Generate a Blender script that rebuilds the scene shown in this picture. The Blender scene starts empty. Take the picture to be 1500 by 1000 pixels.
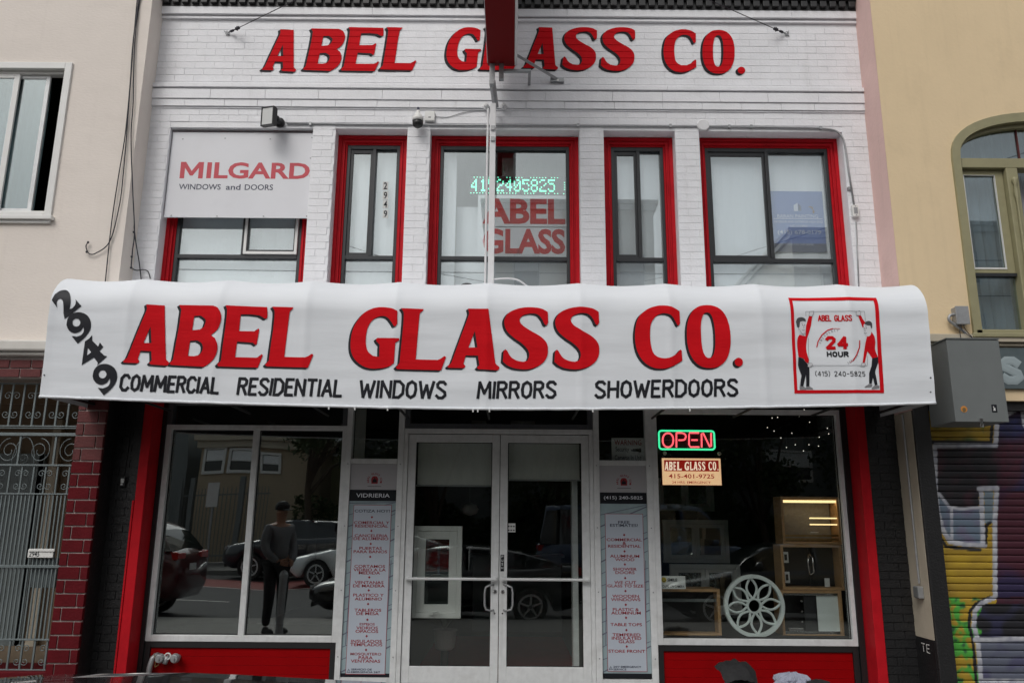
import bpy, bmesh, math, random
from mathutils import Vector, Matrix, noise, geometry
rad = math.radians
S = bpy.context.scene
C = S.collection
# ---------------------------------------------------------------- camera
CAM = Vector((0.0, -8.15, 1.5)); FPX = 1183.0; PITCH = rad(12.86); ROLL = rad(0.42)
cd = bpy.data.cameras.new('camera'); cam = bpy.data.objects.new('camera', cd); C.objects.link(cam)
cd.sensor_width = 36.0; cd.lens = 36.0*FPX/1500.0; cd.clip_end = 2000; cd.clip_start = 0.02
cam.location = CAM
ROT = Matrix.Rotation(rad(90)+PITCH, 3, 'X') @ Matrix.Rotation(ROLL, 3, 'Z')
cam.rotation_euler = ROT.to_euler()
S.camera = cam
# ---------------------------------------------------------------- world, sun, exposure
W = bpy.data.worlds.new('World'); S.world = W; W.use_nodes = True
nt = W.node_tree; nt.nodes.clear()
sky = nt.nodes.new('ShaderNodeTexSky'); sky.sky_type = 'NISHITA'; sky.sun_disc = False
sky.sun_elevation = rad(48); sky.sun_rotation = rad(208)
sky.air_density = 1.2; sky.dust_density = 4.0; sky.ozone_density = 1.0
hs = nt.nodes.new('ShaderNodeHueSaturation'); hs.inputs['Saturation'].default_value = 0.22
bg = nt.nodes.new('ShaderNodeBackground'); bg.inputs['Strength'].default_value = 0.13
wo = nt.nodes.new('ShaderNodeOutputWorld')
nt.links.new(sky.outputs[0], hs.inputs['Color']); nt.links.new(hs.outputs[0], bg.inputs['Color']); nt.links.new(bg.outputs[0], wo.inputs[0])
sd = bpy.data.lights.new('sun', 'SUN'); sd.energy = 0.8; sd.angle = rad(25); sd.color = (1.0, 0.965, 0.92)
sun = bpy.data.objects.new('sun', sd); C.objects.link(sun)
_el, _az = rad(48), rad(208)   # high, from behind the photographer and to the left
sdir = Vector((math.sin(_az)*math.cos(_el), math.cos(_az)*math.cos(_el), math.sin(_el)))
sun.rotation_euler = sdir.to_track_quat('Z', 'Y').to_euler()
vs = S.view_settings; vs.view_transform = 'Standard'; vs.look = 'None'; vs.gamma = 1.0; vs.use_curve_mapping = False
vs.exposure = -0.08
S.cycles.max_bounces = 8; S.cycles.transparent_max_bounces = 24
R = random.Random(7)

# ---------------------------------------------------------------- measuring: where a sight line meets the plane y = Y
def at(px, py, Y):
    d = ROT @ Vector(((px-750)/FPX, -(py-500)/FPX, -1.0))
    t = (Y-CAM.y)/d.y
    return CAM + d*t
def AX(px, py, Y): return at(px, py, Y).x
def AZ(px, py, Y): return at(px, py, Y).z

# ---------------------------------------------------------------- materials
MATS = {}
def mat(name, col, rough=0.6, metal=0.0, var=0.0, vscale=6.0, bump=0.0, bscale=60.0, spec=0.5, emit=None, estr=0.0, dirt=0.0, stretch=(1,1,1), coat=0.0, streak=0.0):
    m = bpy.data.materials.new(name); m.use_nodes = True
    n = m.node_tree; L = n.links; p = n.nodes['Principled BSDF']
    p.inputs['Base Color'].default_value = (*col, 1); p.inputs['Roughness'].default_value = rough
    p.inputs['Metallic'].default_value = metal; p.inputs['Specular IOR Level'].default_value = spec
    p.inputs['Coat Weight'].default_value = coat
    if emit: p.inputs['Emission Color'].default_value = (*emit, 1); p.inputs['Emission Strength'].default_value = estr
    if var or bump or dirt or streak:
        g = n.nodes.new('ShaderNodeNewGeometry'); mp = n.nodes.new('ShaderNodeMapping'); mp.inputs['Scale'].default_value = stretch
        L.new(g.outputs['Position'], mp.inputs['Vector'])
    cur = None
    def mix(fac_sock, c2):
        nonlocal cur
        mx = n.nodes.new('ShaderNodeMixRGB'); L.new(fac_sock, mx.inputs[0])
        if cur: L.new(cur, mx.inputs[1])
        else: mx.inputs[1].default_value = (*col, 1)
        mx.inputs[2].default_value = (*c2, 1); cur = mx.outputs[0]
    def nz(scale, lo, hi, detail=6, vec=None, top=1.0):
        t = n.nodes.new('ShaderNodeTexNoise'); t.inputs['Scale'].default_value = scale; t.inputs['Detail'].default_value = detail
        t.inputs['Roughness'].default_value = 0.62
        L.new(vec or mp.outputs[0], t.inputs['Vector'])
        r = n.nodes.new('ShaderNodeMapRange'); r.inputs[1].default_value = lo; r.inputs[2].default_value = hi; r.inputs[4].default_value = top
        L.new(t.outputs[0], r.inputs[0]); return r.outputs[0]
    if var:
        mix(nz(vscale, 0.35, 0.7), tuple(c*(1-var) for c in col))
        mix(nz(vscale*0.17, 0.4, 0.75, 3, top=0.6), tuple(min(1, c*(1+var*0.5)) for c in col))
    if streak:
        m2 = n.nodes.new('ShaderNodeMapping'); m2.inputs['Scale'].default_value = (9, 9, 0.55)
        L.new(g.outputs['Position'], m2.inputs['Vector'])
        mix(nz(1.3, 0.55, 0.85, 6, m2.outputs[0], streak), (col[0]*0.42, col[1]*0.40, col[2]*0.36))
    if dirt:
        mix(nz(2.2, 0.56, 0.8, 8, top=dirt), (col[0]*0.35, col[1]*0.33, col[2]*0.3))
    if cur: L.new(cur, p.inputs['Base Color'])
    if bump:
        t = n.nodes.new('ShaderNodeTexNoise'); t.inputs['Scale'].default_value = bscale; t.inputs['Detail'].default_value = 5
        L.new(mp.outputs[0], t.inputs['Vector'])
        b = n.nodes.new('ShaderNodeBump'); b.inputs['Strength'].default_value = bump; b.inputs['Distance'].default_value = 0.01
        L.new(t.outputs[0], b.inputs['Height']); L.new(b.outputs[0], p.inputs['Normal'])
    MATS[name] = m
    return m
def glass_mat(name, refl=0.09, tint=(0.93, 0.97, 0.96), wob=0.0):
    m = bpy.data.materials.new(name); m.use_nodes = True
    n = m.node_tree; L = n.links; n.nodes.clear()
    o = n.nodes.new('ShaderNodeOutputMaterial'); t = n.nodes.new('ShaderNodeBsdfTransparent'); t.inputs[0].default_value = (*tint, 1)
    g = n.nodes.new('ShaderNodeBsdfGlossy'); g.inputs['Roughness'].default_value = 0.0; g.inputs['Color'].default_value = (0.94, 1.0, 0.99, 1)
    lw = n.nodes.new('ShaderNodeLayerWeight'); lw.inputs[0].default_value = 0.5
    pw = n.nodes.new('ShaderNodeMath'); pw.operation = 'POWER'; pw.inputs[1].default_value = 5.0; L.new(lw.outputs['Facing'], pw.inputs[0])
    mr = n.nodes.new('ShaderNodeMapRange'); mr.inputs[3].default_value = refl; mr.inputs[4].default_value = 1.0; L.new(pw.outputs[0], mr.inputs[0])
    mx = n.nodes.new('ShaderNodeMixShader'); L.new(mr.outputs[0], mx.inputs[0]); L.new(t.outputs[0], mx.inputs[1]); L.new(g.outputs[0], mx.inputs[2])
    if wob:
        ge = n.nodes.new('ShaderNodeNewGeometry'); nz = n.nodes.new('ShaderNodeTexNoise'); nz.inputs['Scale'].default_value = 0.8; nz.inputs['Detail'].default_value = 1
        L.new(ge.outputs['Position'], nz.inputs['Vector'])
        b = n.nodes.new('ShaderNodeBump'); b.inputs['Strength'].default_value = wob; b.inputs['Distance'].default_value = 0.02
        L.new(nz.outputs[0], b.inputs['Height']); L.new(b.outputs[0], g.inputs['Normal'])
    L.new(mx.outputs[0], o.inputs[0]); return m
M = dict(
 white=mat('white_wall_paint', (0.79,0.795,0.82), 0.55, var=0.08, vscale=5, bump=0.35, bscale=45, dirt=0.16, streak=0.16),
 white2=mat('white_gloss_paint', (0.70,0.70,0.71), 0.4, var=0.08, vscale=12, dirt=0.15),
 canvas=mat('awning_canvas', (0.735,0.765,0.80), 0.6, var=0.07, vscale=3, bump=0.22, bscale=7, stretch=(0.35,1,2.6), dirt=0.04),
 bounce_dark=mat('awning_bounce_block', (0.05,0.05,0.055), 0.9),
 red=mat('red_sign_paint', (0.60,0.006,0.012), 0.7, spec=0.08, var=0.16, vscale=4, bump=0.25, bscale=20, stretch=(0.5,1,2.5)),
 redtrim=mat('red_gloss_trim', (0.50,0.010,0.018), 0.5, spec=0.12, var=0.22, vscale=9, dirt=0.25, streak=0.3),
 redboard=mat('red_board_paint', (0.28,0.0015,0.003), 0.5, spec=0.06, var=0.14, vscale=6, dirt=0.1),
 darkred=mat('dark_red_sign_paint', (0.15,0.005,0.006), 0.6, spec=0.1, var=0.1, vscale=3),
 ink=mat('black_sign_paint', (0.014,0.015,0.020), 0.5, spec=0.2, var=0.15, vscale=14),
 shadowink=mat('charcoal_outline_paint', (0.022,0.022,0.026), 0.6, spec=0.15),
 black=mat('black_wall_paint', (0.013,0.013,0.014), 0.45, var=0.3, vscale=5, bump=0.5, bscale=50, dirt=0.1),
 blackmetal=mat('black_metal', (0.016,0.016,0.017), 0.4, var=0.1),
 bronze=mat('dark_bronze_frame', (0.035,0.037,0.040), 0.4, metal=0.3, var=0.15, vscale=20),
 alu=mat('aluminium_frame', (0.72,0.735,0.74), 0.42, metal=0.05, var=0.16, vscale=14, dirt=0.5, streak=0.4),
 alud=mat('dull_dark_aluminium', (0.10,0.105,0.115), 0.45, metal=0.4, var=0.2, vscale=10),
 chrome=mat('polished_metal', (0.75,0.75,0.76), 0.2, metal=1.0),
 galv=mat('galvanised_steel', (0.35,0.36,0.37), 0.45, metal=0.4, var=0.2, vscale=30),
 beige=mat('beige_stucco', (0.765,0.70,0.64), 0.9, var=0.05, vscale=2.5, bump=0.25, bscale=26, stretch=(1,1,2.2), dirt=0.10, streak=0.10),
 beige2=mat('cream_trim_paint', (0.62,0.60,0.56), 0.6, var=0.08, vscale=9, dirt=0.25),
 yellow=mat('ochre_stucco', (0.74,0.585,0.375), 0.9, var=0.06, vscale=2.0, bump=0.22, bscale=30, dirt=0.12, streak=0.12),
 pink=mat('pink_stucco', (0.72,0.50,0.46), 0.85, var=0.10, vscale=3.0, bump=0.35, bscale=25, dirt=0.2, streak=0.25),
 cream=mat('cream_wall_paint', (0.47,0.42,0.33), 0.8, var=0.14, vscale=5, dirt=0.3, streak=0.3),
 olive=mat('olive_wood_paint', (0.29,0.27,0.155), 0.55, var=0.12, vscale=12, dirt=0.15),
 tvw=mat('white_vinyl', (0.72,0.72,0.70), 0.45, var=0.06, dirt=0.15),
 maroon=mat('maroon_brick_paint', (0.105,0.006,0.010), 0.65, spec=0.12, var=0.3, vscale=9, bump=0.4, bscale=50, dirt=0.15),
 oldbrick=mat('worn_red_brick_paint', (0.11,0.018,0.018), 0.7, var=0.35, vscale=14, bump=0.4, bscale=50, dirt=0.4),
 mortar=mat('grey_mortar', (0.42,0.37,0.35), 0.9, var=0.2, vscale=20, bump=0.4),
 iron=mat('grey_green_iron', (0.16,0.19,0.195), 0.5, metal=0.2, var=0.2, vscale=20, dirt=0.3),
 vest=mat('vestibule_wall', (0.22,0.165,0.11), 0.85, var=0.15, vscale=4, dirt=0.3),
 boxgrey=mat('grey_cabinet_steel', (0.165,0.18,0.18), 0.5, metal=0.1, var=0.08, vscale=6, dirt=0.15),
 teal=mat('teal_fascia_paint', (0.09,0.12,0.13), 0.6, var=0.25, vscale=8, dirt=0.3),
 bubble=mat('pale_blue_letter_paint', (0.30,0.36,0.38), 0.6, var=0.1),
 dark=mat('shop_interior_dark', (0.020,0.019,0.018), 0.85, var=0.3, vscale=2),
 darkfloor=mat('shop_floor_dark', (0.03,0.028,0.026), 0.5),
 carpet=mat('red_carpet', (0.22,0.006,0.006), 0.9, var=0.2),
 wood=mat('oak_wood', (0.45,0.27,0.13), 0.5, var=0.25, vscale=10, stretch=(1,1,6)),
 shade=mat('grey_shade_fabric', (0.62,0.62,0.59), 0.9, var=0.12, vscale=10, bump=0.5, bscale=80, stretch=(1,1,0.3)),
 blind=mat('pale_window_blind', (0.80,0.82,0.83), 0.85, var=0.06, vscale=1.5, stretch=(2,1,0.3)),
 curtain=mat('white_curtain', (0.42,0.42,0.46), 0.9, var=0.25, vscale=5, stretch=(3,1,0.2)),
 paper=mat('white_card', (0.62,0.63,0.62), 0.6, var=0.05),
 signwhite=mat('white_sign_sheet', (0.68,0.685,0.715), 0.45, var=0.05, vscale=2.5, dirt=0.08),
 milred=mat('coral_red_print', (0.50,0.04,0.06), 0.5),
 navy=mat('navy_print', (0.03,0.035,0.07), 0.5),
 bluesign=mat('blue_sign_print', (0.19,0.26,0.52), 0.5, var=0.2, vscale=2),
 bluegrey=mat('blue_grey_print', (0.14,0.15,0.20), 0.5),
 paleprint=mat('pale_print', (0.62,0.64,0.70), 0.5),
 poster=mat('pale_blue_poster', (0.33,0.43,0.46), 0.4, var=0.35, vscale=3, stretch=(1,1,0.4)),
 postergrey=mat('grey_poster_header', (0.42,0.41,0.43), 0.4),
 posterin=mat('poster_list_panel', (0.46,0.51,0.58), 0.4),
 posterink=mat('dark_red_print', (0.30,0.010,0.018), 0.5),
 skinink=mat('cartoon_outline', (0.06,0.06,0.065), 0.5),
 greyink=mat('grey_shoe_paint', (0.22,0.22,0.23), 0.5),
 asphalt=mat('asphalt', (0.05,0.05,0.052), 0.85, var=0.2, vscale=3, bump=0.5, bscale=120),
 buslane=mat('red_lane_paint', (0.20,0.03,0.025), 0.8, var=0.2),
 concrete=mat('concrete', (0.19,0.185,0.175), 0.85, var=0.2, vscale=3, bump=0.3, bscale=80, dirt=0.3),
 line=mat('road_line_paint', (0.65,0.64,0.6), 0.7, dirt=0.4),
 rubber=mat('tyre_rubber', (0.02,0.02,0.02), 0.8),
 carblack=mat('black_car_paint', (0.010,0.010,0.012), 0.22, coat=1.0),
 cardark=mat('dark_blue_car_paint', (0.020,0.026,0.035), 0.25, coat=1.0),
 carwhite=mat('white_car_paint', (0.80,0.84,0.85), 0.25, coat=1.0),
 carmaroon=mat('maroon_car_paint', (0.075,0.012,0.015), 0.25, coat=1.0),
 carblue=mat('blue_van_paint', (0.05,0.08,0.15), 0.25, coat=1.0),
 carglass=mat('car_glass', (0.01,0.013,0.015), 0.03, spec=0.9),
 head=mat('lamp_lens', (0.55,0.57,0.58), 0.1, spec=0.9),
 tail=mat('red_lamp_lens', (0.45,0.01,0.01), 0.15, spec=0.9),
 brakelit=mat('lit_tail_lamp', (0.6,0.02,0.02), 0.2, emit=(1.0,0.06,0.03), estr=2.5),
 leaf=mat('leaf_green', (0.050,0.075,0.025), 0.6, var=0.4, vscale=2),
 leafd=mat('dark_plant_leaf', (0.035,0.055,0.035), 0.5),
 bark=mat('bark', (0.07,0.05,0.035), 0.9, var=0.3),
 skin=mat('skin', (0.32,0.17,0.11), 0.55),
 sweater=mat('grey_sweater', (0.15,0.155,0.165), 0.9, var=0.15, vscale=20),
 trousers=mat('black_trousers', (0.014,0.014,0.017), 0.85),
 house=mat('tan_house_paint', (0.42,0.34,0.24), 0.85, var=0.1),
 pale=mat('pale_apartment_stucco', (0.80,0.77,0.71), 0.85, var=0.06),
 bagblack=mat('black_nylon', (0.010,0.010,0.011), 0.75, bump=0.6, bscale=30),
 cloth=mat('grey_cloth', (0.30,0.32,0.40), 0.9, var=0.25, vscale=18, bump=0.4, bscale=40),
 wheelw=mat('pale_green_foam', (0.70,0.76,0.75), 0.6, var=0.05),
 pot=mat('grey_plant_pot', (0.22,0.21,0.20), 0.6, var=0.2, vscale=30),
 cable=mat('black_cable', (0.012,0.012,0.020), 0.6),
 brass=mat('tarnished_brass', (0.30,0.20,0.09), 0.45, metal=0.7),
 orange=mat('orange_sticker', (0.55,0.22,0.04), 0.6),
 yellowp=mat('yellow_sticker', (0.55,0.42,0.04), 0.6),
 green=mat('green_spray_paint', (0.05,0.22,0.03), 0.7),
 slate=mat('black_cornice_paint', (0.018,0.018,0.019), 0.5, var=0.25, vscale=9),
 neonr=mat('pink_neon_tube', (0.9,0.2,0.25), 0.3, emit=(1.0,0.10,0.13), estr=1.9),
 neong=mat('green_neon_tube', (0.2,0.9,0.6), 0.3, emit=(0.05,0.95,0.42), estr=1.3),
 led=mat('green_led', (0.2,0.9,0.6), 0.3, emit=(0.20,1.0,0.62), estr=1.6),
 litsign=mat('lit_cream_sign_face', (0.8,0.6,0.4), 0.5, emit=(1.0,0.62,0.34), estr=0.85),
 litred=mat('lit_red_band', (0.4,0.02,0.02), 0.5, emit=(0.75,0.02,0.01), estr=0.30),
 litcream=mat('lit_cream_letters', (0.8,0.7,0.6), 0.5, emit=(1.0,0.78,0.60), estr=1.0),
 warm=mat('warm_led_strip', (1,0.8,0.5), 0.5, emit=(1.0,0.74,0.35), estr=1.7),
 fairy=mat('fairy_light', (1,1,1), 0.5, emit=(1.0,0.93,0.8), estr=1.6),
 glass=glass_mat('show_window_glass', 0.22, (0.90,0.93,0.92), 0.25),
 glassd=glass_mat('door_glass', 0.075, (0.93,0.95,0.94), 0.2),
 glassup=glass_mat('upper_window_glass', 0.17, (0.95,0.97,0.98)),
 glassn=glass_mat('neighbour_window_glass', 0.16, (0.75,0.82,0.84)),
)

# ---------------------------------------------------------------- mesh builder
class MB:
    def __init__(s): s.v = []; s.f = []
    def add(s, vs, fs):
        b = len(s.v); s.v += [tuple(q) for q in vs]; s.f += [tuple(i+b for i in f) for f in fs]; return s
    def box(s, x0, x1, y0, y1, z0, z1):
        if x0 > x1: x0, x1 = x1, x0
        if y0 > y1: y0, y1 = y1, y0
        if z0 > z1: z0, z1 = z1, z0
        return s.add([(x0,y0,z0),(x1,y0,z0),(x1,y1,z0),(x0,y1,z0),(x0,y0,z1),(x1,y0,z1),(x1,y1,z1),(x0,y1,z1)],
              [(0,3,2,1),(4,5,6,7),(0,1,5,4),(1,2,6,5),(2,3,7,6),(3,0,4,7)])
    def frame(s, x0, x1, z0, z1, y0, y1, wl, wr, wt, wb):     # four butted members
        s.box(x0, x0+wl, y0, y1, z0, z1); s.box(x1-wr, x1, y0, y1, z0, z1)
        s.box(x0+wl, x1-wr, y0, y1, z1-wt, z1)
        if wb: s.box(x0+wl, x1-wr, y0, y1, z0, z0+wb)
        return s
    def tube(s, pts, r, n=8, closed=False, ry=None):
        pts = [Vector(p) for p in pts]; N = len(pts); rings = []; up = None
        for i in range(N):
            a = pts[i-1] if (i > 0 or closed) else pts[i]; b = pts[(i+1) % N] if (i < N-1 or closed) else pts[i]
            d = (b-a).normalized()
            if up is None:
                up = Vector((0,0,1)) if abs(d.z) < 0.9 else Vector((0,1,0))
            u = (up-d*up.dot(d)).normalized(); w = d.cross(u); up = u
            rr = r[i] if isinstance(r, (list, tuple)) else r
            rings.append([pts[i]+u*rr*math.cos(t)+w*rr*math.sin(t) for t in [2*math.pi*k/n for k in range(n)]])
        vs = [p for g in rings for p in g]; fs = []
        for i in range(N if closed else N-1):
            j = (i+1) % N
            for k in range(n): fs.append((i*n+k, i*n+(k+1) % n, j*n+(k+1) % n, j*n+k))
        if not closed: fs.append(tuple(range(n))[::-1]); fs.append(tuple((N-1)*n+k for k in range(n)))
        return s.add(vs, fs)
    def lathe(s, prof, c, axis='Z', n=20):
        c = Vector(c); vs = []; fs = []
        for r, h in prof:
            for k in range(n):
                t = 2*math.pi*k/n
                a, b = r*math.cos(t), r*math.sin(t)
                vs.append(c+(Vector((a,b,h)) if axis == 'Z' else Vector((a,h,b)) if axis == 'Y' else Vector((h,a,b))))
        for i in range(len(prof)-1):
            for k in range(n): fs.append((i*n+k, i*n+(k+1) % n, (i+1)*n+(k+1) % n, (i+1)*n+k))
        fs.append(tuple(range(n))[::-1]); fs.append(tuple((len(prof)-1)*n+k for k in range(n)))
        return s.add(vs, fs)
    def prism(s, loops, y0, y1):                  # outline (x,z) with holes, extruded along y
        vs2 = [p for l in loops for p in l]; n = len(vs2)
        tr = geometry.tessellate_polygon([[Vector((p[0], p[1], 0)) for p in l] for l in loops])
        vs = [(p[0], y0, p[1]) for p in vs2]+[(p[0], y1, p[1]) for p in vs2]
        fs = [tuple(t) for t in tr]+[tuple(i+n for i in t)[::-1] for t in tr]; b = 0
        for l in loops:
            m = len(l)
            for i in range(m): j = (i+1) % m; fs.append((b+i, b+j, b+j+n, b+i+n))
            b += m
        return s.add(vs, fs)
def obj(name, mb, m, parent=None, smooth=False, bevel=0.0, kind=None, loc=None):
    me = bpy.data.meshes.new(name); me.from_pydata([tuple(v) for v in mb.v], [], mb.f)
    if smooth or bevel or True:
        bm = bmesh.new(); bm.from_mesh(me)
        bmesh.ops.recalc_face_normals(bm, faces=bm.faces)
        if bevel:
            bmesh.ops.bevel(bm, geom=[e for e in bm.edges if len(e.link_faces) == 2 and e.calc_face_angle(0) > 0.5], offset=bevel, segments=2, affect='EDGES', profile=0.5, clamp_overlap=True)
        bm.to_mesh(me); bm.free()
    me.materials.append(m if not isinstance(m, str) else M[m])
    if smooth:
        me.shade_smooth()
    o = bpy.data.objects.new(name, me); C.objects.link(o)
    if parent: o.parent = parent; o.matrix_parent_inverse = wmat(parent).inverted()
    if kind: o['kind'] = kind
    if loc: o.location = loc
    return o
def wmat(o):
    m = o.matrix_basis.copy()
    if o.parent: m = wmat(o.parent) @ o.matrix_parent_inverse @ m
    return m
def tag(o, label, cat, group=None):
    o['label'] = label; o['category'] = cat
    if group: o['group'] = group
    return o
def thing(name, label, cat, loc=(0,0,0), group=None):
    o = bpy.data.objects.new(name, None); C.objects.link(o); o.location = loc; o.empty_display_size = 0.1
    return tag(o, label, cat, group)
def copy_tree(o, parent=None):
    c = o.copy(); C.objects.link(c)
    if parent: c.parent = parent
    for ch in list(o.children): copy_tree(ch, c)
    return c
def struct(name, mb, m, **k): return obj(name, mb, m, kind='structure', **k)

# ---------------------------------------------------------------- outlines and lettering
def cr(pts, seg=5):                                  # smooth open run through the points
    P = [pts[0]]+list(pts)+[pts[-1]]; out = []
    for i in range(1, len(P)-2):
        p0, p1, p2, p3 = P[i-1], P[i], P[i+1], P[i+2]
        for k in range(seg):
            t = k/seg
            out.append(tuple(0.5*((2*p1[a])+(-p0[a]+p2[a])*t+(2*p0[a]-5*p1[a]+4*p2[a]-p3[a])*t*t+(-p0[a]+3*p1[a]-3*p2[a]+p3[a])*t**3) for a in (0, 1)))
    out.append(tuple(pts[-1])); return out
def path(els):
    out = []
    for e in els: out += cr(e) if isinstance(e, list) else [e]
    return out
def ell(cx, cy, rx, ry, n=36, p=2.0):
    o = []
    for k in range(n):
        t = 2*math.pi*k/n; c_, s_ = math.cos(t), math.sin(t)
        o.append((cx+rx*math.copysign(abs(c_)**(2/p), c_), cy+ry*math.copysign(abs(s_)**(2/p), s_)))
    return o
def loops_norm(loops):
    xs = [p[0] for l in loops for p in l]; ys = [p[1] for l in loops for p in l]
    x0, x1, y0, y1 = min(xs), max(xs), min(ys), max(ys)
    return [[((p[0]-x0)/(x1-x0), (y1-p[1])/(y1-y0)) for p in l] for l in loops]
G = {}
G['A'] = [path([(158,88),(300,92),(352,508),[(360,520),(378,535),(380,548)],(370,562),(238,555),(225,543),(243,523),(232,452),(148,450),(133,513),[(140,522),(146,533),(138,547)],(32,545),(22,535),(50,508),[(120,280),(162,145),(165,115)]]), [(208,262),(165,390),(228,390)]]
G['B'] = [path([(418,92),[(690,95),(732,115),(760,165),(762,215),(742,280),(692,326)],[(728,350),(750,400),(750,455),(728,510),(690,548),(655,570)],(400,560),(388,547),(412,518),[(425,380),(436,250),(440,130)]]),
          path([(548,178),[(600,175),(640,205),(640,235),(630,264)],(600,283),(541,290)]), path([(533,372),[(590,368),(630,395),(635,445),(610,482)],(570,490),(525,487)])]
G['E'] = [path([(788,98),(1132,104),[(1138,150),(1138,185),(1122,193)],[(1075,170),(1000,163),(918,165)],(912,292),(1040,290),[(1058,280),(1068,268),(1078,275)],(1068,385),[(1060,396),(1050,390),(1035,378)],(905,372),(897,490),(1075,490),[(1100,478),(1112,464),(1124,470)],(1090,565),(768,562),(757,548),(784,518),[(798,300),(805,180),(803,130)]])]
G['L'] = [path([(1158,104),(1325,108),(1320,120),[(1300,138),(1296,160),(1290,250)],(1278,495),(1440,497),[(1470,482),(1488,468),(1500,475)],(1466,575),(1145,570),(1133,557),(1160,526),[(1175,300),(1180,180),(1178,135)]])]
G['G'] = [path([[(425,142),(380,120),(310,110),(240,118),(165,160),(102,250),(78,345),(80,440),(110,510),(170,562),(240,585),(320,582),(385,565)],(412,545),(418,388),(446,370),(445,353),(280,350),(268,361),(276,380),(298,402),(298,497),[(250,488),(212,455),(193,400),(192,330),(205,262),(235,213),(270,190),(310,180),(348,190),(380,225),(402,260)],(415,262),(427,240)])]
G['S'] = [path([[(326,108),(290,88),(230,80),(165,86),(105,110),(78,145),(75,182),(92,222),(130,258),(180,293),(212,328),(219,360),(208,388)],[(185,394),(150,388),(115,368),(92,333)],(82,324),(72,335),(68,393),[(90,413),(130,430),(190,437),(240,430),(290,405),(320,365),(326,318),(315,280),(280,246),(225,215),(180,185),(163,157),(175,133),(205,120),(240,116),(270,124),(292,148),(306,178)],(318,186),(328,168)])]
G['C'] = [path([[(1088,108),(1050,86),(1005,75),(955,77),(900,97),(852,140),(832,200),(828,270),(842,340),(878,395),(930,425),(990,430),(1045,414)],(1094,386),(1093,330),(1085,324),[(1062,350),(1020,370),(970,370),(932,345),(917,290),(915,220),(925,170),(955,133),(995,120),(1035,130),(1058,158),(1072,187)],(1080,190),(1089,176)])]
G['O'] = [ell(1253,249,129,179,44,2.35), ell(1250,243,42,129,36,2.5)]
G['.'] = [ell(1430,395,22,25,18)]
G = {k: loops_norm(v) for k, v in G.items()}
for k in G:      # the first outline runs round, keep as is
    pass
def poly2d(loops):
    tr = geometry.tessellate_polygon([[Vector((p[0], p[1], 0)) for p in l] for l in loops])
    return [p for l in loops for p in l], [tuple(t) for t in tr]
def refine(v2, f, step_u, step_v, vcuts=None):
    bm = bmesh.new(); vv = [bm.verts.new((p[0], 0, p[1])) for p in v2]
    for t in f:
        try: bm.faces.new([vv[i] for i in t])
        except ValueError: pass
    u0, u1 = min(p[0] for p in v2), max(p[0] for p in v2); w0, w1 = min(p[1] for p in v2), max(p[1] for p in v2)
    def cut(co, no): bmesh.ops.bisect_plane(bm, geom=bm.verts[:]+bm.edges[:]+bm.faces[:], plane_co=co, plane_no=no, dist=1e-6)
    if step_u:
        k = math.floor(u0/step_u)+1
        while k*step_u < u1: cut((k*step_u,0,0), (1,0,0)); k += 1
    if vcuts is None:
        vcuts = []
        if step_v:
            k = math.floor(w0/step_v)+1
            while k*step_v < w1: vcuts.append(k*step_v); k += 1
    for z in vcuts:
        if w0 < z < w1: cut((0,0,z), (0,0,1))
    bm.verts.index_update()
    o = [(v.co.x, v.co.z) for v in bm.verts]; fo = [tuple(v.index for v in fc.verts) for fc in bm.faces]
    bm.free(); return o, fo
def face_cam(v3, f):                                     # wind every face towards -y
    out = []
    for t in f:
        a, b, c = [Vector(v3[t[i]]) for i in (0, 1, 2)]
        out.append(t if (b-a).cross(c-a).y < 0 else t[::-1])
    return out
_tc = {}
def text2d(s, offset=0.0, space=1.0):
    key = (s, offset, space)
    if key in _tc: return _tc[key]
    cu = bpy.data.curves.new('t', 'FONT'); cu.body = s; cu.size = 1; cu.offset = offset; cu.space_character = space; cu.resolution_u = 3
    o = bpy.data.objects.new('t', cu); C.objects.link(o)
    me = bpy.data.meshes.new_from_object(o.evaluated_get(bpy.context.evaluated_depsgraph_get()))
    v = [(p.co.x, p.co.y) for p in me.vertices]; f = [tuple(p.vertices) for p in me.polygons]
    bpy.data.objects.remove(o); bpy.data.curves.remove(cu); bpy.data.meshes.remove(me)
    x0, x1 = min(p[0] for p in v), max(p[0] for p in v); y0, y1 = min(p[1] for p in v), max(p[1] for p in v)
    v = [((p[0]-x0)/(x1-x0), (p[1]-y0)/(y1-y0)) for p in v]
    _tc[key] = (v, f, (x1-x0)/(y1-y0)); return _tc[key]
def put_text(mb, s, x0, x1, z0, z1, Y, offset=0.0, space=1.0, shear=0.0, fn=None, slope=0.0):
    v, f, _ = text2d(s, offset, space)
    pts = [(x0+(x1-x0)*p[0]+shear*(p[1]-.5)*(z1-z0), z0+(z1-z0)*p[1]+slope*(p[0]-.5)*(x1-x0)) for p in v]
    v3 = [((a, Y, b) if fn is None else fn(a, b)) for a, b in pts]
    mb.add(v3, face_cam(v3, f)); return mb
def center_text(mb, s, xc, zc, h, Y, wide=1.0, offset=0.0, space=1.0, fn=None, maxw=None):
    v, f, ar = text2d(s, offset, space); w = ar*h*wide
    if maxw and w > maxw: w = maxw
    return put_text(mb, s, xc-w/2, xc+w/2, zc-h/2, zc+h/2, Y, offset, space, fn=fn)
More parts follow.
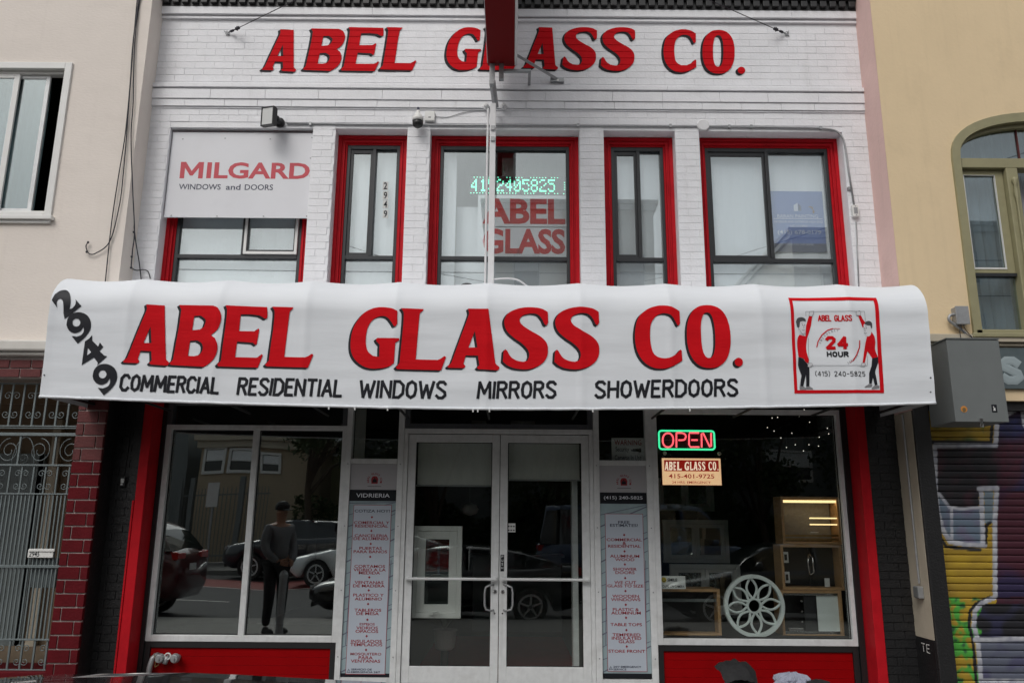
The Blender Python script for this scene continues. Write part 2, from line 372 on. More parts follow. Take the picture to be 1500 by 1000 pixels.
# hand lettering: strokes on a grid, height 14
SF = {
'A':(6,[[(0,0),(3,14),(6,0)],[(1.2,4.5),(4.8,4.5)]]), 'B':(5.5,[[(0,0),(0,14),(3.5,14),(5,12),(5,9.5),(3.5,7.6),(0,7.6)],[(3.5,7.6),(5.5,5.5),(5.5,2),(3.8,0),(0,0)]]),
'C':(5.5,[[(5.5,11.5),(4,14),(1.8,14),(0,11),(0,3),(1.8,0),(4,0),(5.5,2.5)]]), 'D':(5.5,[[(0,0),(0,14),(3,14),(5.5,10.5),(5.5,3.5),(3,0),(0,0)]]),
'E':(4.6,[[(4.6,14),(0,14),(0,0),(4.6,0)],[(0,7.3),(3.8,7.3)]]), 'G':(5.8,[[(5.5,11.5),(4,14),(1.8,14),(0,11),(0,3),(1.8,0),(4,0),(5.6,2.5),(5.6,6.4),(3,6.4)]]),
'H':(5.5,[[(0,0),(0,14)],[(5.5,0),(5.5,14)],[(0,7.3),(5.5,7.3)]]), 'I':(0.2,[[(0,0),(0.2,14)]]), 'L':(4.6,[[(0,14),(0,0),(4.6,0)]]),
'M':(7.6,[[(0,0),(0.6,14),(3.8,4),(7,14),(7.6,0)]]), 'N':(5.6,[[(0,0),(0,14),(5.6,0),(5.6,14)]]), 'O':(5.6,[[(2.8,14),(0.6,12),(0,7),(0.6,2),(2.8,0),(5,2),(5.6,7),(5,12),(2.8,14)]]),
'P':(5.3,[[(0,0),(0,14),(3.6,14),(5.3,12.2),(5.3,9),(3.6,7),(0,7)]]), 'R':(5.4,[[(0,0),(0,14),(3.6,14),(5,12.2),(5,9.3),(3.6,7.4),(0,7.4)],[(2.6,7.4),(5.4,0)]]),
'S':(5.4,[[(5.2,12),(3.9,14),(1.5,14),(0.2,12),(0.4,9.6),(5,5),(5.4,2.4),(3.8,0),(1.4,0),(0,2)]]), 'T':(5.6,[[(0,14),(5.6,14)],[(2.8,14),(2.8,0)]]),
'U':(5.6,[[(0,14),(0,3),(1.8,0),(3.8,0),(5.6,3),(5.6,14)]]), 'V':(6,[[(0,14),(3,0),(6,14)]]), 'W':(8.4,[[(0,14),(2.1,0),(4.2,11),(6.3,0),(8.4,14)]]), 'Y':(6,[[(0,14),(3,7),(6,14)],[(3,7),(3,0)]]),
'(':(2,[[(2,15.5),(0,11),(0,3.5),(2,-1)]]), ')':(2,[[(0,15.5),(2,11),(2,3.5),(0,-1)]]), '-':(3.6,[[(0,7),(3.6,7)]]),
'0':(5.6,[[(2.8,14),(0.6,12),(0,7),(0.6,2),(2.8,0),(5,2),(5.6,7),(5,12),(2.8,14)]]), '1':(2,[[(0,11.5),(2,14),(2,0)]]),
'2':(5.4,[[(0,11.5),(1.2,14),(4,14),(5.4,12),(5.2,9),(0,0),(5.4,0)]]), '4':(6,[[(4.5,0),(4.5,14),(0,4.5),(6,4.5)]]),
'5':(5.4,[[(5,14),(0.6,14),(0.3,8),(3.5,8.6),(5.4,6.2),(5.2,2),(3.5,0),(0,0.8)]]), '8':(5.4,[[(2.7,7.4),(0.3,9.6),(0.6,13),(2.7,14),(4.8,13),(5.1,9.6),(2.7,7.4),(0,4.4),(0.4,1),(2.7,0),(5,1),(5.4,4.4),(2.7,7.4)]]), ' ':(4,[]),
}
def stroke_text(mb, s, x0, x1, z0, z1, w, fn, gap=2.6, shear=0.0, h=0.0012, slope=0.0):
    tot = sum(SF[c][0] for c in s)+gap*(len(s)-1); sx = (x1-x0-w)/tot; sz = (z1-z0-w)/14; cx = x0+w/2
    for c in s:
        wd, strokes = SF[c]
        for st in strokes:
            q = [(cx+p[0]*sx+shear*p[1]*sz, z0+w/2+p[1]*sz) for p in st]
            ribbon(mb, q, w/2, fn, h)
        cx += (wd+gap)*sx
    return mb
def ribbon(mb, q, hw, fn, h=0.0012, closed=False):
    q = [Vector(p) for p in q]
    if not closed and len(q) > 2 and (q[0]-q[-1]).length < 1e-6: q = q[:-1]; closed = True
    if not closed and len(q) > 2:                  # sharp turns: a fresh brush stroke, a hair above the last
        for i in range(1, len(q)-1):
            if (q[i]-q[i-1]).normalized().dot((q[i+1]-q[i]).normalized()) < 0.35:
                ribbon(mb, q[:i+1], hw, fn, h); f2 = lambda x, z: (lambda t: (t[0], t[1]-0.00035, t[2]))(fn(x, z))
                return ribbon(mb, q[i:], hw, f2, h)
    if not closed:
        d = (q[1]-q[0]).normalized(); q[0] = q[0]-d*hw*0.6; d = (q[-1]-q[-2]).normalized(); q[-1] = q[-1]+d*hw*0.6
    N = len(q); vs = []; fs = []
    for i in range(N):
        a = (q[i]-q[i-1]).normalized() if (i > 0 or closed) else None
        b = (q[(i+1) % N]-q[i]).normalized() if (i < N-1 or closed) else None
        if a is None: a = b
        if b is None: b = a
        t = (a+b)
        t = t.normalized() if t.length > 0.2 else Vector((-a.y, a.x))
        nrm = Vector((-t.y, t.x)); na = Vector((-a.y, a.x)); k = min(1.35, 1/max(0.35, abs(nrm.dot(na))))
        L_ = q[i]+nrm*hw*k; R_ = q[i]-nrm*hw*k; m_ = q[i]
        for p, e in ((L_, 0), ((L_+m_)/2, h), ((R_+m_)/2, h), (R_, 0)):
            v = fn(p.x, p.y); vs.append((v[0], v[1]-e, v[2]))
    for i in range(N if closed else N-1):
        j = (i+1) % N
        for k in range(3): fs.append((i*4+k, i*4+k+1, j*4+k+1, j*4+k))
    mb.add(vs, face_cam(vs, fs)); return mb
def flat(Y): return lambda x, z: (x, Y, z)
# ================================================================ ground, street
GX = 90
struct('ground', MB().box(-300,300,-300,300,-0.9,-0.5), 'asphalt')
struct('road', MB().box(-GX,GX,-20.0,-5.35,-0.5,-0.15), 'asphalt')
struct('sidewalk', MB().box(-GX,GX,-5.20,9.0,-0.5,0.0), 'concrete')
struct('kerb', MB().box(-GX,GX,-5.35,-5.20,-0.5,-0.002), 'concrete', bevel=0.02)
struct('opposite_kerb', MB().box(-GX,GX,-20.15,-20.0,-0.5,-0.002), 'concrete')
struct('opposite_sidewalk', MB().box(-GX,GX,-26,-20.15,-0.5,0.0), 'concrete')
struct('bus_lane', MB().box(-GX,GX,-17.6,-14.4,-0.148,-0.146), 'buslane')
lm = MB()
for i in range(-20, 20): lm.box(i*4.0, i*4.0+1.8, -10.1, -10.0, -0.148, -0.146)
lm.box(-GX,GX,-14.35,-14.25,-0.148,-0.146)
struct('lane_marking', lm, 'line')

# ================================================================ the shop building
B = thing('shop_building', 'white painted brick two storey glass shop with red window surrounds', 'building', (0,0,0))
WX0, WX1 = -4.01, 3.89
OP = [(-3.775,-2.205),(-1.955,-1.165),(-0.915,0.725),(0.99,1.775),(2.04,3.615)]
ZB, ZT = 3.72, 5.75
wl = MB()
xs = [WX0]+[v for o in OP for v in o]+[WX1]
for i in range(0, len(xs), 2): wl.box(xs[i], xs[i+1], 0.0, 0.32, 3.0, ZT)
wl.box(WX0, WX1, 0.0, 0.32, ZT, 7.32)
wl.box(WX0, WX1, 0.0, 0.32, 2.75, 3.0)
wl.box(WX0, WX1, 0.32, 0.42, ZT+0.02, 7.3)
for z0, z1 in ((3.0, ZB),):
    for a, b in OP: wl.box(a, b, 0.0, 0.32, z0, z1)
obj('wall', wl, 'white', B)
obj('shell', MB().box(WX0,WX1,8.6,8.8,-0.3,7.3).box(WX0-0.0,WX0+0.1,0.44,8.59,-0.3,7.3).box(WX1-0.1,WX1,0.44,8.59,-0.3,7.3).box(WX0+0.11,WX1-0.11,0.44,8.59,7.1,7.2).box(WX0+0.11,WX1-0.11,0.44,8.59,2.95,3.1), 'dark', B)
# bricks: stretchers, slightly proud of the wall; joints stay open behind them
CH = 0.0815; BZ0 = 3.86
def open_at(x0, x1, z):
    for a, b in OP:
        if z < ZT+0.01 and x1 > a-0.0 and x0 < b+0.0: return True
    return False
bricks = []
course = 0; z = BZ0
belts = [(5.965,6.21),(7.06,7.32)]
while z < 7.04:
    zc = z+CH/2
    if any(a-0.02 < zc < b+0.02 for a, b in belts): z += CH; course += 1; continue
    segs = [(WX0+0.004, WX1-0.004)]
    if zc < ZT+0.03: segs = [(xs[i]+0.004, xs[i+1]-0.004) for i in range(0, len(xs), 2)]
    for a, b in segs:
        x = a-(0.11 if course % 2 else 0.0)
        while x < b-0.02:
            l = 0.215
            x0, x1 = max(x, a), min(x+l-0.0018, b)
            if x1-x0 > 0.03: bricks.append((zc, x0, x1))
            x += l
    z += CH; course += 1
bricks.sort()
proto = {}
rest = MB(); cnt = 0
for zc, x0, x1 in bricks:
    dy = 0.0035+R.random()*0.0025; hz = CH/2-0.0013
    if cnt < 300:
        L_ = round(x1-x0, 3)
        if L_ not in proto:
            proto[L_] = obj('brick', MB().box(-L_/2, L_/2, -0.006, 0.004, -hz, hz), 'white', B, bevel=0.0014); o = proto[L_]
        else:
            o = proto[L_].copy(); C.objects.link(o)
        o.location = ((x0+x1)/2, 0.0015-R.random()*0.0025, zc); o.rotation_euler = ((R.random()-.5)*0.02, 0, (R.random()-.5)*0.006)
        cnt += 1
    else:
        t1, t2 = (R.random()-.5)*0.0016, (R.random()-.5)*0.0016
        k = len(rest.v); rest.box(x0, x1, -dy, 0.002, zc-hz+t1*0.4, zc+hz+t1*0.4)
        for q in range(k, k+8):
            p = rest.v[q]
            if p[1] < 0: rest.v[q] = (p[0]+(0.0012 if q-k in (0,4) else -0.0012), p[1]+(t1 if p[2] > zc else t2), p[2]+(-0.0015 if p[2] > zc else 0.0015))
obj('brickwork', rest, 'white', B, kind='stuff')
# belt courses and coping
def course_strip(name, z0, z1, dep, split=0.62):
    m = MB(); x = WX0-0.012
    while x < WX1+0.01:
        x2 = min(x+split*(0.8+R.random()*0.5), WX1+0.012)
        m.box(x, x2-0.0025, -dep+(R.random()-.5)*0.002, 0.002, z0, z1+(R.random()-.5)*0.002); x = x2
    return obj(name, m, 'white', B, bevel=0.003)
course_strip('belt_course', 6.082, 6.196, 0.042)
course_strip('belt_course', 5.995, 6.077, 0.030, 0.45)
course_strip('belt_course', 5.975, 5.990, 0.016, 2)
course_strip('belt_course', 6.215, 6.260, 0.055, 1.8)
course_strip('coping', 7.085, 7.105, 0.030, 2)
course_strip('coping', 7.135, 7.225, 0.045, 2)
course_strip('coping', 7.112, 7.130, 0.015, 2)
cm = MB().box(WX0-0.0, WX1+0.0, -0.09, 0.30, 7.335, 7.36)
ce = obj('cornice', cm.box(WX0, WX1, -0.11, 0.30, 7.43, 7.47).box(WX0, WX1, -0.045, 0.30, 7.228, 7.333).box(WX0, WX1, -0.075, 0.30, 7.362, 7.428), 'slate', B, bevel=0.004)
dm = MB().box(-0.036, 0.036, -0.024, 0.02, -0.036, 0.036); d0 = obj('dentil', dm, 'slate', ce, bevel=0.004); d0.location = (WX0+0.06, -0.06, 7.29)
n = int((WX1-WX0-0.1)/0.108)
for i in range(1, n+1):
    d = d0.copy(); C.objects.link(d); d.location = (WX0+0.06+i*0.108, -0.06, 7.29)
for i in range(n+1):
    d = d0.copy(); C.objects.link(d); d.location = (WX0+0.06+(i+0.5)*0.108, -0.088, 7.396)
obj('gutter', MB().box(WX0+0.01, WX1-0.01, -0.12, 0.30, 7.475, 7.55), 'white2', B, bevel=0.004)

# upper windows: red surround > dark frame, panes, blind
def upper_window(a, b, kind):
    z1 = ZT-0.005
    t = MB(); w = 0.10
    for k, (e, dep) in enumerate(((0.0,0.150),(0.040,0.165),(0.066,0.150),(0.080,0.180))):     # stepped moulding
        e2 = (0.040,0.066,0.080,w)[k]
        t.box(a+e, a+e2, dep, 0.23, ZB, z1-e); t.box(b-e2, b-e, dep, 0.23, ZB, z1-e)
        t.box(a+e2, b-e2, dep, 0.23, z1-e2, z1-e)
    win = obj('window', t, 'redtrim', B, bevel=0.0025)
    ia, ib, it = a+w+0.002, b-w-0.002, z1-w-0.002; tr = 4.325
    f = MB().frame(ia, ib, ZB, it, 0.19, 0.25, 0.035, 0.035, 0.045, 0)
    f.box(ia+0.035, ib-0.035, 0.185, 0.25, tr-0.022, tr+0.022)
    ca, cb, ct = ia+0.035, ib-0.035, it-0.045
    panes = [(ca, cb, ZB, tr-0.022, 0.23)]
    if kind == 'slide':
        mx = (ca+cb)/2+(0.01 if b-a < 1 else 0.0)
        f.box(mx-0.018, mx+0.018, 0.180, 0.25, tr+0.022, ct)
        s = MB().frame(ca, mx-0.018, tr+0.022, ct, 0.205, 0.235, 0.032, 0.028, 0.045, 0.038)
        obj('sash', s, 'bronze', win, bevel=0.002)
        panes += [(ca+0.032, mx-0.046, tr+0.06, ct-0.045, 0.218), (mx+0.018, cb, tr+0.022, ct, 0.236)]
    elif kind == 'slide_r':
        mx = AX(357, 350, 0.2)
        f.box(mx-0.014, mx+0.014, 0.180, 0.25, tr+0.022, ct)
        s = MB().frame(mx+0.014, cb, tr+0.024, ct, 0.165, 0.20, 0.03, 0.03, 0.045, 0.03)
        obj('sash', s, 'tvw', win, bevel=0.002)
        s2 = MB().frame(mx+0.044, cb-0.03, tr+0.054, ct-0.045, 0.175, 0.198, 0.012, 0.012, 0.02, 0.02)
        obj('screen_frame', s2, 'bronze', win)
        panes += [(ca, mx-0.014, tr+0.022, ct, 0.22), (mx+0.044, cb-0.03, tr+0.054, ct-0.045, 0.206)]
    else: panes += [(ca, cb, tr+0.022, ct, 0.225)]
    obj('window_frame', f, 'bronze', win, bevel=0.003)
    for (p0, p1, q0, q1, y) in panes: obj('pane', MB().box(p0, p1, y, y+0.004, q0, q1), 'glassup', win)
    return win, (ca, cb, tr, ct)
WN = [upper_window(OP[0][0], OP[0][1], 'slide_r'), upper_window(OP[1][0], OP[1][1], 'slide'), upper_window(OP[2][0], OP[2][1], 'single'),
      upper_window(OP[3][0], OP[3][1], 'slide'), upper_window(OP[4][0], OP[4][1], 'slide')]
for i, (w_, (ca, cb, tr, ct)) in enumerate(WN):
    if i == 2:
        obj('blind', MB().box(ca-0.03, AX(668,300,0.30), 0.30, 0.305, ZB, ct+0.05).box(AX(668,300,0.30), cb+0.03, 0.44, 0.445, ZB, 5.02), 'blind', w_)
        obj('blind', MB().box(AX(735,300,0.5), AX(752,300,0.5), 0.50, 0.51, 4.33, ct+0.05).box(AX(755,300,.5), cb+0.1, 0.52, 0.53, ZB, ct+0.05), 'shade', w_)
    else:
        bl = MB(); x = ca-0.03; k = 0
        while x < cb+0.03:                         # gently folded fabric
            x2 = min(x+0.05, cb+0.03); y0, y1 = 0.300+0.004*math.sin(k*1.3), 0.300+0.004*math.sin((k+1)*1.3)
            bl.add([(x,y0,ZB),(x2,y1,ZB),(x2,y1,ct+0.04),(x,y0,ct+0.04)], [(0,1,2,3)]); x = x2; k += 1
        obj('blind', bl, 'blind', w_, smooth=True)
obj('room_back', MB().box(WX0+0.12, WX1-0.12, 2.0, 2.02, 3.1, 7.0), 'shade', B)

# painted name on the brick above the windows, in the joints too
def wall_y(x, z):
    c = ((z-BZ0)/CH) % 1.0
    d = min(c, 1-c)*CH
    return -0.0085+(0.0045 if d < 0.0026 else 0.0)
def glyph(mb, ch, x0, x1, z0, z1, fn, dx=0, dz=0, shear=0.0, su=None, sv=None, cuts=None, depth=0.0, slope=0.0):
    lp = [[(x0+p[0]*(x1-x0)+dx+shear*p[1]*(z1-z0), z0+p[1]*(z1-z0)+dz+slope*(p[0]-.5)*(x1-x0)) for p in l] for l in G[ch]]
    v, f = poly2d(lp)
    if su or sv or cuts: v, f = refine(v, f, su, sv, cuts)
    v3 = []
    for a, b in v:
        q = fn(a, b); v3.append((q[0], q[1]-depth, q[2]))
    mb.add(v3, face_cam(v3, f))
jc = []
for k in range(45):
    zz = BZ0+k*CH; jc += [zz-0.0035, zz-0.0024, zz+0.0024, zz+0.0035]
NAME = [('A',386,436,44,106),('B',446,502,43,105),('E',501,558,41,105),('L',558,610,41,104),
        ('G',653,703,41,104),('L',703,757,41,104),('A',766,817,41,103),('S',823,872,41,104),('S',879,928,41,105),
        ('C',970,1018,44,107),('O',1027,1074,45,109),('.',1080,1091,99,109)]
wf = lambda x, z: (x, wall_y(x, z), z)
for ch, a, b, t, u in NAME:
    zt_, zb_ = AZ((a+b)/2, t, 0), AZ((a+b)/2, u, 0); x0, x1 = AX(a, (t+u)/2, 0), AX(b, (t+u)/2, 0)
    red, shd = MB(), MB()
    for k, (dx, dz) in enumerate(((-0.010,-0.008),(-0.020,-0.016),(-0.027,-0.021))): glyph(shd, ch, x0, x1, zb_, zt_, wf, dx, dz, cuts=jc, depth=0.0008*(3-k), shear=0.05)
    glyph(red, ch, x0, x1, zb_, zt_, wf, 0, 0, cuts=jc, depth=0.0036, shear=0.05)
    lo = obj('letter', red, 'red', B); obj('letter_shadow', shd, 'shadowink', lo)

# ---------------------------------------------------------------- ground floor of the shop
YG = 0.27
# black piers, brick built and painted
def pier(x0, x1, z0, z1, Yf, name='pier'):
    p = obj(name, MB().box(x0, x1, Yf+0.006, Yf+0.45, z0, z1), 'black', B)
    z = z0; k = 0; m = MB()
    while z < z1-0.02:
        x = x0-(0.1 if k % 2 else 0)
        while x < x1-0.01:
            a, b = max(x, x0), min(x+0.2, x1)
            if b-a > 0.02: m.box(a+0.003, b-0.003, Yf-0.001-R.random()*0.003, Yf+0.008, z+0.003, min(z+0.075, z1)-0.001)
            x += 0.206
        z += 0.0785; k += 1
    obj('pier_bricks', m, 'black', p, kind='stuff')
    return p
pier(WX0, -3.715, 0, 2.742, 0.0)
pier(3.575, WX1, 0, 2.742, 0.0)
# red casings with deep returns
obj('red_post', MB().box(-3.71,-3.615,-0.035,0.40,0.0,2.745).box(-3.73,-3.711,-0.045,-0.002,0.0,1.72), 'redtrim', B, bevel=0.006)
obj('red_post', MB().box(3.475,3.57,-0.035,0.40,0.0,2.745), 'redtrim', B, bevel=0.006)
for a, b in ((-3.612,-3.57),(3.415,3.472)): obj('frame_surround', MB().box(a,b,0.19,0.40,0.0,2.74), 'blackmetal', B)
# bulkhead boards under the show windows
def bulkhead(x0, x1, z1):
    o = obj('bulkhead', MB().frame(x0, x1, 0.0, z1, 0.215, 0.36, 0.055, 0.055, 0.055, 0), 'blackmetal', B, bevel=0.003)
    z = 0.0; k = 0; top = z1-0.06; h = top/4.0
    for i in range(4):
        obj('board', MB().box(x0+0.058, x1-0.058, 0.232+0.001*(i % 2), 0.30, i*h+0.002, (i+1)*h+0.0005), 'redboard', o, bevel=0.0012)
bulkhead(-3.57, -1.70, 0.375)
bulkhead(1.45, 3.412, 0.375)
# show windows
def show_window(x0, x1, z0, z1, mull=None, gm='glass'):
    f = MB().frame(x0, x1, z0, z1, 0.205, 0.30, 0.055, 0.045, 0.05, 0.06)
    if mull: f.box(mull-0.03, mull+0.03, 0.212, 0.30, z0+0.06, z1-0.05)
    o = obj('show_window', f, 'alu', B, bevel=0.004)
    a = [x0+0.055, x1-0.045]
    ps = [(a[0], mull-0.03), (mull+0.03, a[1])] if mull else [(a[0], a[1])]
    for k, (p, q) in enumerate(ps):
        obj('pane', MB().box(p, q, 0.262, 0.268, z0+0.06, z1-0.05), gm, o)
        obj('gasket', MB().frame(p, q, z0+0.06, z1-0.05, 0.250, 0.262, 0.008, 0.008, 0.008, 0.008), 'rubber', o)
    return o
show_window(-3.57, -1.70, 0.378, 2.50, (AX(372,640,YG)+AX(362,915,YG))/2)
show_window(1.45, 3.412, 0.378, 2.70, None, 'glassd')
# transoms above
tm = MB().frame(-3.57, -1.70, 2.502, 2.74, 0.205, 0.30, 0.05, 0.05, 0.03, 0)
tm.frame(-1.10, 0.84, 2.48, 2.74, 0.205, 0.30, 0.05, 0.05, 0.03, 0.05)
to = obj('transom', tm, 'alud', B, bevel=0.003)
obj('pane', MB().box(-3.52,-1.75,0.262,0.268,2.502,2.71), 'glass', to); obj('pane', MB().box(-1.05,0.79,0.262,0.268,2.53,2.71), 'glassd', to)
# posts either side of the printed panels
POST = [(-1.70,-1.645),(-1.165,-1.105),(0.845,0.905),(1.385,1.45)]
posts = [obj('post', MB().box(a, b, 0.20, 0.31, 0.0, 2.74), 'alu', B, bevel=0.004) for a, b in POST]
for a, b in ((-1.645,-1.165),(0.905,1.385)):
    rl = obj('rail', MB().box(a+0.001, b-0.001, 0.205, 0.30, 2.115, 2.165), 'alu', B, bevel=0.004); obj('threshold', MB().box(a+0.001, b-0.001, 0.205, 0.30, 0.0, 0.06), 'alu', B)
    obj('pane', MB().box(a, b, 0.262, 0.268, 2.165, 2.74), 'glassd', rl)
for (a, b), po in zip(POST, posts):
    rv = MB()
    for k in range(4): rv.lathe([(0.007,-0.004),(0.006,0.0)], ((a+b)/2, 0.199, 0.25+k*0.62), 'Y', 8)
    obj('screws', rv, 'galv', po, kind='stuff')
# doors
obj('door_frame', MB().box(-1.104,-1.062,0.205,0.31,0,2.43).box(0.802,0.843,0.205,0.31,0,2.43).box(-1.104,0.843,0.205,0.31,2.43,2.478), 'alu', B, bevel=0.004)
def door(x0, x1, side, shade_z):
    st = 0.078
    f = MB().box(x0, x0+st, 0.225, 0.275, 0.01, 2.42).box(x1-st, x1, 0.225, 0.275, 0.01, 2.42)
    f.box(x0+st, x1-st, 0.225, 0.275, 2.34, 2.42).box(x0+st, x1-st, 0.225, 0.275, 0.01, 0.165)
    o = obj('door', f, 'alu', B, bevel=0.004)
    obj('pane', MB().box(x0+st, x1-st, 0.247, 0.253, 0.165, 2.34), 'glassd', o)
    obj('gasket', MB().frame(x0+st, x1-st, 0.165, 2.34, 0.236, 0.247, 0.008,0.008,0.008,0.008), 'rubber', o)
    bar = MB().tube([(x0+0.03,0.175,0.985),(x1-0.03,0.175,0.985)], 0.014, 10).box(x0+0.02,x0+0.05,0.17,0.225,0.968,1.002).box(x1-0.05,x1-0.02,0.17,0.225,0.968,1.002)
    obj('push_bar', bar, 'alu', o, smooth=False)
    hx = x1-0.05 if side < 0 else x0+0.05; d = -1 if side < 0 else 1
    h = MB().tube([(hx,0.225,0.93),(hx+d*0.03,0.16,0.93),(hx+d*0.075,0.16,0.91),(hx+d*0.085,0.16,0.86),(hx+d*0.085,0.16,0.74),(hx+d*0.07,0.16,0.70),(hx+d*0.02,0.16,0.69),(hx,0.225,0.69)], 0.010, 8)
    obj('handle', h, 'galv', o, smooth=True)
    lx = x1-0.035 if side < 0 else x0+0.035
    obj('lock', MB().lathe([(0.020,0),(0.020,-0.008),(0.012,-0.014)], (lx,0.225,0.865), 'Y', 14), 'chrome', o); obj('keyhole', MB().lathe([(0.010,0),(0.008,-0.006)], (lx,0.225,0.66), 'Y', 10), 'chrome', o)
    # roller shade behind the glass
    z0 = shade_z; s = MB(); k = 0; x = x0+st+0.01
    while x < x1-st-0.01:
        x2 = min(x+0.03, x1-st-0.01); s.add([(x,0.335+0.003*math.sin(k),z0),(x2,0.335+0.003*math.sin(k+1),z0),(x2,0.335,2.40),(x,0.335,2.40)], [(0,1,2,3)]); x = x2; k += 1
    obj('roller_shade', s, 'shade', o, smooth=True)
    obj('shade_bar', MB().tube([(x0+st,0.335,z0),(x1-st,0.335,z0)], 0.009, 8), 'galv', o)
    return o
DM = -0.113
dl = door(-1.058, DM-0.003, -1, AZ(660,711,0.335)); dr = door(DM+0.003, 0.80, 1, AZ(800,703,0.335))
# push plates, stickers
pl = obj('push_plate', MB().box(DM+0.014,DM+0.05,0.2215,0.2245,1.06,1.22), 'ink', dr)
tx = MB()
for i, c in enumerate('PUSH'): stroke_text(tx, c, DM+0.022, DM+0.042, 1.188-i*0.036, 1.212-i*0.036, 0.004, flat(0.2212), h=0.0003)
obj('push_letters', tx, 'paper', dr)
obj('sticker', MB().box(AX(742,770,YG), AX(755,770,YG), 0.2440, 0.2465, AZ(748,779,YG), AZ(748,766,YG)), 'paper', dr)
tx = MB()
for i in range(3):
    for j in range(2): tx.box(AX(744,770,YG)+i*0.026, AX(744,770,YG)+i*0.026+0.016, 0.2432, 0.2438, AZ(748,777,YG)+j*0.038, AZ(748,777,YG)+j*0.038+0.012)
obj('sticker_print', tx, 'ink', dr)
# interior
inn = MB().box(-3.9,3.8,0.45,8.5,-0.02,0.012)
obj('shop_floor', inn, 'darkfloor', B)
obj('carpet', MB().box(-0.98,0.72,0.36,3.6,0.013,0.022), 'carpet', B)
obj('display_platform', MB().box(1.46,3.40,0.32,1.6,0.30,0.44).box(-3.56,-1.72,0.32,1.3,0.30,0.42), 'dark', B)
# string of ceiling lights seen through the right window
# ================================================================ awning
A = thing('awning', 'long white canvas awning with red ABEL GLASS CO. lettering over the shopfront', 'awning', (0,0,2.5))
AX0, AX1 = -4.155, 3.735
RIBS = [AX(p, 425, -0.95) for p in (95,205,333,458,585,715,848,975,1105,1230,1343)]
def a_zb(x): return 2.503+0.082*min(1.0, abs(x+0.2)/4.0)**1.7
def a_sag(x):                                    # 0 at a rib, 1 midway
    for a, b in zip(RIBS, RIBS[1:]):
        if a <= x <= b: return math.sin(math.pi*(x-a)/(b-a))**1.2 if b > a else 0
    return 0.0
def a_zt(x): return 3.742-0.020*a_sag(x)-0.012*(1-min(1, abs(x+0.2)/3.5))
AR = 0.34
def a_wr(x, z):
    n1 = noise.noise(Vector((x*1.3, 0.3, z*7.0)))*0.006+noise.noise(Vector((x*4.5, 5.0, z*2.2)))*0.0035
    d = min(abs(x-r) for r in RIBS)
    return n1-0.006*math.exp(-(d/0.035)**2)
def a_y(x, z):
    """front surface of the canvas at height z"""
    zt = a_zt(x); lean = -0.035*max(0, min(1, (z-2.5)/0.9)); y = -1.10+lean+0.015*a_sag(x)*max(0, min(1, (z-2.6)/0.7))
    if z > zt-AR:
        s = min(0.9999, (z-(zt-AR))/AR); y += AR*(1-math.sqrt(1-s*s))
    return y+a_wr(x, z)
def a_pt(x, t):
    zt, zb = a_zt(x), a_zb(x)
    if t < 0.6:
        z = zb+(zt-AR-zb)*t/0.6; return (x, a_y(x, z), z)
    if t < 0.9:
        a = (t-0.6)/0.3*math.pi/2; z = zt-AR+AR*math.sin(a); z = min(z, zt-1e-5)
        y = -1.135+0.015*a_sag(x)+AR*(1-math.cos(a))+a_wr(x, z); return (x, y, z)
    s = (t-0.9)/0.1; y0 = -1.135+AR
    return (x, y0+(0.0-0.012-y0)*s, zt-0.002+0.13*s-0.02*a_sag(x)*math.sin(math.pi*s))
NU, NV = 420, 56
m = MB(); vs_ = []
tl = [i/40*0.6 for i in range(40)]+[0.6+i/13*0.3 for i in range(13)]+[0.9,0.93,0.965,1.0]
for j, t in enumerate(tl):
    for i in range(NU+1): vs_.append(a_pt(AX0+(AX1-AX0)*i/NU, t))
NR = len(tl)
fs_ = [(j*(NU+1)+i, j*(NU+1)+i+1, (j+1)*(NU+1)+i+1, (j+1)*(NU+1)+i) for j in range(NR-1) for i in range(NU)]
m.add(vs_, fs_)
can = obj('canopy', m, 'canvas', A, smooth=True)
for s_, xe in ((0, AX0), (1, AX1)):              # closed cloth ends
    pr = [a_pt(xe, t) for t in tl]; e = MB(); n_ = len(pr)
    e.add(pr+[(xe, -0.012, a_zb(xe)+0.02)], [tuple(range(n_+1))])
    obj('end_panel', e, 'canvas', A)
hem = MB(); pts = [(AX0+(AX1-AX0)*i/160, a_y(AX0+(AX1-AX0)*i/160, a_zb(AX0+(AX1-AX0)*i/160)), a_zb(AX0+(AX1-AX0)*i/160)-0.002+0.004*noise.noise(Vector((i*0.35,1,1)))) for i in range(161)]
obj('hem', hem.tube(pts, 0.012, 8), 'canvas', A, smooth=True)
bounce_mb = MB(); vs_ = []
for t in [0.02,0.3,0.6,0.75,0.9,1.0]:
    for i in range(41):
        p = a_pt(AX0+0.03+(AX1-AX0-0.06)*i/40, t); vs_.append((p[0], p[1]+0.035, p[2]-0.03))
bounce_mb.add(vs_, [(j*41+i, j*41+i+1, (j+1)*41+i+1, (j+1)*41+i) for j in range(5) for i in range(40)])
obj('bounce_block', bounce_mb, 'bounce_dark', A)  # unseen dark sheet added to cut bounce light under the awning
fr = MB()
for r in RIBS:
    r = max(AX0+0.06, min(AX1-0.06, r)); z = a_zb(r)
    fr.tube([(r,-0.02,z+0.05),(r,-1.05,z+0.05)], 0.013, 6).tube([(r,-1.05,z+0.05),(r,-1.06,3.35),(r,-0.85,3.62),(r,-0.02,3.75)], 0.013, 6)
fr.tube([(AX0+0.06,-1.05,2.60),(AX1-0.06,-1.05,2.60)], 0.013, 6)
obj('frame', fr, 'blackmetal', A)
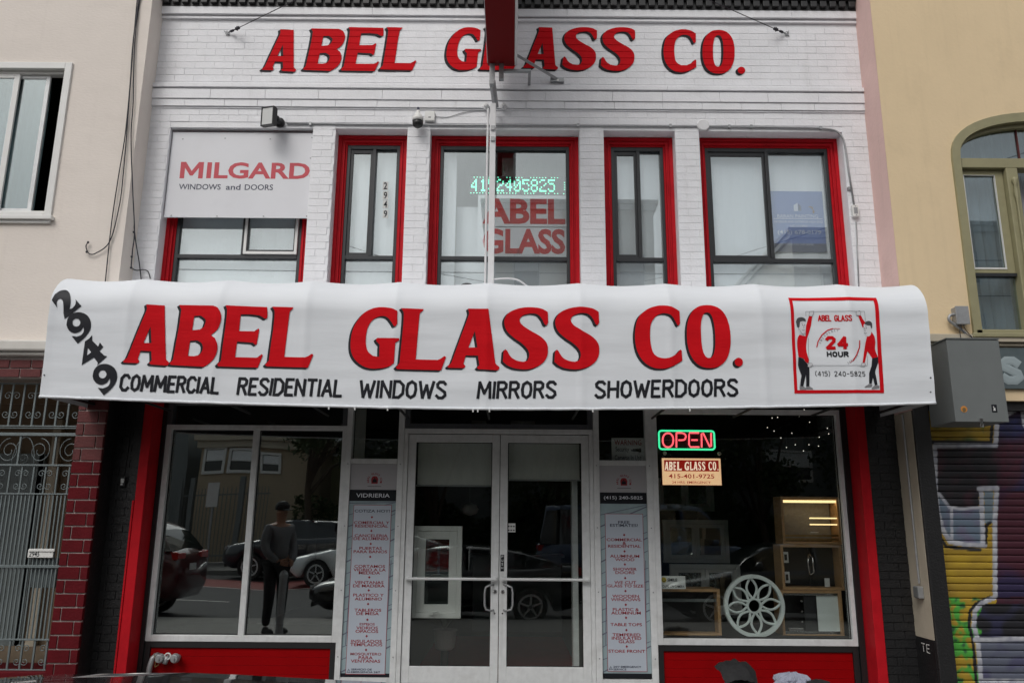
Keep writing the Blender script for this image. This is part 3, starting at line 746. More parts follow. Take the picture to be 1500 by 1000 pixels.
# little scraps of stitching along the hem
sm_ = MB()
for px in (482,520,568,693,700,717,868,1010): 
    x = AX(px, 597, -1.1); z = a_zb(x)-0.018; sm_.box(x-0.006, x+0.006, -1.112, -1.104, z-0.014, z+0.01)
obj('hem_tie', sm_, 'paper', A)
def on(x, z): return (x, a_y(x, min(z, a_zt(x)-0.0008)), z)
def awn_px(px, py):                              # where a sight line meets the cloth front
    Y = -1.12
    for _ in range(8): p = at(px, py, Y); Y = a_y(p.x, p.z)
    p = at(px, py, Y); return p.x, p.z
AN = [('A',184,252,446,535),('B',252.5,322.5,447,537),('E',321.5,390,448,538),('L',391.5,460.5,449.5,538),
      ('G',514,585,450,540),('L',581,654,452,542),('A',656,732,452,542),('S',737,803,450,541),('S',812,878,449.5,541),
      ('C',930,998,447.5,540),('O',1006,1070,447,539),('.',1076,1088,524,536.5)]
for ch, a, b, t, u in AN:
    xa, zt1 = awn_px((a+b)/2, t); xb, zb1 = awn_px((a+b)/2, u)
    x0, x1 = awn_px(a, (t+u)/2)[0], awn_px(b, (t+u)/2)[0]; sl = (0.012 if a < 500 else 0 if a < 800 else -0.008)
    red, shd = MB(), MB()
    for k, (dx, dz) in enumerate(((-0.007,-0.005),(-0.014,-0.010),(-0.020,-0.015))): glyph(shd, ch, x0, x1, zb1, zt1, on, dx, dz, su=0.018, sv=0.022, depth=0.0034+0.0006*(3-k), slope=-sl)
    glyph(red, ch, x0, x1, zb1, zt1, on, 0, 0, su=0.018, sv=0.022, depth=0.0062, slope=-sl)
    lo = obj('letter', red, 'red', A); obj('letter_shadow', shd, 'shadowink', lo)
onl = lambda x, z: (lambda q: (q[0], q[1]-0.0035, q[2]))(on(x, z))
for s, a, b, tl_, bl_, tr_, br_ in (('COMMERCIAL',175,322,547,573,552,578),('RESIDENTIAL',347,502,552,579,555,582),('WINDOWS',525,654,556,583,557,585),('MIRRORS',698,815,558,584.5,557,584),('SHOWERDOORS',870,1081,557,584,554,581)):
    xa, za = awn_px(a, (tl_+bl_)/2); xb, zb2 = awn_px(b, (tr_+br_)/2)
    _, z1 = awn_px((a+b)/2, (tl_+tr_)/2); _, z0 = awn_px((a+b)/2, (bl_+br_)/2)
    sl = (zb2-za)/(xb-xa); xm = (xa+xb)/2
    blk = MB(); stroke_text(blk, s, xa, xb, z0, z1, 0.026, (lambda sl, xm: (lambda x, z: onl(x, z+sl*(x-xm))))(sl, xm), gap=2.3, shear=0.06)
    obj('word', blk, 'ink', A)
# house number, tumbling down the left end
def awn_loops(mb, loops, ox, oy, sc, dep=0.004, su=0.02, sv=0.022):
    lp = [[awn_px(ox+p[0]/sc, oy+p[1]/sc) for p in l] for l in loops]
    v, f = poly2d(lp); v, f = refine(v, f, su, sv)
    v3 = [(lambda q: (q[0], q[1]-dep, q[2]))(on(a, b)) for a, b in v]; mb.add(v3, face_cam(v3, f))
N2 = [path([(92,140),[(120,90),(165,62),(215,58),(243,88),(250,140),(246,190),(240,216)],[(262,210),(285,185),(293,155),(290,132)],(340,190),(200,300),(190,250),[(190,205),(186,155),(168,130),(148,134),(134,160),(138,205)]])]
N9 = [path([[(215,345),(228,290),(270,250),(330,242),(385,265),(415,310),(418,370),(395,420),(362,460)],(308,505),(258,440),[(300,446),(340,430),(360,400),(359,362)],[(335,398),(290,417),(245,402),(222,372)]]), ell(298,328,33,34,20)]
N4 = [[(342,685),(370,485),(405,462),(430,432),(430,478),(480,528),(495,495),(524,532),(492,565),(530,603),(555,610),(470,687),(478,665),(445,620)], [(393,538),(386,604),(422,576)]]
N9b = [[(p[0]+219, p[1]+432) for p in l] for l in N9]
for n_ in (N2, N9, N4, N9b): blk = MB(); awn_loops(blk, n_, 60, 415, 5.714); obj('digit', blk, 'ink', A)
# round-the-clock badge with two men holding a pane (origin 1150,425, scale 6.25)
def bl(mb, loops, dep=0.004): awn_loops(mb, loops, 1150, 425, 6.25, dep, 0.02, 0.022)
def bpt(x, y): return awn_px(1150+x/6.25, 425+y/6.25)
def bline(mb, pts, w, dep=0.004):
    q = [bpt(*p) for p in pts]; fine = [q[0]]
    for a, b in zip(q, q[1:]):
        n_ = max(1, int(math.dist(a, b)/0.04))
        fine += [(a[0]+(b[0]-a[0])*k/n_, a[1]+(b[1]-a[1])*k/n_) for k in range(1, n_+1)]
    ribbon(mb, fine, w/2, lambda x, z: (lambda t: (t[0], t[1]-dep, t[2]))(on(x, z)), 0.0006)
rd, dk, thn, ski, hair, shoe, hr = MB(), MB(), MB(), MB(), MB(), MB(), MB()
bl(rd, [[(28,70),(540,64),(832,70),(905,940),(85,944)], [(64,95),(545,93),(808,96),(868,912),(112,914)]])
sh1 = [path([(132,408),[(160,416),(185,420)],(190,330),(218,235),(248,240),[(235,330),(215,395),(200,440)],[(192,500),(195,560),(218,640)],(210,672),[(185,655),(165,625),(122,612)],[(112,540),(108,470),(118,425)]])]
sh2 = [path([(790,380),[(815,420),(825,470),(822,540)],[(835,580),(850,610)],(795,622),[(775,590),(750,560)],(725,665),(708,662),(725,560),[(735,480),(750,420)],(700,345),(668,235),(692,230),[(715,270),(735,300)],(722,330),(745,402)])]
sh2 = [path([(790,380),[(815,420),(825,470),(822,540),(848,612)],(795,622),[(775,590),(752,560)],(727,665),(708,662),(722,560),[(735,480),(752,408)],(775,385)]) ]
arm2 = [path([(668,235),(692,230),[(712,268),(735,300)],(722,345),(708,340)])]
for l in (sh1, sh2, arm2): bl(rd, l)
bl(dk, [path([(122,614),[(165,628),(185,655)],[(215,690),(222,740),(222,880)],(192,882),(190,770),(165,880),(138,880),[(148,780),(120,700),(118,650)]])])
bl(dk, [path([(795,622),(850,612),[(852,660),(825,740),(832,790)],(845,865),(820,870),(802,800),(792,855),(768,855),[(768,760),(790,690)]])])
for c_, fl in (((150,325),1), ((752,345),-1)):
    bl(ski, [path([[(c_[0]-34,c_[1]-30),(c_[0],c_[1]-48),(c_[0]+32,c_[1]-25),(c_[0]+38,c_[1]+20),(c_[0]+30,c_[1]+62),(c_[0]+8,c_[1]+78),(c_[0]-15,c_[1]+68),(c_[0]-36,c_[1]+20)]])] , 0.0042)
bl(hair, [path([(108,338),[(98,290),(112,258),(150,248),(182,262),(188,285)],[(160,283),(136,290)],(130,340),(120,345)])], 0.0052)
bl(hair, [path([(726,310),[(735,290),(765,282),(792,300),(796,345)],(785,352),(778,325),[(750,322),(735,315)]])], 0.0052)
for q in ([(131,885),(168,880),(200,900),(190,912),(132,908)], [(190,885),(225,880),(257,900),(250,908),(190,903)], [(724,885),(765,858),(798,862),(795,882),(740,890)], [(788,900),(820,868),(860,872),(862,895),(800,905)]): bl(shoe, [q])
for q in ([(216,235),(222,196),(262,192),(260,212),(246,240)], [(650,232),(648,196),(682,190),(692,205),(686,232)], [(205,700),(210,668),(245,670),(252,690),(225,706)], [(690,695),(700,668),(728,664),(735,680),(725,698)]):
    bl(ski, [q], 0.0042); bline(thn, q+[q[0]], 0.0022, 0.0048)
for q in ([(190,240),(188,196),(725,195),(735,290)], [(212,440),(216,690),(750,690),(756,600)]): bline(thn, q, 0.0024)
for cx, cy, s_ in ((158,322,1), (742,350,-1)):                    # simple faces
    bline(thn, [(cx-2,cy-8),(cx+2,cy+2)], 0.005, 0.0048); bline(thn, [(cx+18*s_,cy-6),(cx+20*s_,cy+3)], 0.005, 0.0048)
    bline(thn, [(cx+8*s_,cy),(cx+16*s_,cy+22),(cx+6*s_,cy+26)], 0.0025, 0.0048); bline(thn, [(cx-4*s_,cy+42),(cx+6*s_,cy+48),(cx+18*s_,cy+40)], 0.004, 0.0048)
    bline(thn, [(cx-10,cy-18),(cx+2,cy-20)], 0.003, 0.0048)
bline(thn, [(128,330),(118,342),(126,362),(134,358)], 0.0025, 0.0048)
bline(thn, [(138,370),(150,392),(168,412),(186,398)], 0.0025, 0.0048)
bline(thn, [(120,614),(119,660),(150,780),(132,885)], 0.0022, 0.0048)
bline(rd, [(289,520),(300,470),(335,410),(390,365),(435,352)], 0.009); bline(rd, [(435,352),(490,352),(500,354)], 0.004)
bline(rd, [(682,462),(680,520),(655,590),(625,640)], 0.010); bline(rd, [(625,640),(592,664)], 0.004)
def btext(mb, s, x0, x1, yt, yb, w, gap=2.6):
    a, zt1 = bpt(x0, (yt+yb)/2); b, _ = bpt(x1, (yt+yb)/2); z1 = bpt((x0+x1)/2, yt)[1]; z0 = bpt((x0+x1)/2, yb)[1]
    stroke_text(mb, s, a, b, z0, z1, w, onl, gap)
btext(rd, 'ABEL GLASS', 298, 612, 228, 285, 0.0105, 2.4)
btext(rd, '24', 368, 580, 420, 545, 0.030, 3.4)
btext(dk, 'HOUR', 380, 582, 560, 612, 0.013, 3.0)
btext(dk, '(415) 240-5825', 275, 732, 742, 788, 0.0052, 3.2)
for s, cx, cy, r, a0, a1 in (('EMERGENCY',480,540,170,196,274),('SERVICE',480,470,218,66,32)):
    n_ = len(s)
    for i, c in enumerate(s):
        an = rad(a0+(a1-a0)*(i+0.5)/n_); ex, ey = cx+r*math.cos(an), cy+r*math.sin(an)
        X, Z = bpt(ex, ey); rt = (an+math.pi/2) if a1 > a0 else (an-math.pi/2)
        wd, strokes = SF[c]; k = 0.0012
        for st in strokes:
            q = []
            for p in st:
                u, v = (p[0]-wd/2)*k*1.25, (p[1]-7)*k; t_ = -rt
                q.append((X+u*math.cos(t_)-v*math.sin(t_), Z+u*math.sin(t_)+v*math.cos(t_)))
            ribbon(thn, q, 0.0009, onl, 0.0004)
obj('badge_red_paint', rd, 'red', A); obj('badge_black_paint', dk, 'ink', A, kind='stuff'); obj('badge_faces_and_hands', ski, 'signwhite', A)
obj('badge_hair', hair, 'skinink', A); obj('badge_shoes', shoe, 'greyink', A); obj('badge_line_work', thn, 'skinink', A)
dots = MB()
for px, py in ((65,549),(1363,553),(1363,574)): x, z = awn_px(px, py); dots.lathe([(0.006,-0.006),(0.006,0)], on(x, z), 'Y', 8)
obj('eyelet', dots, 'ink', A)
# ================================================================ neighbour on the left
YL = -0.28; XLc = -3.99
LB = thing('beige_building', 'beige stucco building on the left with a red brick ground floor and iron gate', 'building', (-6,YL,0))
zl0 = AZ(60, 500, YL)                              # underside of the stucco
wx1 = -4.60; wz0, wz1 = AZ(40, 328, YL), AZ(60, 93, YL)
wxr = (AX(108,93,YL)+AX(75,325,YL))/2
wxl = wxr-1.55
st = MB().box(wxr-0.015, XLc-0.012, YL, 0.0, zl0, 10).box(-14, wxl+0.015, YL, 0.0, zl0, 10).box(wxl+0.015, wxr-0.015, YL, 0, wz1-0.01, 10).box(wxl+0.015, wxr-0.015, YL, 0, zl0, wz0+0.01)
obj('wall', st, 'beige', LB)
obj('side_wall', MB().box(XLc-0.20, XLc-0.012, 0.001, 9, 0, 10).box(-14, -13.8, 0.001, 9, 0, 10).box(-13.8, XLc-0.21, 8.8, 9, 0, 10).box(-13.8, XLc-0.21, 0.5, 8.8, 9.8, 9.99), 'beige', LB)
w_ = obj('window', MB().frame(wxl, wxr, wz0+0.075, wz1, YL-0.025, YL+0.12, 0.075,0.075,0.075,0.05).box(wxl-0.03, wxr+0.03, YL-0.06, YL-0.0, wz0+0.035, wz0+0.074).box(wxl, wxr, YL-0.03, YL, wz0, wz0+0.034), 'tvw', LB, bevel=0.005)
ix0, ix1, iz0, iz1 = wxl+0.077, wxr-0.077, wz0+0.127, wz1-0.077
obj('track', MB().frame(ix0, ix1, iz0, iz1, YL+0.03, YL+0.11, 0.03,0.03,0.03,0.03), 'tvw', w_, bevel=0.003)
xm = AX(20,150,YL+.05); x2 = AX(66,150,YL+.08)
obj('sash', MB().frame(ix0+0.03, xm+0.035, iz0+0.03, iz1-0.03, YL+0.035, YL+0.06, 0.05,0.06,0.05,0.05), 'tvw', w_, bevel=0.003)
obj('sash', MB().frame(xm-0.05, x2+0.03, iz0+0.03, iz1-0.03, YL+0.065, YL+0.09, 0.03,0.045,0.04,0.04), 'alu', w_, bevel=0.003)
obj('pane', MB().box(ix0+0.08, xm-0.025, YL+0.045, YL+0.05, iz0+0.08, iz1-0.08), 'glassn', w_)
obj('pane', MB().box(xm-0.02, x2-0.015, YL+0.075, YL+0.08, iz0+0.07, iz1-0.07), 'glassn', w_)
cu = MB(); k = 0; x = ix0
while x < x2-0.08:
    x_ = x+0.03; cu.add([(x,-0.02+0.02*math.sin(k*1.1),iz0),(x_,-0.02+0.02*math.sin((k+1)*1.1),iz0),(x_,-0.02+0.02*math.sin((k+1)*1.1),iz1),(x,-0.02+0.02*math.sin(k*1.1),iz1)], [(0,1,2,3)]); x = x_; k += 1
obj('curtain', cu, 'teal', w_, smooth=True)
obj('window_room', MB().box(ix0-0.2, ix1+0.2, 1.2, 1.25, iz0-0.3, iz1+0.3).box(ix0-.25,ix0-.2,0.02,1.2,iz0-.3,iz1+.3).box(ix1+.2,ix1+.25,0.02,1.2,iz0-.3,iz1+.3).box(ix0-.2,ix1+.2,0.02,1.2,iz1+.3,iz1+.35).box(ix0-.2,ix1+.2,0.02,1.2,iz0-.35,iz0-.3), 'dark', w_)
# ledge, worn soldier course, lintel
zc1, zc0 = AZ(30,500,YL), AZ(30,516,YL-0.1)
obj('ledge', MB().box(-14, XLc-0.12, YL-0.10, YL+0.2, zc0+0.02, zc1-0.002).box(-14, XLc-0.12, YL-0.06, YL+0.2, zc0-0.02, zc0+0.018), 'beige2', LB, bevel=0.02)
zb1, zb0 = zc0-0.05, AZ(30,553,YL)
lb = obj('lintel', MB().box(-14, -4.0, YL+0.012, YL+0.30, zb0, zc0-0.022), 'mortar', LB)
x = XLc-0.04; k = 0; bp = None
hb = (zb1-zb0)
x = -4.03
while x > -7.5:
    for r_ in (0, 1):
        xx = x-(0.11 if r_ else 0); L_ = 0.20
        o = bp.copy() if bp else obj('brick', MB().box(-L_/2, L_/2, -0.012, 0.03, -hb/4+0.006, hb/4-0.006), 'oldbrick', LB, bevel=0.004)
        if bp: C.objects.link(o)
        bp = bp or o; o.location = (xx-L_/2, YL+0.012-R.random()*0.004, zb0+hb*(0.26+0.5*r_)); o.rotation_euler = (0, (R.random()-.5)*0.02, 0)
    x -= 0.212
# brick pier
PX0, PX1 = AX(93,780,YL)-0.005, AX(135,780,YL)
pr = obj('brick_pier', MB().box(PX0+0.006, PX1-0.004, YL+0.008, YL+0.5, 0.0, zb0-0.002), 'mortar', LB)
pitch = 0.1225; z = 0.0; k = 0; pw = PX1-PX0; shp = {}
while z < zb0-0.03:
    h = min(pitch, zb0-z)-0.013
    cut = pw*(0.27 if k % 2 else 0.74)
    for a, b in ((0, cut-0.004), (cut+0.006, pw)):
        old = z > 2.02; key = (round(b-a,3), round(h,3), old)
        if key not in shp: o = shp[key] = obj('brick', MB().box(-(b-a)/2, (b-a)/2, -0.012, 0.03, -h/2, h/2), 'oldbrick' if old else 'maroon', pr, bevel=0.004)
        else: o = shp[key].copy(); C.objects.link(o)
        o.location = (PX0+(a+b)/2, YL+0.010-R.random()*0.004, z+pitch/2); o.rotation_euler = ((R.random()-.5)*0.015, (R.random()-.5)*0.008, 0)
    z += pitch; k += 1
obj('pier_side', MB().box(PX1-0.003, XLc-0.001, YL+0.03, 0.30, 0.0, zb0), 'black', LB)
# vestibule behind the gate
VX = -9.0
obj('vestibule', MB().box(VX, PX0-0.0, 1.6, 1.7, 0, 2.9).box(PX0-0.0, PX0+0.02, 0.25, 1.6, 0, 2.9).box(VX, PX0, 0.03, 1.6, zb0+0.01, 2.95).box(VX, PX0, 0.3, 1.6, -0.02, 0.14), 'vest', LB)
obj('vestibule_trim', MB().box(AX(66,720,1.5), AX(78,720,1.5), 1.50, 1.59, 0.14, 2.7).box(AX(48,720,1.5), AX(55,720,1.5), 1.54, 1.59, 0.14, 2.3), 'cream', LB)
obj('inner_door', MB().box(-6.6, -5.55, 1.54, 1.59, 0.14, 2.3), 'iron', LB)
obj('step', MB().box(VX, PX0-0.0, YL+0.05, 0.29, 0.0, AZ(40,985,YL)-0.0), 'maroon', LB, bevel=0.01)
# iron gate
YI = -0.14
GT = thing('iron_gate', 'grey green wrought iron security gate with scrolls and close upright bars beside red brick pier', 'gate', (-5.2,YI,0))
gx1 = PX0-0.008; gx0 = -6.4
def gz(y): return AZ(50, y, YI)
hz = [(562,0.013),(624,0.012),(627,0.008),(636,0.030),(681,0.016),(723,0.013),(829,0.026),(936,0.015),(981,0.018)]
for y, h in hz:
    obj('rail', MB().box(gx0, gx1, YI-0.016-(0.004 if h > 0.02 else 0), YI+0.016, gz(y)-h/2, gz(y)+h/2), 'iron', GT, bevel=0.002)
obj('upright', MB().box(gx1-0.035, gx1-0.012, YI-0.013, YI+0.013, gz(981)-0.02, gz(640)), 'iron', GT)
def bars(y0, y1, step, ph=0.0, w=0.007):
    x = gx1-0.05-ph; p = None; h = gz(y0)-gz(y1)
    while x > gx0:
        if p is None: p = o = obj('bar', MB().box(-w, w, -w, w, -h/2, h/2), 'iron', GT)
        else: o = p.copy(); C.objects.link(o)
        o.location = (x, YI, (gz(y0)+gz(y1))/2); x -= step
bars(563,624,0.116,0.0,0.008); bars(638,680,0.35,0.2,0.009); bars(682,723,0.116,0.03,0.007); bars(724,936,0.0385,0.0,0.0065); bars(937,981,0.116,0.03,0.008)
def scroll(mb, x, z, r, flip, up):               # a C scroll curling away from its bar
    pts = []
    for i in range(22):
        t = i/21; a = -math.pi/2+t*2.6*math.pi; rr = r*(1-0.80*t)
        pts.append((x+flip*(r*0.95+rr*math.sin(a)*1.0-0.0), YI, z+up*(rr*-math.cos(a)*-1.0)))
    mb.tube(pts, 0.0042, 5)
def scroll_row(y0, y1, step, ph):
    x = gx1-0.05-ph; zc = (gz(y0)+gz(y1))/2; h = (gz(y0)-gz(y1)); p = None
    while x > gx0+0.1:
        if p is None:
            m = MB()
            for f in (-1, 1):
                for u in (-1, 1): scroll(m, 0.004*f, u*h*0.22, 0.036*min(1.15, h/0.27*1.0), f, u)
            for i, v in enumerate(m.v): pass
            p = o = obj('scroll', m, 'iron', GT, smooth=True)
        else: o = p.copy(); C.objects.link(o)
        o.location = (x, 0, zc); x -= step
scroll_row(563,624,0.232,0.0); scroll_row(682,723,0.232,0.03); scroll_row(937,981,0.232,0.03)
for i in range(7):                               # big lyre scrolls in the header panel
    xc = gx1-0.10-i*0.30; m = MB(); zc = (gz(640)+gz(680))/2; h = gz(640)-gz(680); f = -1 if i % 2 else 1
    pts = []
    for k in range(34):
        t = k/33; a = math.pi*0.5+t*3.6*math.pi; rr = h*0.46*(1-0.78*t); pts.append((xc+f*rr*math.cos(a)*0.9, YI, zc+rr*math.sin(a)))
    m.tube(pts, 0.0042, 5)
    m.tube([(xc+f*0.15+f*0.11*math.sin(k/9*math.pi*0.5), YI-0.001, gz(680)+h*math.cos(k/9*math.pi/2)) for k in range(10)], 0.0042, 5)
    pts = []
    for k in range(20): t = k/19; a = -math.pi/2+t*2.6*math.pi; rr = 0.05*(1-0.75*t); pts.append((xc+f*(0.15)+rr*math.cos(a), YI, gz(680)+0.06+rr*math.sin(a)))
    m.tube(pts, 0.0042, 5)
    obj('large_scroll', m, 'iron', GT, smooth=True)
# letter slot with number and mail box behind the bars
MP = thing('letter_box', 'grey steel letter box with white slot plate numbered 2945 behind the gate bars', 'letter box', (AX(60,830,YI),YI,0.9))
px = lambda a, b: AX(a, b, YI-0.02)
obj('slot_plate', MB().box(px(42,808), px(79,808), YI-0.032, YI-0.016, AZ(60,816,YI), AZ(60,804,YI)), 'tvw', MP, bevel=0.003)
obj('slot_flap', MB().box(px(44,808), px(81,808), YI-0.042, YI-0.033, AZ(60,807,YI), AZ(60,803,YI)), 'tvw', MP, bevel=0.002)
tx = MB()
for i, c in enumerate('2045'):
    c = '9' if i == 1 else c
put_text(tx, '2945', px(44,810), px(59,810), AZ(60,814.5,YI), AZ(60,807,YI), YI-0.0335, 0.01)
obj('slot_number', tx, 'ink', MP)
obj('box_body', MB().box(px(42,840), px(76,840), YI+0.03, YI+0.10, AZ(60,861,YI), AZ(60,817,YI)), 'iron', MP, bevel=0.008)
# cables sagging down the left corner
def cable(label, pts, r=0.006, grp=None):
    q = cr([(p[0], p[1]) for p in pts], 8); d = [pts[0][2]+(pts[-1][2]-pts[0][2])*i/(len(q)-1) for i in range(len(q))]
    o = obj('cable', MB().tube([at(p[0], p[1], y) for p, y in zip(q, d)], r, 6), 'cable', None, smooth=True)
    return tag(o, label, 'cable', 'black cables hanging down the corner of the beige building')
Yc = YL-0.025
cable('black cable ending in an upturned hook on the beige stucco', [(202,-12,Yc),(196,55,Yc),(192,110,Yc),(186,190,Yc),(181,250,Yc),(175,300,Yc),(161,353,Yc),(140,371,Yc),(130,371,Yc),(126,361,Yc),(129,355,Yc)], 0.0055)
cable('black cable running straight down behind the awning at its left end', [(205,-12,Yc),(195,60,Yc),(190,130,Yc),(183,200,Yc),(173,262,Yc),(163,330,Yc),(154,415,Yc),(152,440,Yc)], 0.0055)
cable('thin black cable along the beige corner, bulging to the right near the top', [(207,-12,Yc),(199,45,Yc),(201,90,Yc),(198,130,Yc),(193,180,Yc),(188,260,Yc),(194,310,Yc),(199,355,-.02),(204,385,-.02),(208,420,-.02)], 0.0055)
cable('black cable that frays at the white brick corner', [(204,-12,Yc),(197,70,Yc),(195,150,Yc),(192,200,Yc),(194,270,Yc),(197,338,Yc),(194,368,Yc),(192,392,Yc)], 0.006)
cable('short black cable end curling on the white brick above the awning', [(192,392,-.03),(200,396,-.03),(210,395,-.03),(217,398,-.02),(220,408,-.02)], 0.005)
kn = MB()
for px_, py_ in ((192,392),(193,376),(196,340),(129,355),(127,369)): p = at(px_, py_, Yc-0.005); kn.lathe([(0.004,-0.012),(0.011,-0.008),(0.011,0.008),(0.004,0.012)], p, 'Z', 8)
tag(obj('cable_clip', kn, 'cable', None), 'black cable clips and knots on the beige corner', 'cable clips'); 

# ================================================================ neighbour on the right
YR = -0.38; XR = 3.885
RB = thing('ochre_building', 'ochre stucco building on the right with pink side return and olive arched window', 'building', (6,YR,0))
zy0 = 2.72
awx0 = (AX(1405,240,YR)+AX(1428,478,YR))/2; awx1 = awx0+1.75; awz0 = AZ(1450,490,YR); spr = AZ(1406,232,YR); rise = AZ(1500,174,YR)-spr+0.0
arch = [(awx0+(awx1-awx0)*(0.5-0.5*math.cos(math.pi*i/24)), spr+rise*math.sin(math.pi*i/24)**0.8) for i in range(25)]
outer = [(XR+0.0, zy0), (14, zy0), (14, 10), (XR+0.0, 10)]
hole = [(awx0, awz0)]+arch+[(awx1, awz0)]
obj('wall', MB().prism([outer, hole[::-1]], YR, YR+0.3), 'yellow', RB)
rt = MB(); ns = 12                              # rounded, slightly bellied pink return
ys = [YR+0.001+(0.001-YR-0.002)*i/ns for i in range(ns+1)]
for i in range(ns):
    f = lambda i: XR-0.001-0.012*math.sin(math.pi*i/ns)
    rt.add([(f(i), ys[i], 2.62),(f(i+1), ys[i+1], 2.62),(f(i+1), ys[i+1], 10),(f(i), ys[i], 10)], [(0,1,2,3)])
obj('pink_return', rt, 'pink', RB, smooth=True)
obj('side_wall', MB().box(XR+0.006, XR+0.2, YR+0.31, 9, 0, 10).box(13.8, 14, YR+0.31, 9, 0, 10).box(XR+0.21, 13.79, 8.8, 9, 0, 10), 'yellow', RB)
obj('lower_return', MB().box(XR-0.004, XR+0.005, YR+0.03, 0.02, AZ(1340,938,YR), 2.619), 'cream', RB)
obj('lower_return_base', MB().box(XR-0.006, XR+0.005, YR+0.03, 0.02, 0.0, AZ(1340,938,YR)-0.002), 'black', RB)
shx = AX(1368,740,YR+.1)
obj('pier', MB().box(XR, shx, YR+0.002, YR+0.3, 0.0, zy0-0.001), 'black', RB, bevel=0.01)
# arched window
wn = obj('arched_window', MB().prism([[(awx0-0.055, awz0-0.0)]+[(awx0-0.055+(awx1-awx0+0.11)*(0.5-0.5*math.cos(math.pi*i/24)), spr+(rise+0.06)*math.sin(math.pi*i/24)**0.8) for i in range(25)]+[(awx1+0.055, awz0-0.0)], ([(awx0+0.03, awz0+0.0005)]+[(awx0+0.03+(awx1-awx0-0.06)*(0.5-0.5*math.cos(math.pi*i/24)), spr+(rise-0.04)*math.sin(math.pi*i/24)**0.8) for i in range(25)]+[(awx1-0.03, awz0+0.0005)])[::-1]], YR-0.03, YR+0.06), 'olive', RB, bevel=0.004)
ip = [(awx0+0.03, awz0)]+[(awx0+0.03+(awx1-awx0-0.06)*(0.5-0.5*math.cos(math.pi*i/24)), spr+(rise-0.04)*math.sin(math.pi*i/24)**0.8) for i in range(25)]+[(awx1-0.03, awz0)]
iq = [(awx0+0.050, awz0+0.05)]+[(awx0+0.050+(awx1-awx0-0.10)*(0.5-0.5*math.cos(math.pi*i/24)), spr+(rise-0.085)*math.sin(math.pi*i/24)**0.8) for i in range(25)]+[(awx1-0.050, awz0+0.05)]
obj('window_frame', MB().prism([ip, iq[::-1]], YR+0.03, YR+0.12), 'olive', wn, bevel=0.003)
zt1_ = AZ(1450,232,YR); zt0_ = AZ(1450,246,YR); mxx = AX(1484,330,YR)
obj('transom_bar', MB().box(awx0+0.05, awx1-0.05, YR-0.005, YR+0.13, zt0_, zt1_), 'olive', wn, bevel=0.006)
obj('mullion', MB().box(mxx, mxx+0.12, YR-0.01, YR+0.13, awz0+0.05, zt0_-0.001), 'olive', wn, bevel=0.008)
obj('baluster', MB().lathe([(0.02,0),(0.03,0.03),(0.014,0.08),(0.026,0.16),(0.014,0.3),(0.012,0.9),(0.026,1.0),(0.014,1.08),(0.03,1.13),(0.02,1.16)], (mxx+0.06, YR-0.03, awz0+0.5), 'Z', 12), 'olive', wn, smooth=True)
gmt = AX(1489,215,YR+.1)
obj('fanlight_bar', MB().box(gmt-0.006, gmt+0.006, YR+0.07, YR+0.10, zt1_, spr+rise*0.95-0.04), 'oldbrick', wn)
zs = AZ(1450,400,YR+.05)
obj('sash', MB().frame(awx0+0.053, mxx-0.004, zs+0.0, zt0_-0.004, YR+0.05, YR+0.10, 0.014,0.085,0.055,0.04), 'olive', wn, bevel=0.004)
obj('sash_liner', MB().frame(awx0+0.068, mxx-0.09, zs+0.041, zt0_-0.06, YR+0.045, YR+0.07, 0.014,0.004,0.003,0.016), 'tvw', wn)
obj('meeting_rail', MB().box(awx0+0.052, mxx-0.004, YR+0.035, YR+0.11, zs-0.035, zs-0.004), 'bronze', wn)
obj('pane', MB().box(awx0+0.08, mxx-0.09, YR+0.075, YR+0.08, zs+0.05, zt0_-0.06), 'glassn', wn)
obj('pane', MB().box(awx0+0.05, mxx-0.004, YR+0.085, YR+0.09, awz0+0.05, zs-0.036), 'glassn', wn)
obj('pane', MB().prism([[(p[0], max(p[1], zt1_)) for p in iq[1:-1]]], YR+0.085, YR+0.09), 'glassn', wn)
obj('sill', MB().box(awx0-0.10, awx1+0.1, YR-0.09, YR+0.13, awz0-0.045, awz0-0.001).box(awx0-0.03, awx1+0.03, YR-0.03, YR+0.13, awz0, awz0+0.048), 'olive', wn, bevel=0.008)
cu = MB(); x = awx0-0.1; k = 0
while x < awx1:
    f = lambda k: YR+0.26+0.022*math.sin(k*1.7)+0.015*math.sin(k*0.6)
    gap = 0
    cu.add([(x,f(k),awz0),(x+0.03,f(k+1),awz0),(x+0.03,f(k+1),spr+rise),(x,f(k),spr+rise)], [(0,1,2,3)]); x += 0.03; k += 1
obj('curtain', cu, 'curtain', wn, smooth=True)
# fascia and roller shutter
zf1 = AZ(1485,488,YR); zf0 = AZ(1485,570,YR)
obj('ledge', MB().box(shx-0.03, 14, YR-0.075, YR-0.001, AZ(1485,503,YR), AZ(1485,492,YR)).box(shx-0.03, 14, YR-0.04, YR-0.001, AZ(1485,508,YR), AZ(1485,504,YR)), 'cream', RB, bevel=0.006)
ff = obj('fascia', MB().box(shx+0.0, 14, YR-0.03, YR-0.0015, zf0, AZ(1485,510,YR)), 'teal', RB, bevel=0.004)
tx = MB(); px = lambda a: AX(a, 540, YR-.03)
tx2 = MB(); stroke_text(tx2, 'STYLE', px(1463), px(1463)+1.25, AZ(1485,564,YR), AZ(1485,523,YR), 0.085, flat(YR-0.032), gap=4.0, h=0.003)
obj('bubble_letters', tx2, 'bubble', ff)
obj('shutter_head', MB().box(shx, 14, YR+0.05, YR+0.10, AZ(1485,600,YR), zf0-0.002), 'black', RB)
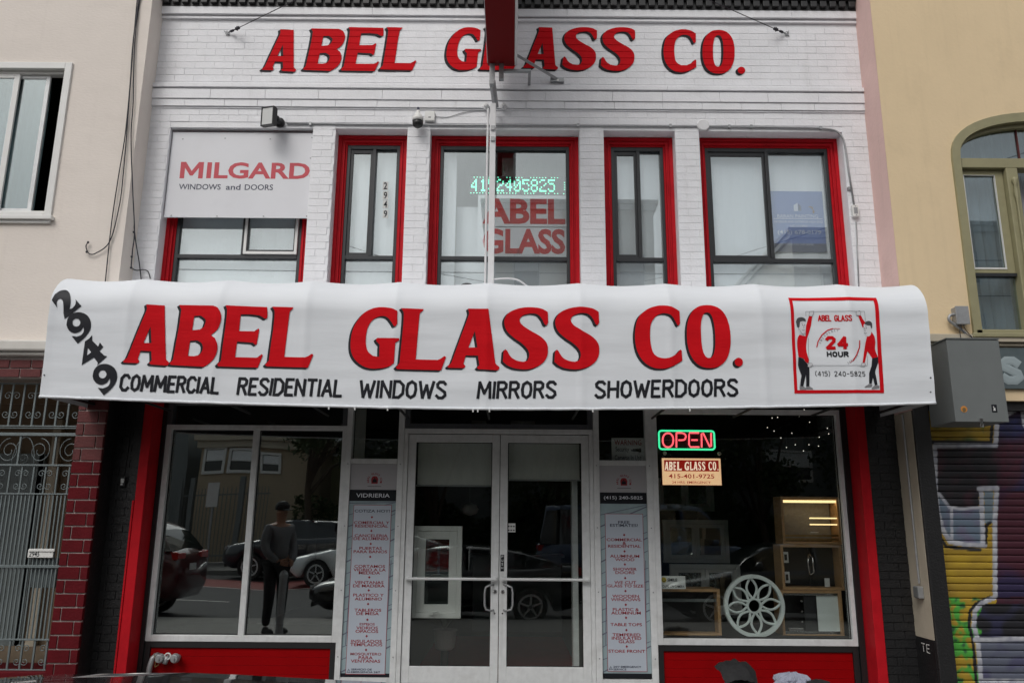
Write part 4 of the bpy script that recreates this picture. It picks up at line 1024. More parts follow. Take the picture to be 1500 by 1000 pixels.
# graffiti colours, one per small face of each slat
import bisect
def seg_d(px, py, P):
    best = 1e9
    for (ax, ay), (bx, by) in zip(P, P[1:]):
        dx, dy = bx-ax, by-ay; t = max(0, min(1, ((px-ax)*dx+(py-ay)*dy)/(dx*dx+dy*dy+1e-9)))
        best = min(best, math.hypot(px-ax-t*dx, py-ay-t*dy))
    return best
def inside(x, y, P):
    c = False; j = len(P)-1
    for i in range(len(P)):
        if (P[i][1] > y) != (P[j][1] > y) and x < (P[j][0]-P[i][0])*(y-P[i][1])/(P[j][1]-P[i][1])+P[i][0]: c = not c
        j = i
    return c
OUT = [(640,-40),(600,40),(525,85),(520,172),(308,172),(310,330),(318,400),(335,465),(362,508),(410,516),(482,522)]
OUT2 = [(462,322),(524,320),(517,440),(518,700),(470,722),(448,748),(444,800),(458,850),(470,1000),(480,1060)]
WL = [OUT, [(322,340),(360,388),(400,392),(472,388)], [(366,395),(368,510)], [(470,325),(476,520)], OUT2, [(448,848),(640,845)], [(470,992),(640,992)], [(602,-20),(622,100),(660,130)]]
def gcol(u, v):
    def mixc(a, b, t): t = max(0, min(1, t)); return tuple(x*(1-t)+y*t for x, y in zip(a, b))
    n = noise.noise(Vector((u*0.02, v*0.02, 1))); n2 = noise.noise(Vector((u*0.008, v*0.008, 5))); n3 = noise.noise(Vector((u*0.05, v*0.05, 9)))
    c = mixc((0.36,0.24,0.020), (0.25,0.16,0.02), 0.5+n)
    if v < 160: c = mixc(c, (0.03,0.10,0.02), (0.3+n*2.2) if u < 480 else 0)
    if u > 522: c = mixc((0.012,0.014,0.060), (0.050,0.007,0.018), 0.25+n2*3); c = mixc(c, (0.012,0.010,0.016), 0.3+n3*0.5)
    if u > 522 and 330 < v < 700: c = mixc((0.045,0.007,0.016), (0.018,0.012,0.045), 0.2+n2*2.5)
    if 310 < u < 524 and 172 < v < 392 and not (u > 462 and v > 322): c = mixc((0.012,0.011,0.014), (0.04,0.012,0.02), n*1.5)
    if inside(u, v, [(316,345),(360,392),(478,395),(482,520),(368,510),(330,460)]): c = mixc((0.10,0.135,0.18), (0.12,0.11,0.17), 0.35+n*2)
    if inside(u, v, [(480,330),(512,328),(510,440),(482,440)]): c = (0.13,0.17,0.20)
    if u > 446 and 722 < v < 1100:
        if inside(u, v, [(470,722),(640,700),(640,845),(448,845),(444,760)]): c = mixc((0.010,0.010,0.013), (0.02,0.02,0.05), n*2)
        elif v > 848 and u > 456: c = mixc((0.085,0.095,0.13), (0.06,0.06,0.11), n*2)
    if u < 345+v*0.0 and v > 500: c = mixc(c, (0.38,0.26,0.02), 0.7)
    g = n+0.6*n3
    if u < 470 and v > 700: c = mixc(c, (0.06,0.30,0.04), (g+0.34-(u-340)/260)*5); c = mixc(c, (0.02,0.08,0.03), (n3-0.25)*4 if g > 0 else 0)
    dw = min(seg_d(u, v, p) for p in (OUT, OUT2))
    ob = seg_d(u, v, [(p[0]-16, p[1]+(-12 if p[1] < 300 else 14)) for p in OUT]) if v < 560 else 99
    ob = min(ob, seg_d(u, v, [(485,520),(488,450),(500,440)]), seg_d(u, v, [(p[0]-17, p[1]) for p in OUT2[3:]]))
    if ob < 6+n3*2: c = mixc(c, (0.010,0.010,0.012), (7-ob)/2)
    d = min(seg_d(u, v, p)+(3.0 if k in (1,2) else 0) for k, p in enumerate(WL))
    if d < 9: c = mixc(c, mixc((0.40,0.41,0.44), (0.24,0.25,0.30), 0.4+n3), (9-d)/1.8)
    return c
YS = YR+0.13
sm = bpy.data.materials.new('sprayed_shutter_paint'); sm.use_nodes = True
_n = sm.node_tree; _a = _n.nodes.new('ShaderNodeVertexColor'); _a.layer_name = 'paint'; _n.links.new(_a.outputs[0], _n.nodes['Principled BSDF'].inputs['Base Color']); _n.nodes['Principled BSDF'].inputs['Roughness'].default_value = 0.55
M['spray'] = sm
# where a world point falls in the measured drawing of the shutter
def w2c(x, z):
    d = ROT.transposed() @ (Vector((x, YS, z))-CAM)
    return ((750-d.x/d.z*FPX)-1240)*2.381, ((500+d.y/d.z*FPX)-580)*2.381
sh = obj('shutter', MB().box(shx-0.0, 14, YS+0.03, YS+0.06, 0, AZ(1485,596,YR)), 'black', RB)
rails = MB().box(shx-0.0, shx+0.03, YS-0.05, YS+0.02, 0.0, AZ(1485,600,YR))
obj('guide_rail', rails, 'cream', sh)
pt = 0.0655; z = 0.02; ztop = AZ(1485,600,YR)
SX1 = 5.35
while z < ztop-0.02:
    prof = [(0.016,0.001),(0.004,0.003),(0.0,0.014),(-0.002,0.026),(-0.003,0.040),(-0.003,0.054),(-0.001,0.0605),(0.016,0.0645)]
    nx = 150; vs = []; fs = []
    for dy, dz in prof:
        for i in range(nx+1): vs.append((shx+0.032+(SX1-shx)*i/nx, YS+dy, z+dz))
    for j in range(len(prof)-1):
        for i in range(nx): fs.append((j*(nx+1)+i, j*(nx+1)+i+1, (j+1)*(nx+1)+i+1, (j+1)*(nx+1)+i))
    me = bpy.data.meshes.new('slat'); me.from_pydata(vs, [], fs); ca = me.color_attributes.new('paint', 'FLOAT_COLOR', 'POINT')
    for i, v in enumerate(vs):
        u_, v_ = w2c(v[0], v[2]); c = gcol(u_, v_); e = 1.0 if i >= nx+1 else 0.4
        ca.data[i].color = (c[0]*1.15, c[1]*1.15, c[2]*1.15, 1)
    me.materials.append(sm); me.shade_smooth(); o = bpy.data.objects.new('slat', me); C.objects.link(o); o.parent = sh
    z += pt
# metal cabinet over the shutter
YK = -0.86
K = thing('metal_cabinet', 'large grey steel cabinet mounted high at the awning end, with two stickers and a padlock', 'cabinet', (4.6,YR,2.8))
kx0, kx1 = (AX(1391,496,YK)+AX(1396,618,YK))/2, (AX(1467,497,YK)+AX(1473,617,YK))/2; kz0, kz1 = AZ(1432,617,YK), AZ(1432,497,YK)
obj('cabinet_body', MB().box(kx0, kx1, YK+0.022, YR-0.03, kz0+0.0, kz1), 'boxgrey', K, bevel=0.006)
obj('cabinet_door', MB().box(kx0-0.003, kx1+0.003, YK, YK+0.020, kz0-0.004, kz1-0.004), 'boxgrey', K, bevel=0.004)
obj('cabinet_top', MB().box(kx0-0.008, kx1+0.008, YK-0.008, YR-0.03, kz1+0.002, kz1+0.012), 'boxgrey', K)
def kp(x, y, Y=YK): return AX(x, y, Y), AZ(x, y, Y)
x, z = kp(1412,599); obj('round_sticker', MB().lathe([(0.030,-0.001),(0.030,0)], (x, YK-0.0005, z), 'Y', 18), 'orange', K)
m = MB().lathe([(0.016,0),(0.017,-0.0012)], (x, YK-0.0022, z-0.004), 'Y', 12).box(x-0.012, x+0.004, YK-0.003, YK-0.0015, z-0.026, z-0.012); obj('sticker_print', m, 'brass', K)
x, z = kp(1456.5,598); obj('square_sticker', MB().box(x-0.024, x+0.024, YK-0.0015, YK-0.0003, z-0.036, z+0.036), 'ink', K)
obj('sticker_mark', MB().prism([path([(x-0.012,z-0.02),(x+0.012,z-0.02),(x+0.006,z-0.006),(x+0.010,z+0.008),(x+0.0,z+0.002),(x-0.004,z+0.020),(x-0.012,z+0.02),(x-0.006,z),(x-0.008,z-0.008)])], YK-0.003, YK-0.0017), 'paper', K)
x, z = kp(1436,616); obj('hasp', MB().box(x-0.014, x+0.014, YK-0.02, YK-0.006, z-0.035, z+0.02).tube([(x-0.012,YK-0.014,z-0.03),(x-0.012,YK-0.014,z-0.055),(x+0.012,YK-0.014,z-0.055),(x+0.012,YK-0.014,z-0.03)], 0.004, 6), 'chrome', K)
jb = thing('junction_box', 'small grey electrical box with bent conduit above the steel cabinet', 'junction box', (4.7,YR,3.3))
x0, z0 = kp(1400,475,YR-.06); x1, z1 = kp(1415,450,YR-.06)
obj('box_body', MB().box(x0, x1, YR-0.085, YR-0.001, z0, z1), 'galv', jb, bevel=0.006)
obj('box_cover', MB().box(x0-0.004, x1+0.004, YR-0.094, YR-0.0855, z0-0.004, z1+0.004), 'galv', jb, bevel=0.002)
pts = cr([(1401,460),(1392,462),(1390,468),(1396,474),(1412,486),(1424,500)], 6)
obj('conduit', MB().tube([at(a, b, YR-0.05) for a, b in pts], 0.015, 8), 'galv', jb, smooth=True)
for q in ([(1408,475),(1410,484),(1422,493),(1430,500)], [(1407,475),(1406,486),(1408,496)], [(1412,474),(1414,482),(1426,496)]):
    obj('loose_wire', MB().tube([at(a, b, YR-0.09) for a, b in cr(q, 5)], 0.0035, 5), 'cable', jb)
pc = thing('power_conduit', 'thin conduit and square outlet box on cream strip between the two shopfronts', 'conduit', (3.87,-.2,1.2))
yy = -0.20
obj('pipe', MB().tube([(XR-0.016, yy, z) for z in (1.0, 2.6)], 0.010, 8), 'galv', pc)
x, z = 0, 0.92; obj('outlet_box', MB().box(XR-0.055, XR-0.006, yy-0.05, yy+0.05, z-0.055, z+0.055), 'galv', pc, bevel=0.006)
obj('outlet_cover', MB().box(XR-0.061, XR-0.0555, yy-0.04, yy+0.04, z-0.045, z+0.045), 'boxgrey', pc)
tx = MB(); fn = lambda x, z: (XR-0.0075, -0.19+x, z)
for s, zz in (('TE', 0.36),):
    m = MB(); stroke_text(m, s, -0.10, 0.06, zz+0.02, zz+0.10, 0.009, flat(0.0), h=0.001)
    tx.add([(XR-0.0075-(-v[1]), -0.20-v[0], v[2]) for v in m.v], m.f)
obj('graffiti_tag', tx, 'shade', RB)
# green scribble beside the cabinet
gm = MB(); fy = lambda x, z: (x, YR-0.001, z)
for i in range(16):
    a = R.uniform(1366,1392); b = R.uniform(560,610); gm_pts = [(AX(a+R.uniform(-3,3)*k, b-k*6, YR), AZ(a, b-k*7+R.uniform(-4,4), YR)) for k in range(5)]
    ribbon(gm, gm_pts, 0.007, lambda x, z: (x, YR-0.0015-0.0002*i, z), 0.0005)
obj('green_scribble', gm, 'green', RB)
# ================================================================ things fixed to the upper front
def rectpx(a, b, t, u, Y):                       # measured rectangle on the plane y = Y
    c, d = (a+b)/2, (t+u)/2
    return AX(a, d, Y), AX(b, d, Y), AZ(c, u, Y), AZ(c, t, Y)
# window maker's panel over the left window
YM = 0.045
s = thing('window_brand_sign', 'large white panel with coral MILGARD lettering screwed over the leftmost upper window', 'sign', (-2.9,YM,5))
mz0 = AZ(352,319,YM); mx0, mx1 = -3.765, -2.212
obj('sign_panel', MB().box(mx0, mx1, YM, YM+0.012, mz0, ZT-0.035), 'signwhite', s, bevel=0.002)
x0, x1, z0, z1 = rectpx(264, 454, 238, 262, YM)
tx = MB(); put_text(tx, 'ILGARD', x0+0.205*(x1-x0), x1, z0, z1, YM-0.0012, 0.028, 1.0); W_ = 0.178*(x1-x0); H_ = z1-z0
mq = [(0,0),(0,1),(.22,1),(.5,.45),(.78,1),(1,1),(1,0),(.80,0),(.80,.64),(.56,.17),(.44,.17),(.20,.64),(.20,0)]; v_, f_ = poly2d([[(x0+a*W_, z0+b*H_) for a, b in mq]]); v3 = [(a, YM-0.0012, b) for a, b in v_]; tx.add(v3, face_cam(v3, f_)); obj('large_lettering', tx, 'milred', s)
x0, x1, z0, z1 = rectpx(262, 400, 270, 278.5, YM)
tx = MB()
for w_, f0, f1 in (('WINDOWS',0,0.445),('and',0.50,0.655),('DOORS',0.70,1.0)):
    put_text(tx, w_, x0+(x1-x0)*f0, x0+(x1-x0)*f1, z0+0.002, z1, YM-0.0012, 0.012, 1.0)
obj('small_lettering', tx, 'navy', s)
x0, x1, z0, z1 = rectpx(453, 457, 256, 260, YM); tx = MB(); ribbon(tx, ell((x0+x1)/2, (z0+z1)/2, 0.011, 0.011, 12), 0.0015, flat(YM-0.001)); obj('register_mark', tx, 'milred', s)
sc = MB()
for px, py in ((268,204),(330,203),(396,204),(463,202),(251,316),(318,317),(386,317),(456,317),(462,232)): p = at(px, py, YM); sc.lathe([(0.009,-0.004),(0.007,-0.001)], (max(mx0+.012,min(mx1-.012,p.x)), YM, max(mz0+.012,min(ZT-.05,p.z))), 'Y', 8)
obj('screws', sc, 'galv', s, kind='stuff')
# flood light
p = at(411,182,0.0)
F = thing('flood_light', 'black LED flood light on a swivel mount above the left sign panel', 'flood light', p)
obj('mount', MB().lathe([(0.045,0.0),(0.055,-0.02),(0.055,-0.045),(0.03,-0.06),(0.02,-0.10)], (p.x, -0.001, p.z), 'Y', 16).lathe([(0.035,-0.09),(0.035,-0.13),(0.02,-0.14)], (p.x-0.01, 0, p.z), 'Y', 12).tube([(p.x-0.01,-0.12,p.z),(p.x-0.06,-0.16,p.z+0.02)], 0.02, 8), 'blackmetal', F)
hd = thing('x', '', ''); bpy.data.objects.remove(hd)
h = MB().box(-0.082, 0.082, -0.035, 0.0, -0.105, 0.105); 
for k in range(9): h.box(-0.078+k*0.0185, -0.070+k*0.0185, 0.001, 0.028, -0.10, 0.10)
for k in range(13): h.box(-0.089, -0.0825, -0.033, 0.02, -0.10+k*0.016, -0.093+k*0.016)
ho = obj('lamp_head', h, 'blackmetal', F); fo = obj('lamp_lens', MB().box(-0.068,0.068,-0.039,-0.0355,-0.092,0.092), 'paper', ho); fo2 = obj('lamp_rim', MB().frame(-0.082,0.082,-0.105,0.105,-0.043,-0.0355,0.013,0.013,0.013,0.013), 'blackmetal', ho)
q = at(395,172,-0.17); ho.location = q; ho.rotation_euler = (rad(6), rad(4), rad(-22)); ho.matrix_parent_inverse = wmat(F).inverted()
# conduit across the wall
cz = AZ(740,184,0); 
cn = thing('wall_conduit', 'thin grey conduit run along the wall above the windows, turning down at the right', 'conduit', (0,0,cz))
pts = [(AX(420,181,-.015), AZ(420,181,-.015))]+[(AX(a,b,-.015), AZ(a,b,-.015)) for a, b in ((560,182.5),(740,184),(900,184.5),(1000,185),(1150,187),(1200,188))]
pc_ = cr([(AX(a,b,-.015), AZ(a,b,-.015)) for a, b in ((1200,188),(1222,191),(1233,200),(1238,215),(1243,250))], 5)
ptl = [(x, -0.015, z) for x, z in pts[:-1]+pc_]+[(AX(1251,300,-.015), -0.015, AZ(1251,300,-.015))]
obj('pipe', MB().tube(ptl, 0.011, 8), 'galv', cn, smooth=True)
cl = MB()
for a, b in ((455,182),(847,184),(982,185),(1068,186),(1100,186),(1202,188),(1243,277)): p = at(a, b, -.01); cl.box(p.x-0.012, p.x+0.012, -0.03, -0.0, p.z-0.018, p.z+0.018)
obj('clips', cl, 'galv', cn, kind='stuff')
obj('pipe', MB().tube([(AX(1254,325,-.012), -0.012, AZ(1254,325,-.012)), (AX(1258,425,-.012), -0.012, AZ(1258,430,-.012))], 0.008, 8), 'galv', cn, smooth=True)
bb = at(1252,310,-0.02); o = MB().box(bb.x-0.036, bb.x+0.036, -0.05, -0.001, bb.z-0.065, bb.z+0.065)
bx = obj('switch_box', o, 'tvw', None, bevel=0.005); tag(bx, 'small white switch box at the end of the conduit on the right brick edge', 'switch box')
o = obj('box_screw', MB().lathe([(0.006,-0.004),(0.005,0)], (bb.x, -0.05, bb.z+0.05), 'Y', 8).lathe([(0.006,-0.004),(0.005,0)], (bb.x, -0.05, bb.z-0.05), 'Y', 8).box(bb.x-0.02, bb.x+0.02, -0.0515, -0.0502, bb.z-0.035, bb.z+0.035), 'galv', bx)
p = at(1030,184,-0.02); o = obj('round_junction_cover', MB().lathe([(0.055,0.0),(0.068,-0.012),(0.068,-0.035),(0.058,-0.042)], (p.x,0,p.z), 'Y', 24), 'white2', None, smooth=False)
tag(o, 'round white junction cover on the conduit over the fourth window', 'junction cover')
# dome camera and radio box
p = at(612,178,-0.12)
D = thing('dome_camera', 'dome security camera with white housing and black globe over the wall between two windows', 'security camera', p)
obj('housing', MB().lathe([(0.018,0.13),(0.020,0.10),(0.042,0.075),(0.062,0.035),(0.062,0.0)], p, 'Z', 20).tube([(p.x,-0.0,p.z+0.12),(p.x,-0.12,p.z+0.12)], 0.018, 8), 'tvw', D, smooth=True)
obj('globe', MB().lathe([(0.058,0.0),(0.058,-0.03),(0.050,-0.052),(0.032,-0.068),(0.010,-0.074)], p, 'Z', 20), 'blackmetal', D, smooth=True)
obj('cable_gland', MB().lathe([(0.014,0.131),(0.014,0.165),(0.008,0.168)], p, 'Z', 10), 'navy', D)
x0, x1, z0, z1 = rectpx(622, 637, 163, 177, -0.04)
rb = obj('radio_box', MB().box(x0, x1, -0.045, -0.001, z0, z1), 'tvw', None, bevel=0.008); tag(rb, 'small square white radio box beside the dome camera', 'radio box')
obj('status_light', MB().box((x0+x1)/2-0.014, (x0+x1)/2+0.014, -0.047, -0.0455, z0+0.035, z0+0.043), 'ink', rb)
o = obj('thin_wire', MB().tube([at(a, b, -0.012) for a, b in cr([(637,171),(655,172),(672,167),(690,163),(712,162)], 5)], 0.0035, 5), 'galv', None); tag(o, 'thin wire looping from the radio box towards the white mast', 'wire')
# blade sign seen from underneath
S1 = thing('blade_sign', 'dark red projecting blade sign seen from below, hung out over the middle of the wall', 'sign', (-0.14,-1.2,6.34))
sx0, sx1 = -0.283, 0.006; szb = 6.34
obj('sign_box', MB().box(sx0, sx1, -2.3, -0.30, szb, 9.2), 'darkred', S1, bevel=0.006)
obj('side_trim', MB().box(sx1+0.001, sx1+0.028, -2.28, -0.31, szb+0.004, szb+0.05).box(sx1+0.001, sx1+0.022, -0.335, -0.31, szb+0.05, 9.1), 'white2', S1)
obj('face_panel', MB().box(sx1+0.001, sx1+0.006, -2.27, -0.34, szb+0.055, 9.1).box(sx0-0.006, sx0-0.001, -2.27, -0.34, szb+0.01, 9.1), 'signwhite', S1)
br = MB().box(-0.262, -0.205, -0.36, -0.30, AZ(720,125,-.33), szb-0.001)
obj('bracket', br, 'galv', S1, bevel=0.003)
a_, b_ = at(721,118,-.34), at(726,157,-0.08)
obj('hinge_arm', MB().tube([a_, b_], 0.034, 4), 'galv', S1)
obj('bracket', MB().box(AX(731,105,-.33), AX(738,105,-.33), -0.36,-0.31, AZ(735,118,-.33), szb-0.001), 'galv', S1)
a_, b_ = at(735,116,-.16), at(777,115.5,-.03)
obj('wall_rail', MB().box(a_.x, b_.x, -0.34, -0.30, a_.z-0.014, a_.z+0.014).box(b_.x-0.03, b_.x, -0.299, -0.02, a_.z-0.014, a_.z+0.014), 'galv', S1)
obj('strut', MB().tube([at(752,78,-.34), at(816,116,-.03)], 0.021, 4).box(AX(806,118,-.02), AX(826,118,-.02), -0.04, -0.008, AZ(816,121,-.02), AZ(816,115,-.02)), 'galv', S1)
obj('bolt', MB().lathe([(0.012,-0.012),(0.012,0)], at(817,118,-.04), 'Y', 8), 'tvw', S1)
for x_ in (712, 738):
    p = at(x_, 155, -0.05); obj('wall_bolt', MB().lathe([(0.012,-0.04),(0.024,-0.035),(0.024,-0.005),(0.04,0.0),(0.04,0.04)], (p.x, -0.045, p.z), 'Y', 10), 'white2', S1, smooth=False)
# mast in front of the middle window
YP = -0.16; xq = AX(720.5,300,YP)
Ms = thing('white_mast', 'slim white square mast rising from the awning in front of the middle window', 'mast', (xq,YP,3.8))
obj('mast_tube', MB().box(xq-0.032, xq+0.032, YP-0.032, YP+0.032, 3.72, AZ(722,153,YP)), 'white2', Ms, bevel=0.004)
obj('mast_conduit', MB().tube([(xq-0.058, YP-0.01, 3.86),(xq-0.055, YP-0.01, AZ(714,160,YP))], 0.012, 8).box(xq-0.075, xq-0.036, YP-0.03, YP+0.03, 3.80, 3.86), 'white2', Ms, smooth=False)
cq = MB()
for y_ in (190, 206): cq.box(xq-0.02, xq+0.022, YP-0.05, YP-0.033, AZ(722,y_+3,YP), AZ(722,y_-3,YP))
obj('clamps', cq, 'galv', Ms, kind='stuff')
obj('curved_lead', MB().tube([at(a, b, YP-0.02) for a, b in cr([(722,409),(745,408),(758,410),(768,416),(778,424)], 6)], 0.010, 6), 'white2', Ms, smooth=True)
p = at(684,421,-0.12); o = obj('black_dome', MB().lathe([(0.075,-0.08),(0.085,-0.03),(0.078,0.01),(0.05,0.035),(0.012,0.045)], p, 'Z', 20), 'blackmetal', None, smooth=True)  # unlit black dome, only its top clears the awning
tag(o, 'small black dome just showing over the awning left of the mast', 'lamp')
# guy wires
for (px, py, ex, lab, sgn) in ((333,49,434,'left guy wire with turnbuckle, fixed to the brick before the first wall letter',1),(1152,50,1038,'right guy wire with turnbuckle, fixed to the brick beyond the wall lettering',-1)):
    a_ = at(px, py, -0.01); b_ = Vector((sx0 if sgn > 0 else sx1, -1.35, 8.4))
    e_ = at(ex, 0, 0)
    # aim the cable at the same far anchor
    d = at(ex, 0, -0.55)-a_
    b_ = a_+d*2.5
    g = thing('guy_wire', lab, 'guy wire', a_, 'guy wires of the blade sign')
    obj('wire', MB().tube([a_, b_], 0.0045, 5), 'cable', g)
    n_ = (b_-a_).normalized()
    obj('turnbuckle', MB().tube([a_+n_*0.05, a_+n_*0.06, a_+n_*0.10, a_+n_*0.11, a_+n_*0.13, a_+n_*0.14, a_+n_*0.19, a_+n_*0.20], [0.006,0.014,0.014,0.006,0.006,0.018,0.018,0.005], 6).tube([a_+n_*0.15+Vector((0,0,0.03)), a_+n_*0.17-Vector((0,0,0.03))], 0.006, 5), 'cable', g)
    obj('wall_eye', MB().tube([a_+Vector((0.02*math.cos(t),-0.01,0.02*math.sin(t))) for t in [k*math.pi/5 for k in range(10)]], 0.005, 5, closed=True).tube([a_+Vector((-0.04,0,0.03)), a_+Vector((0.03,0,-0.03))], 0.005, 5).tube([a_+Vector((0.03,0,0.04)), a_+Vector((-0.01,0,-0.03))], 0.004, 5), 'galv', g)
# number strip in the second window
for i, (c, y_) in enumerate(zip('2949', (272,286,299,313))):
    x0, x1, z0, z1 = rectpx(560.5, 568.5, y_-6, y_+6, 0.228)
    n_ = obj('number_sticker', MB().box(x0, x1, 0.2335, 0.2352, z0, z1), 'paper', None)
    tag(n_, 'small white %s sticker, %s of four in the narrow second window' % (c, ('top','second','third','bottom')[i]), 'sticker', 'address stickers on the narrow window')
    tx = MB(); put_text(tx, c, x0+0.011, x1-0.011, z0+0.008, z1-0.008, 0.2325, 0.02); obj('numeral', tx, 'ink', n_)
# LED message board
L_ = thing('led_board', 'dark LED message board scrolling a green telephone number behind the middle upper window', 'led sign', (0.2,0.30,4.9))
x0, x1, z0, z1 = rectpx(688, 834, 258, 284, 0.285)
obj('board_body', MB().box(x0, x1+0.05, 0.30, 0.34, z0, z1), 'blackmetal', L_)
DF = {'0':'01110 10001 10011 10101 11001 10001 01110','1':'00100 01100 00100 00100 00100 00100 01110','2':'01110 10001 00001 00110 01000 10000 11111','4':'00010 00110 01010 10010 11111 00010 00010','5':'11111 10000 11110 00001 00001 10001 01110','8':'01110 10001 10001 01110 10001 10001 01110'}
dm = MB(); Xa, Xb = AX(690,271,.298), AX(815,271,.298); n_ = 10; cell = (Xb-Xa)/(n_*6.0); zc = (z0+z1)/2; r_ = cell*0.46
for i, c in enumerate('4152405825'):
    for rI, row in enumerate(DF[c].split()):
        for cI, b in enumerate(row):
            if b == '1' and R.random() > 0.06: x = Xa+(i*6+cI+.5)*cell; z = zc+(3-rI)*cell*1.35; dm.box(x-r_, x+r_, 0.2965, 0.2995, z-r_*1.25, z+r_*1.25)
x = Xa
while x < AX(828,271,.298):
    for zz in (z0+0.012, z1-0.012):
        if R.random() > 0.25: dm.box(x-0.006, x+0.006, 0.2965, 0.2995, zz-0.005, zz+0.005)
    x += cell*2.1
for k in range(4): dm.box(x-0.03, x-0.018, 0.2965, 0.2995, zc-0.05+k*0.028, zc-0.042+k*0.028)
obj('led_dots', dm, 'led', L_, kind='stuff')
# two printed sheets under it
for word, t, u, lab in (('ABEL', 286, 332, 'pale sheet with red ABEL lettering in the middle window under the LED board'), ('GLASS', 333, 376, 'pale sheet with red GLASS lettering in the middle window, lower of two sheets')):
    x0, x1, z0, z1 = rectpx(700, 835, t, u, 0.30)
    w_ = obj('window_sheet', MB().box(x0, x1, 0.302, 0.306, z0+0.002, z1), 'blind', None); tag(w_, lab, 'window sign', 'red lettered sheets in the middle window')
    a, b, z0, z1 = rectpx(707, 828, t+(5 if word == 'ABEL' else 2), u-4, 0.30)
    tx = MB(); put_text(tx, word, a, b, z0, z1, 0.3005, 0.035, 0.98); obj('sheet_lettering', tx, 'red', w_)
# painter's sign
x0, x1, z0, z1 = rectpx(1126, 1208, 280, 369, 0.28)
Bp = thing('painter_sign', 'blue painting contractor sign with white telephone number inside the rightmost upper window', 'sign', ((x0+x1)/2,0.29,z0))
obj('sign_sheet', MB().box(x0-0.012, x1+0.0, 0.286, 0.292, z0+0.10, z1), 'bluesign', Bp)
obj('sign_footer', MB().box(x0-0.012, x1+0.0, 0.2855, 0.292, z0, z0+0.099), 'bluegrey', Bp)
def bx_(a, b, t, u): x0, x1, z0, z1 = rectpx(1110+a*0.11, 1110+b*0.11, 270+t*0.11, 270+u*0.11, 0.28); return x0, x1, z0, z1
tx = MB()
for s_, a, b, t, u, of in (('BARAN PAINTING',262,805,398,446,0.006),('INTERIOR AND EXTERIOR HIGH END',222,868,480,512,0),('LIC.1113001',435,665,536,568,0),('(415) 678-0179',268,848,608,675,0.012),('Find Us on yelp',370,745,782,815,0)):
    x0_, x1_, z0_, z1_ = bx_(a, b, t, u); put_text(tx, s_, x0_, x1_, z0_, z1_, 0.2845, of)
x0_, x1_, z0_, z1_ = bx_(215, 862, 452, 460); tx.box(x0_, x1_, 0.2843, 0.285, z0_, z1_)
x0_, x1_, z0_, z1_ = bx_(480, 535, 245, 355); tx.prism([[(x0_,z0_),(x1_,z0_),(x1_,z1_),(x0_,z0_+(z1_-z0_)*0.7)]], 0.2843, 0.285)
obj('sign_print', tx, 'paleprint', Bp)
tx = MB(); x0_, x1_, z0_, z1_ = bx_(675, 760, 290, 390)
tx.prism([path([(x0_,z1_-0.01),[(x0_+0.02,z1_),(x0_+0.05,z1_-0.01),(x1_-0.015,z0_+0.05)],(x1_,z0_+0.02),(x1_-0.02,z0_),(x0_+0.045,z0_+0.015),(x0_+0.05,z0_+0.05),(x0_+0.025,z0_+0.075)])], 0.2843, 0.285); obj('brush_drawing', tx, 'brass', Bp)
x0_, x1_, z0_, z1_ = bx_(542, 580, 255, 350); obj('house_drawing', MB().prism([[(x0_,z0_),(x1_,z0_),(x1_,z0_+(z1_-z0_)*.6),(x0_,z1_)]], 0.2843, 0.285), 'bluegrey', Bp)

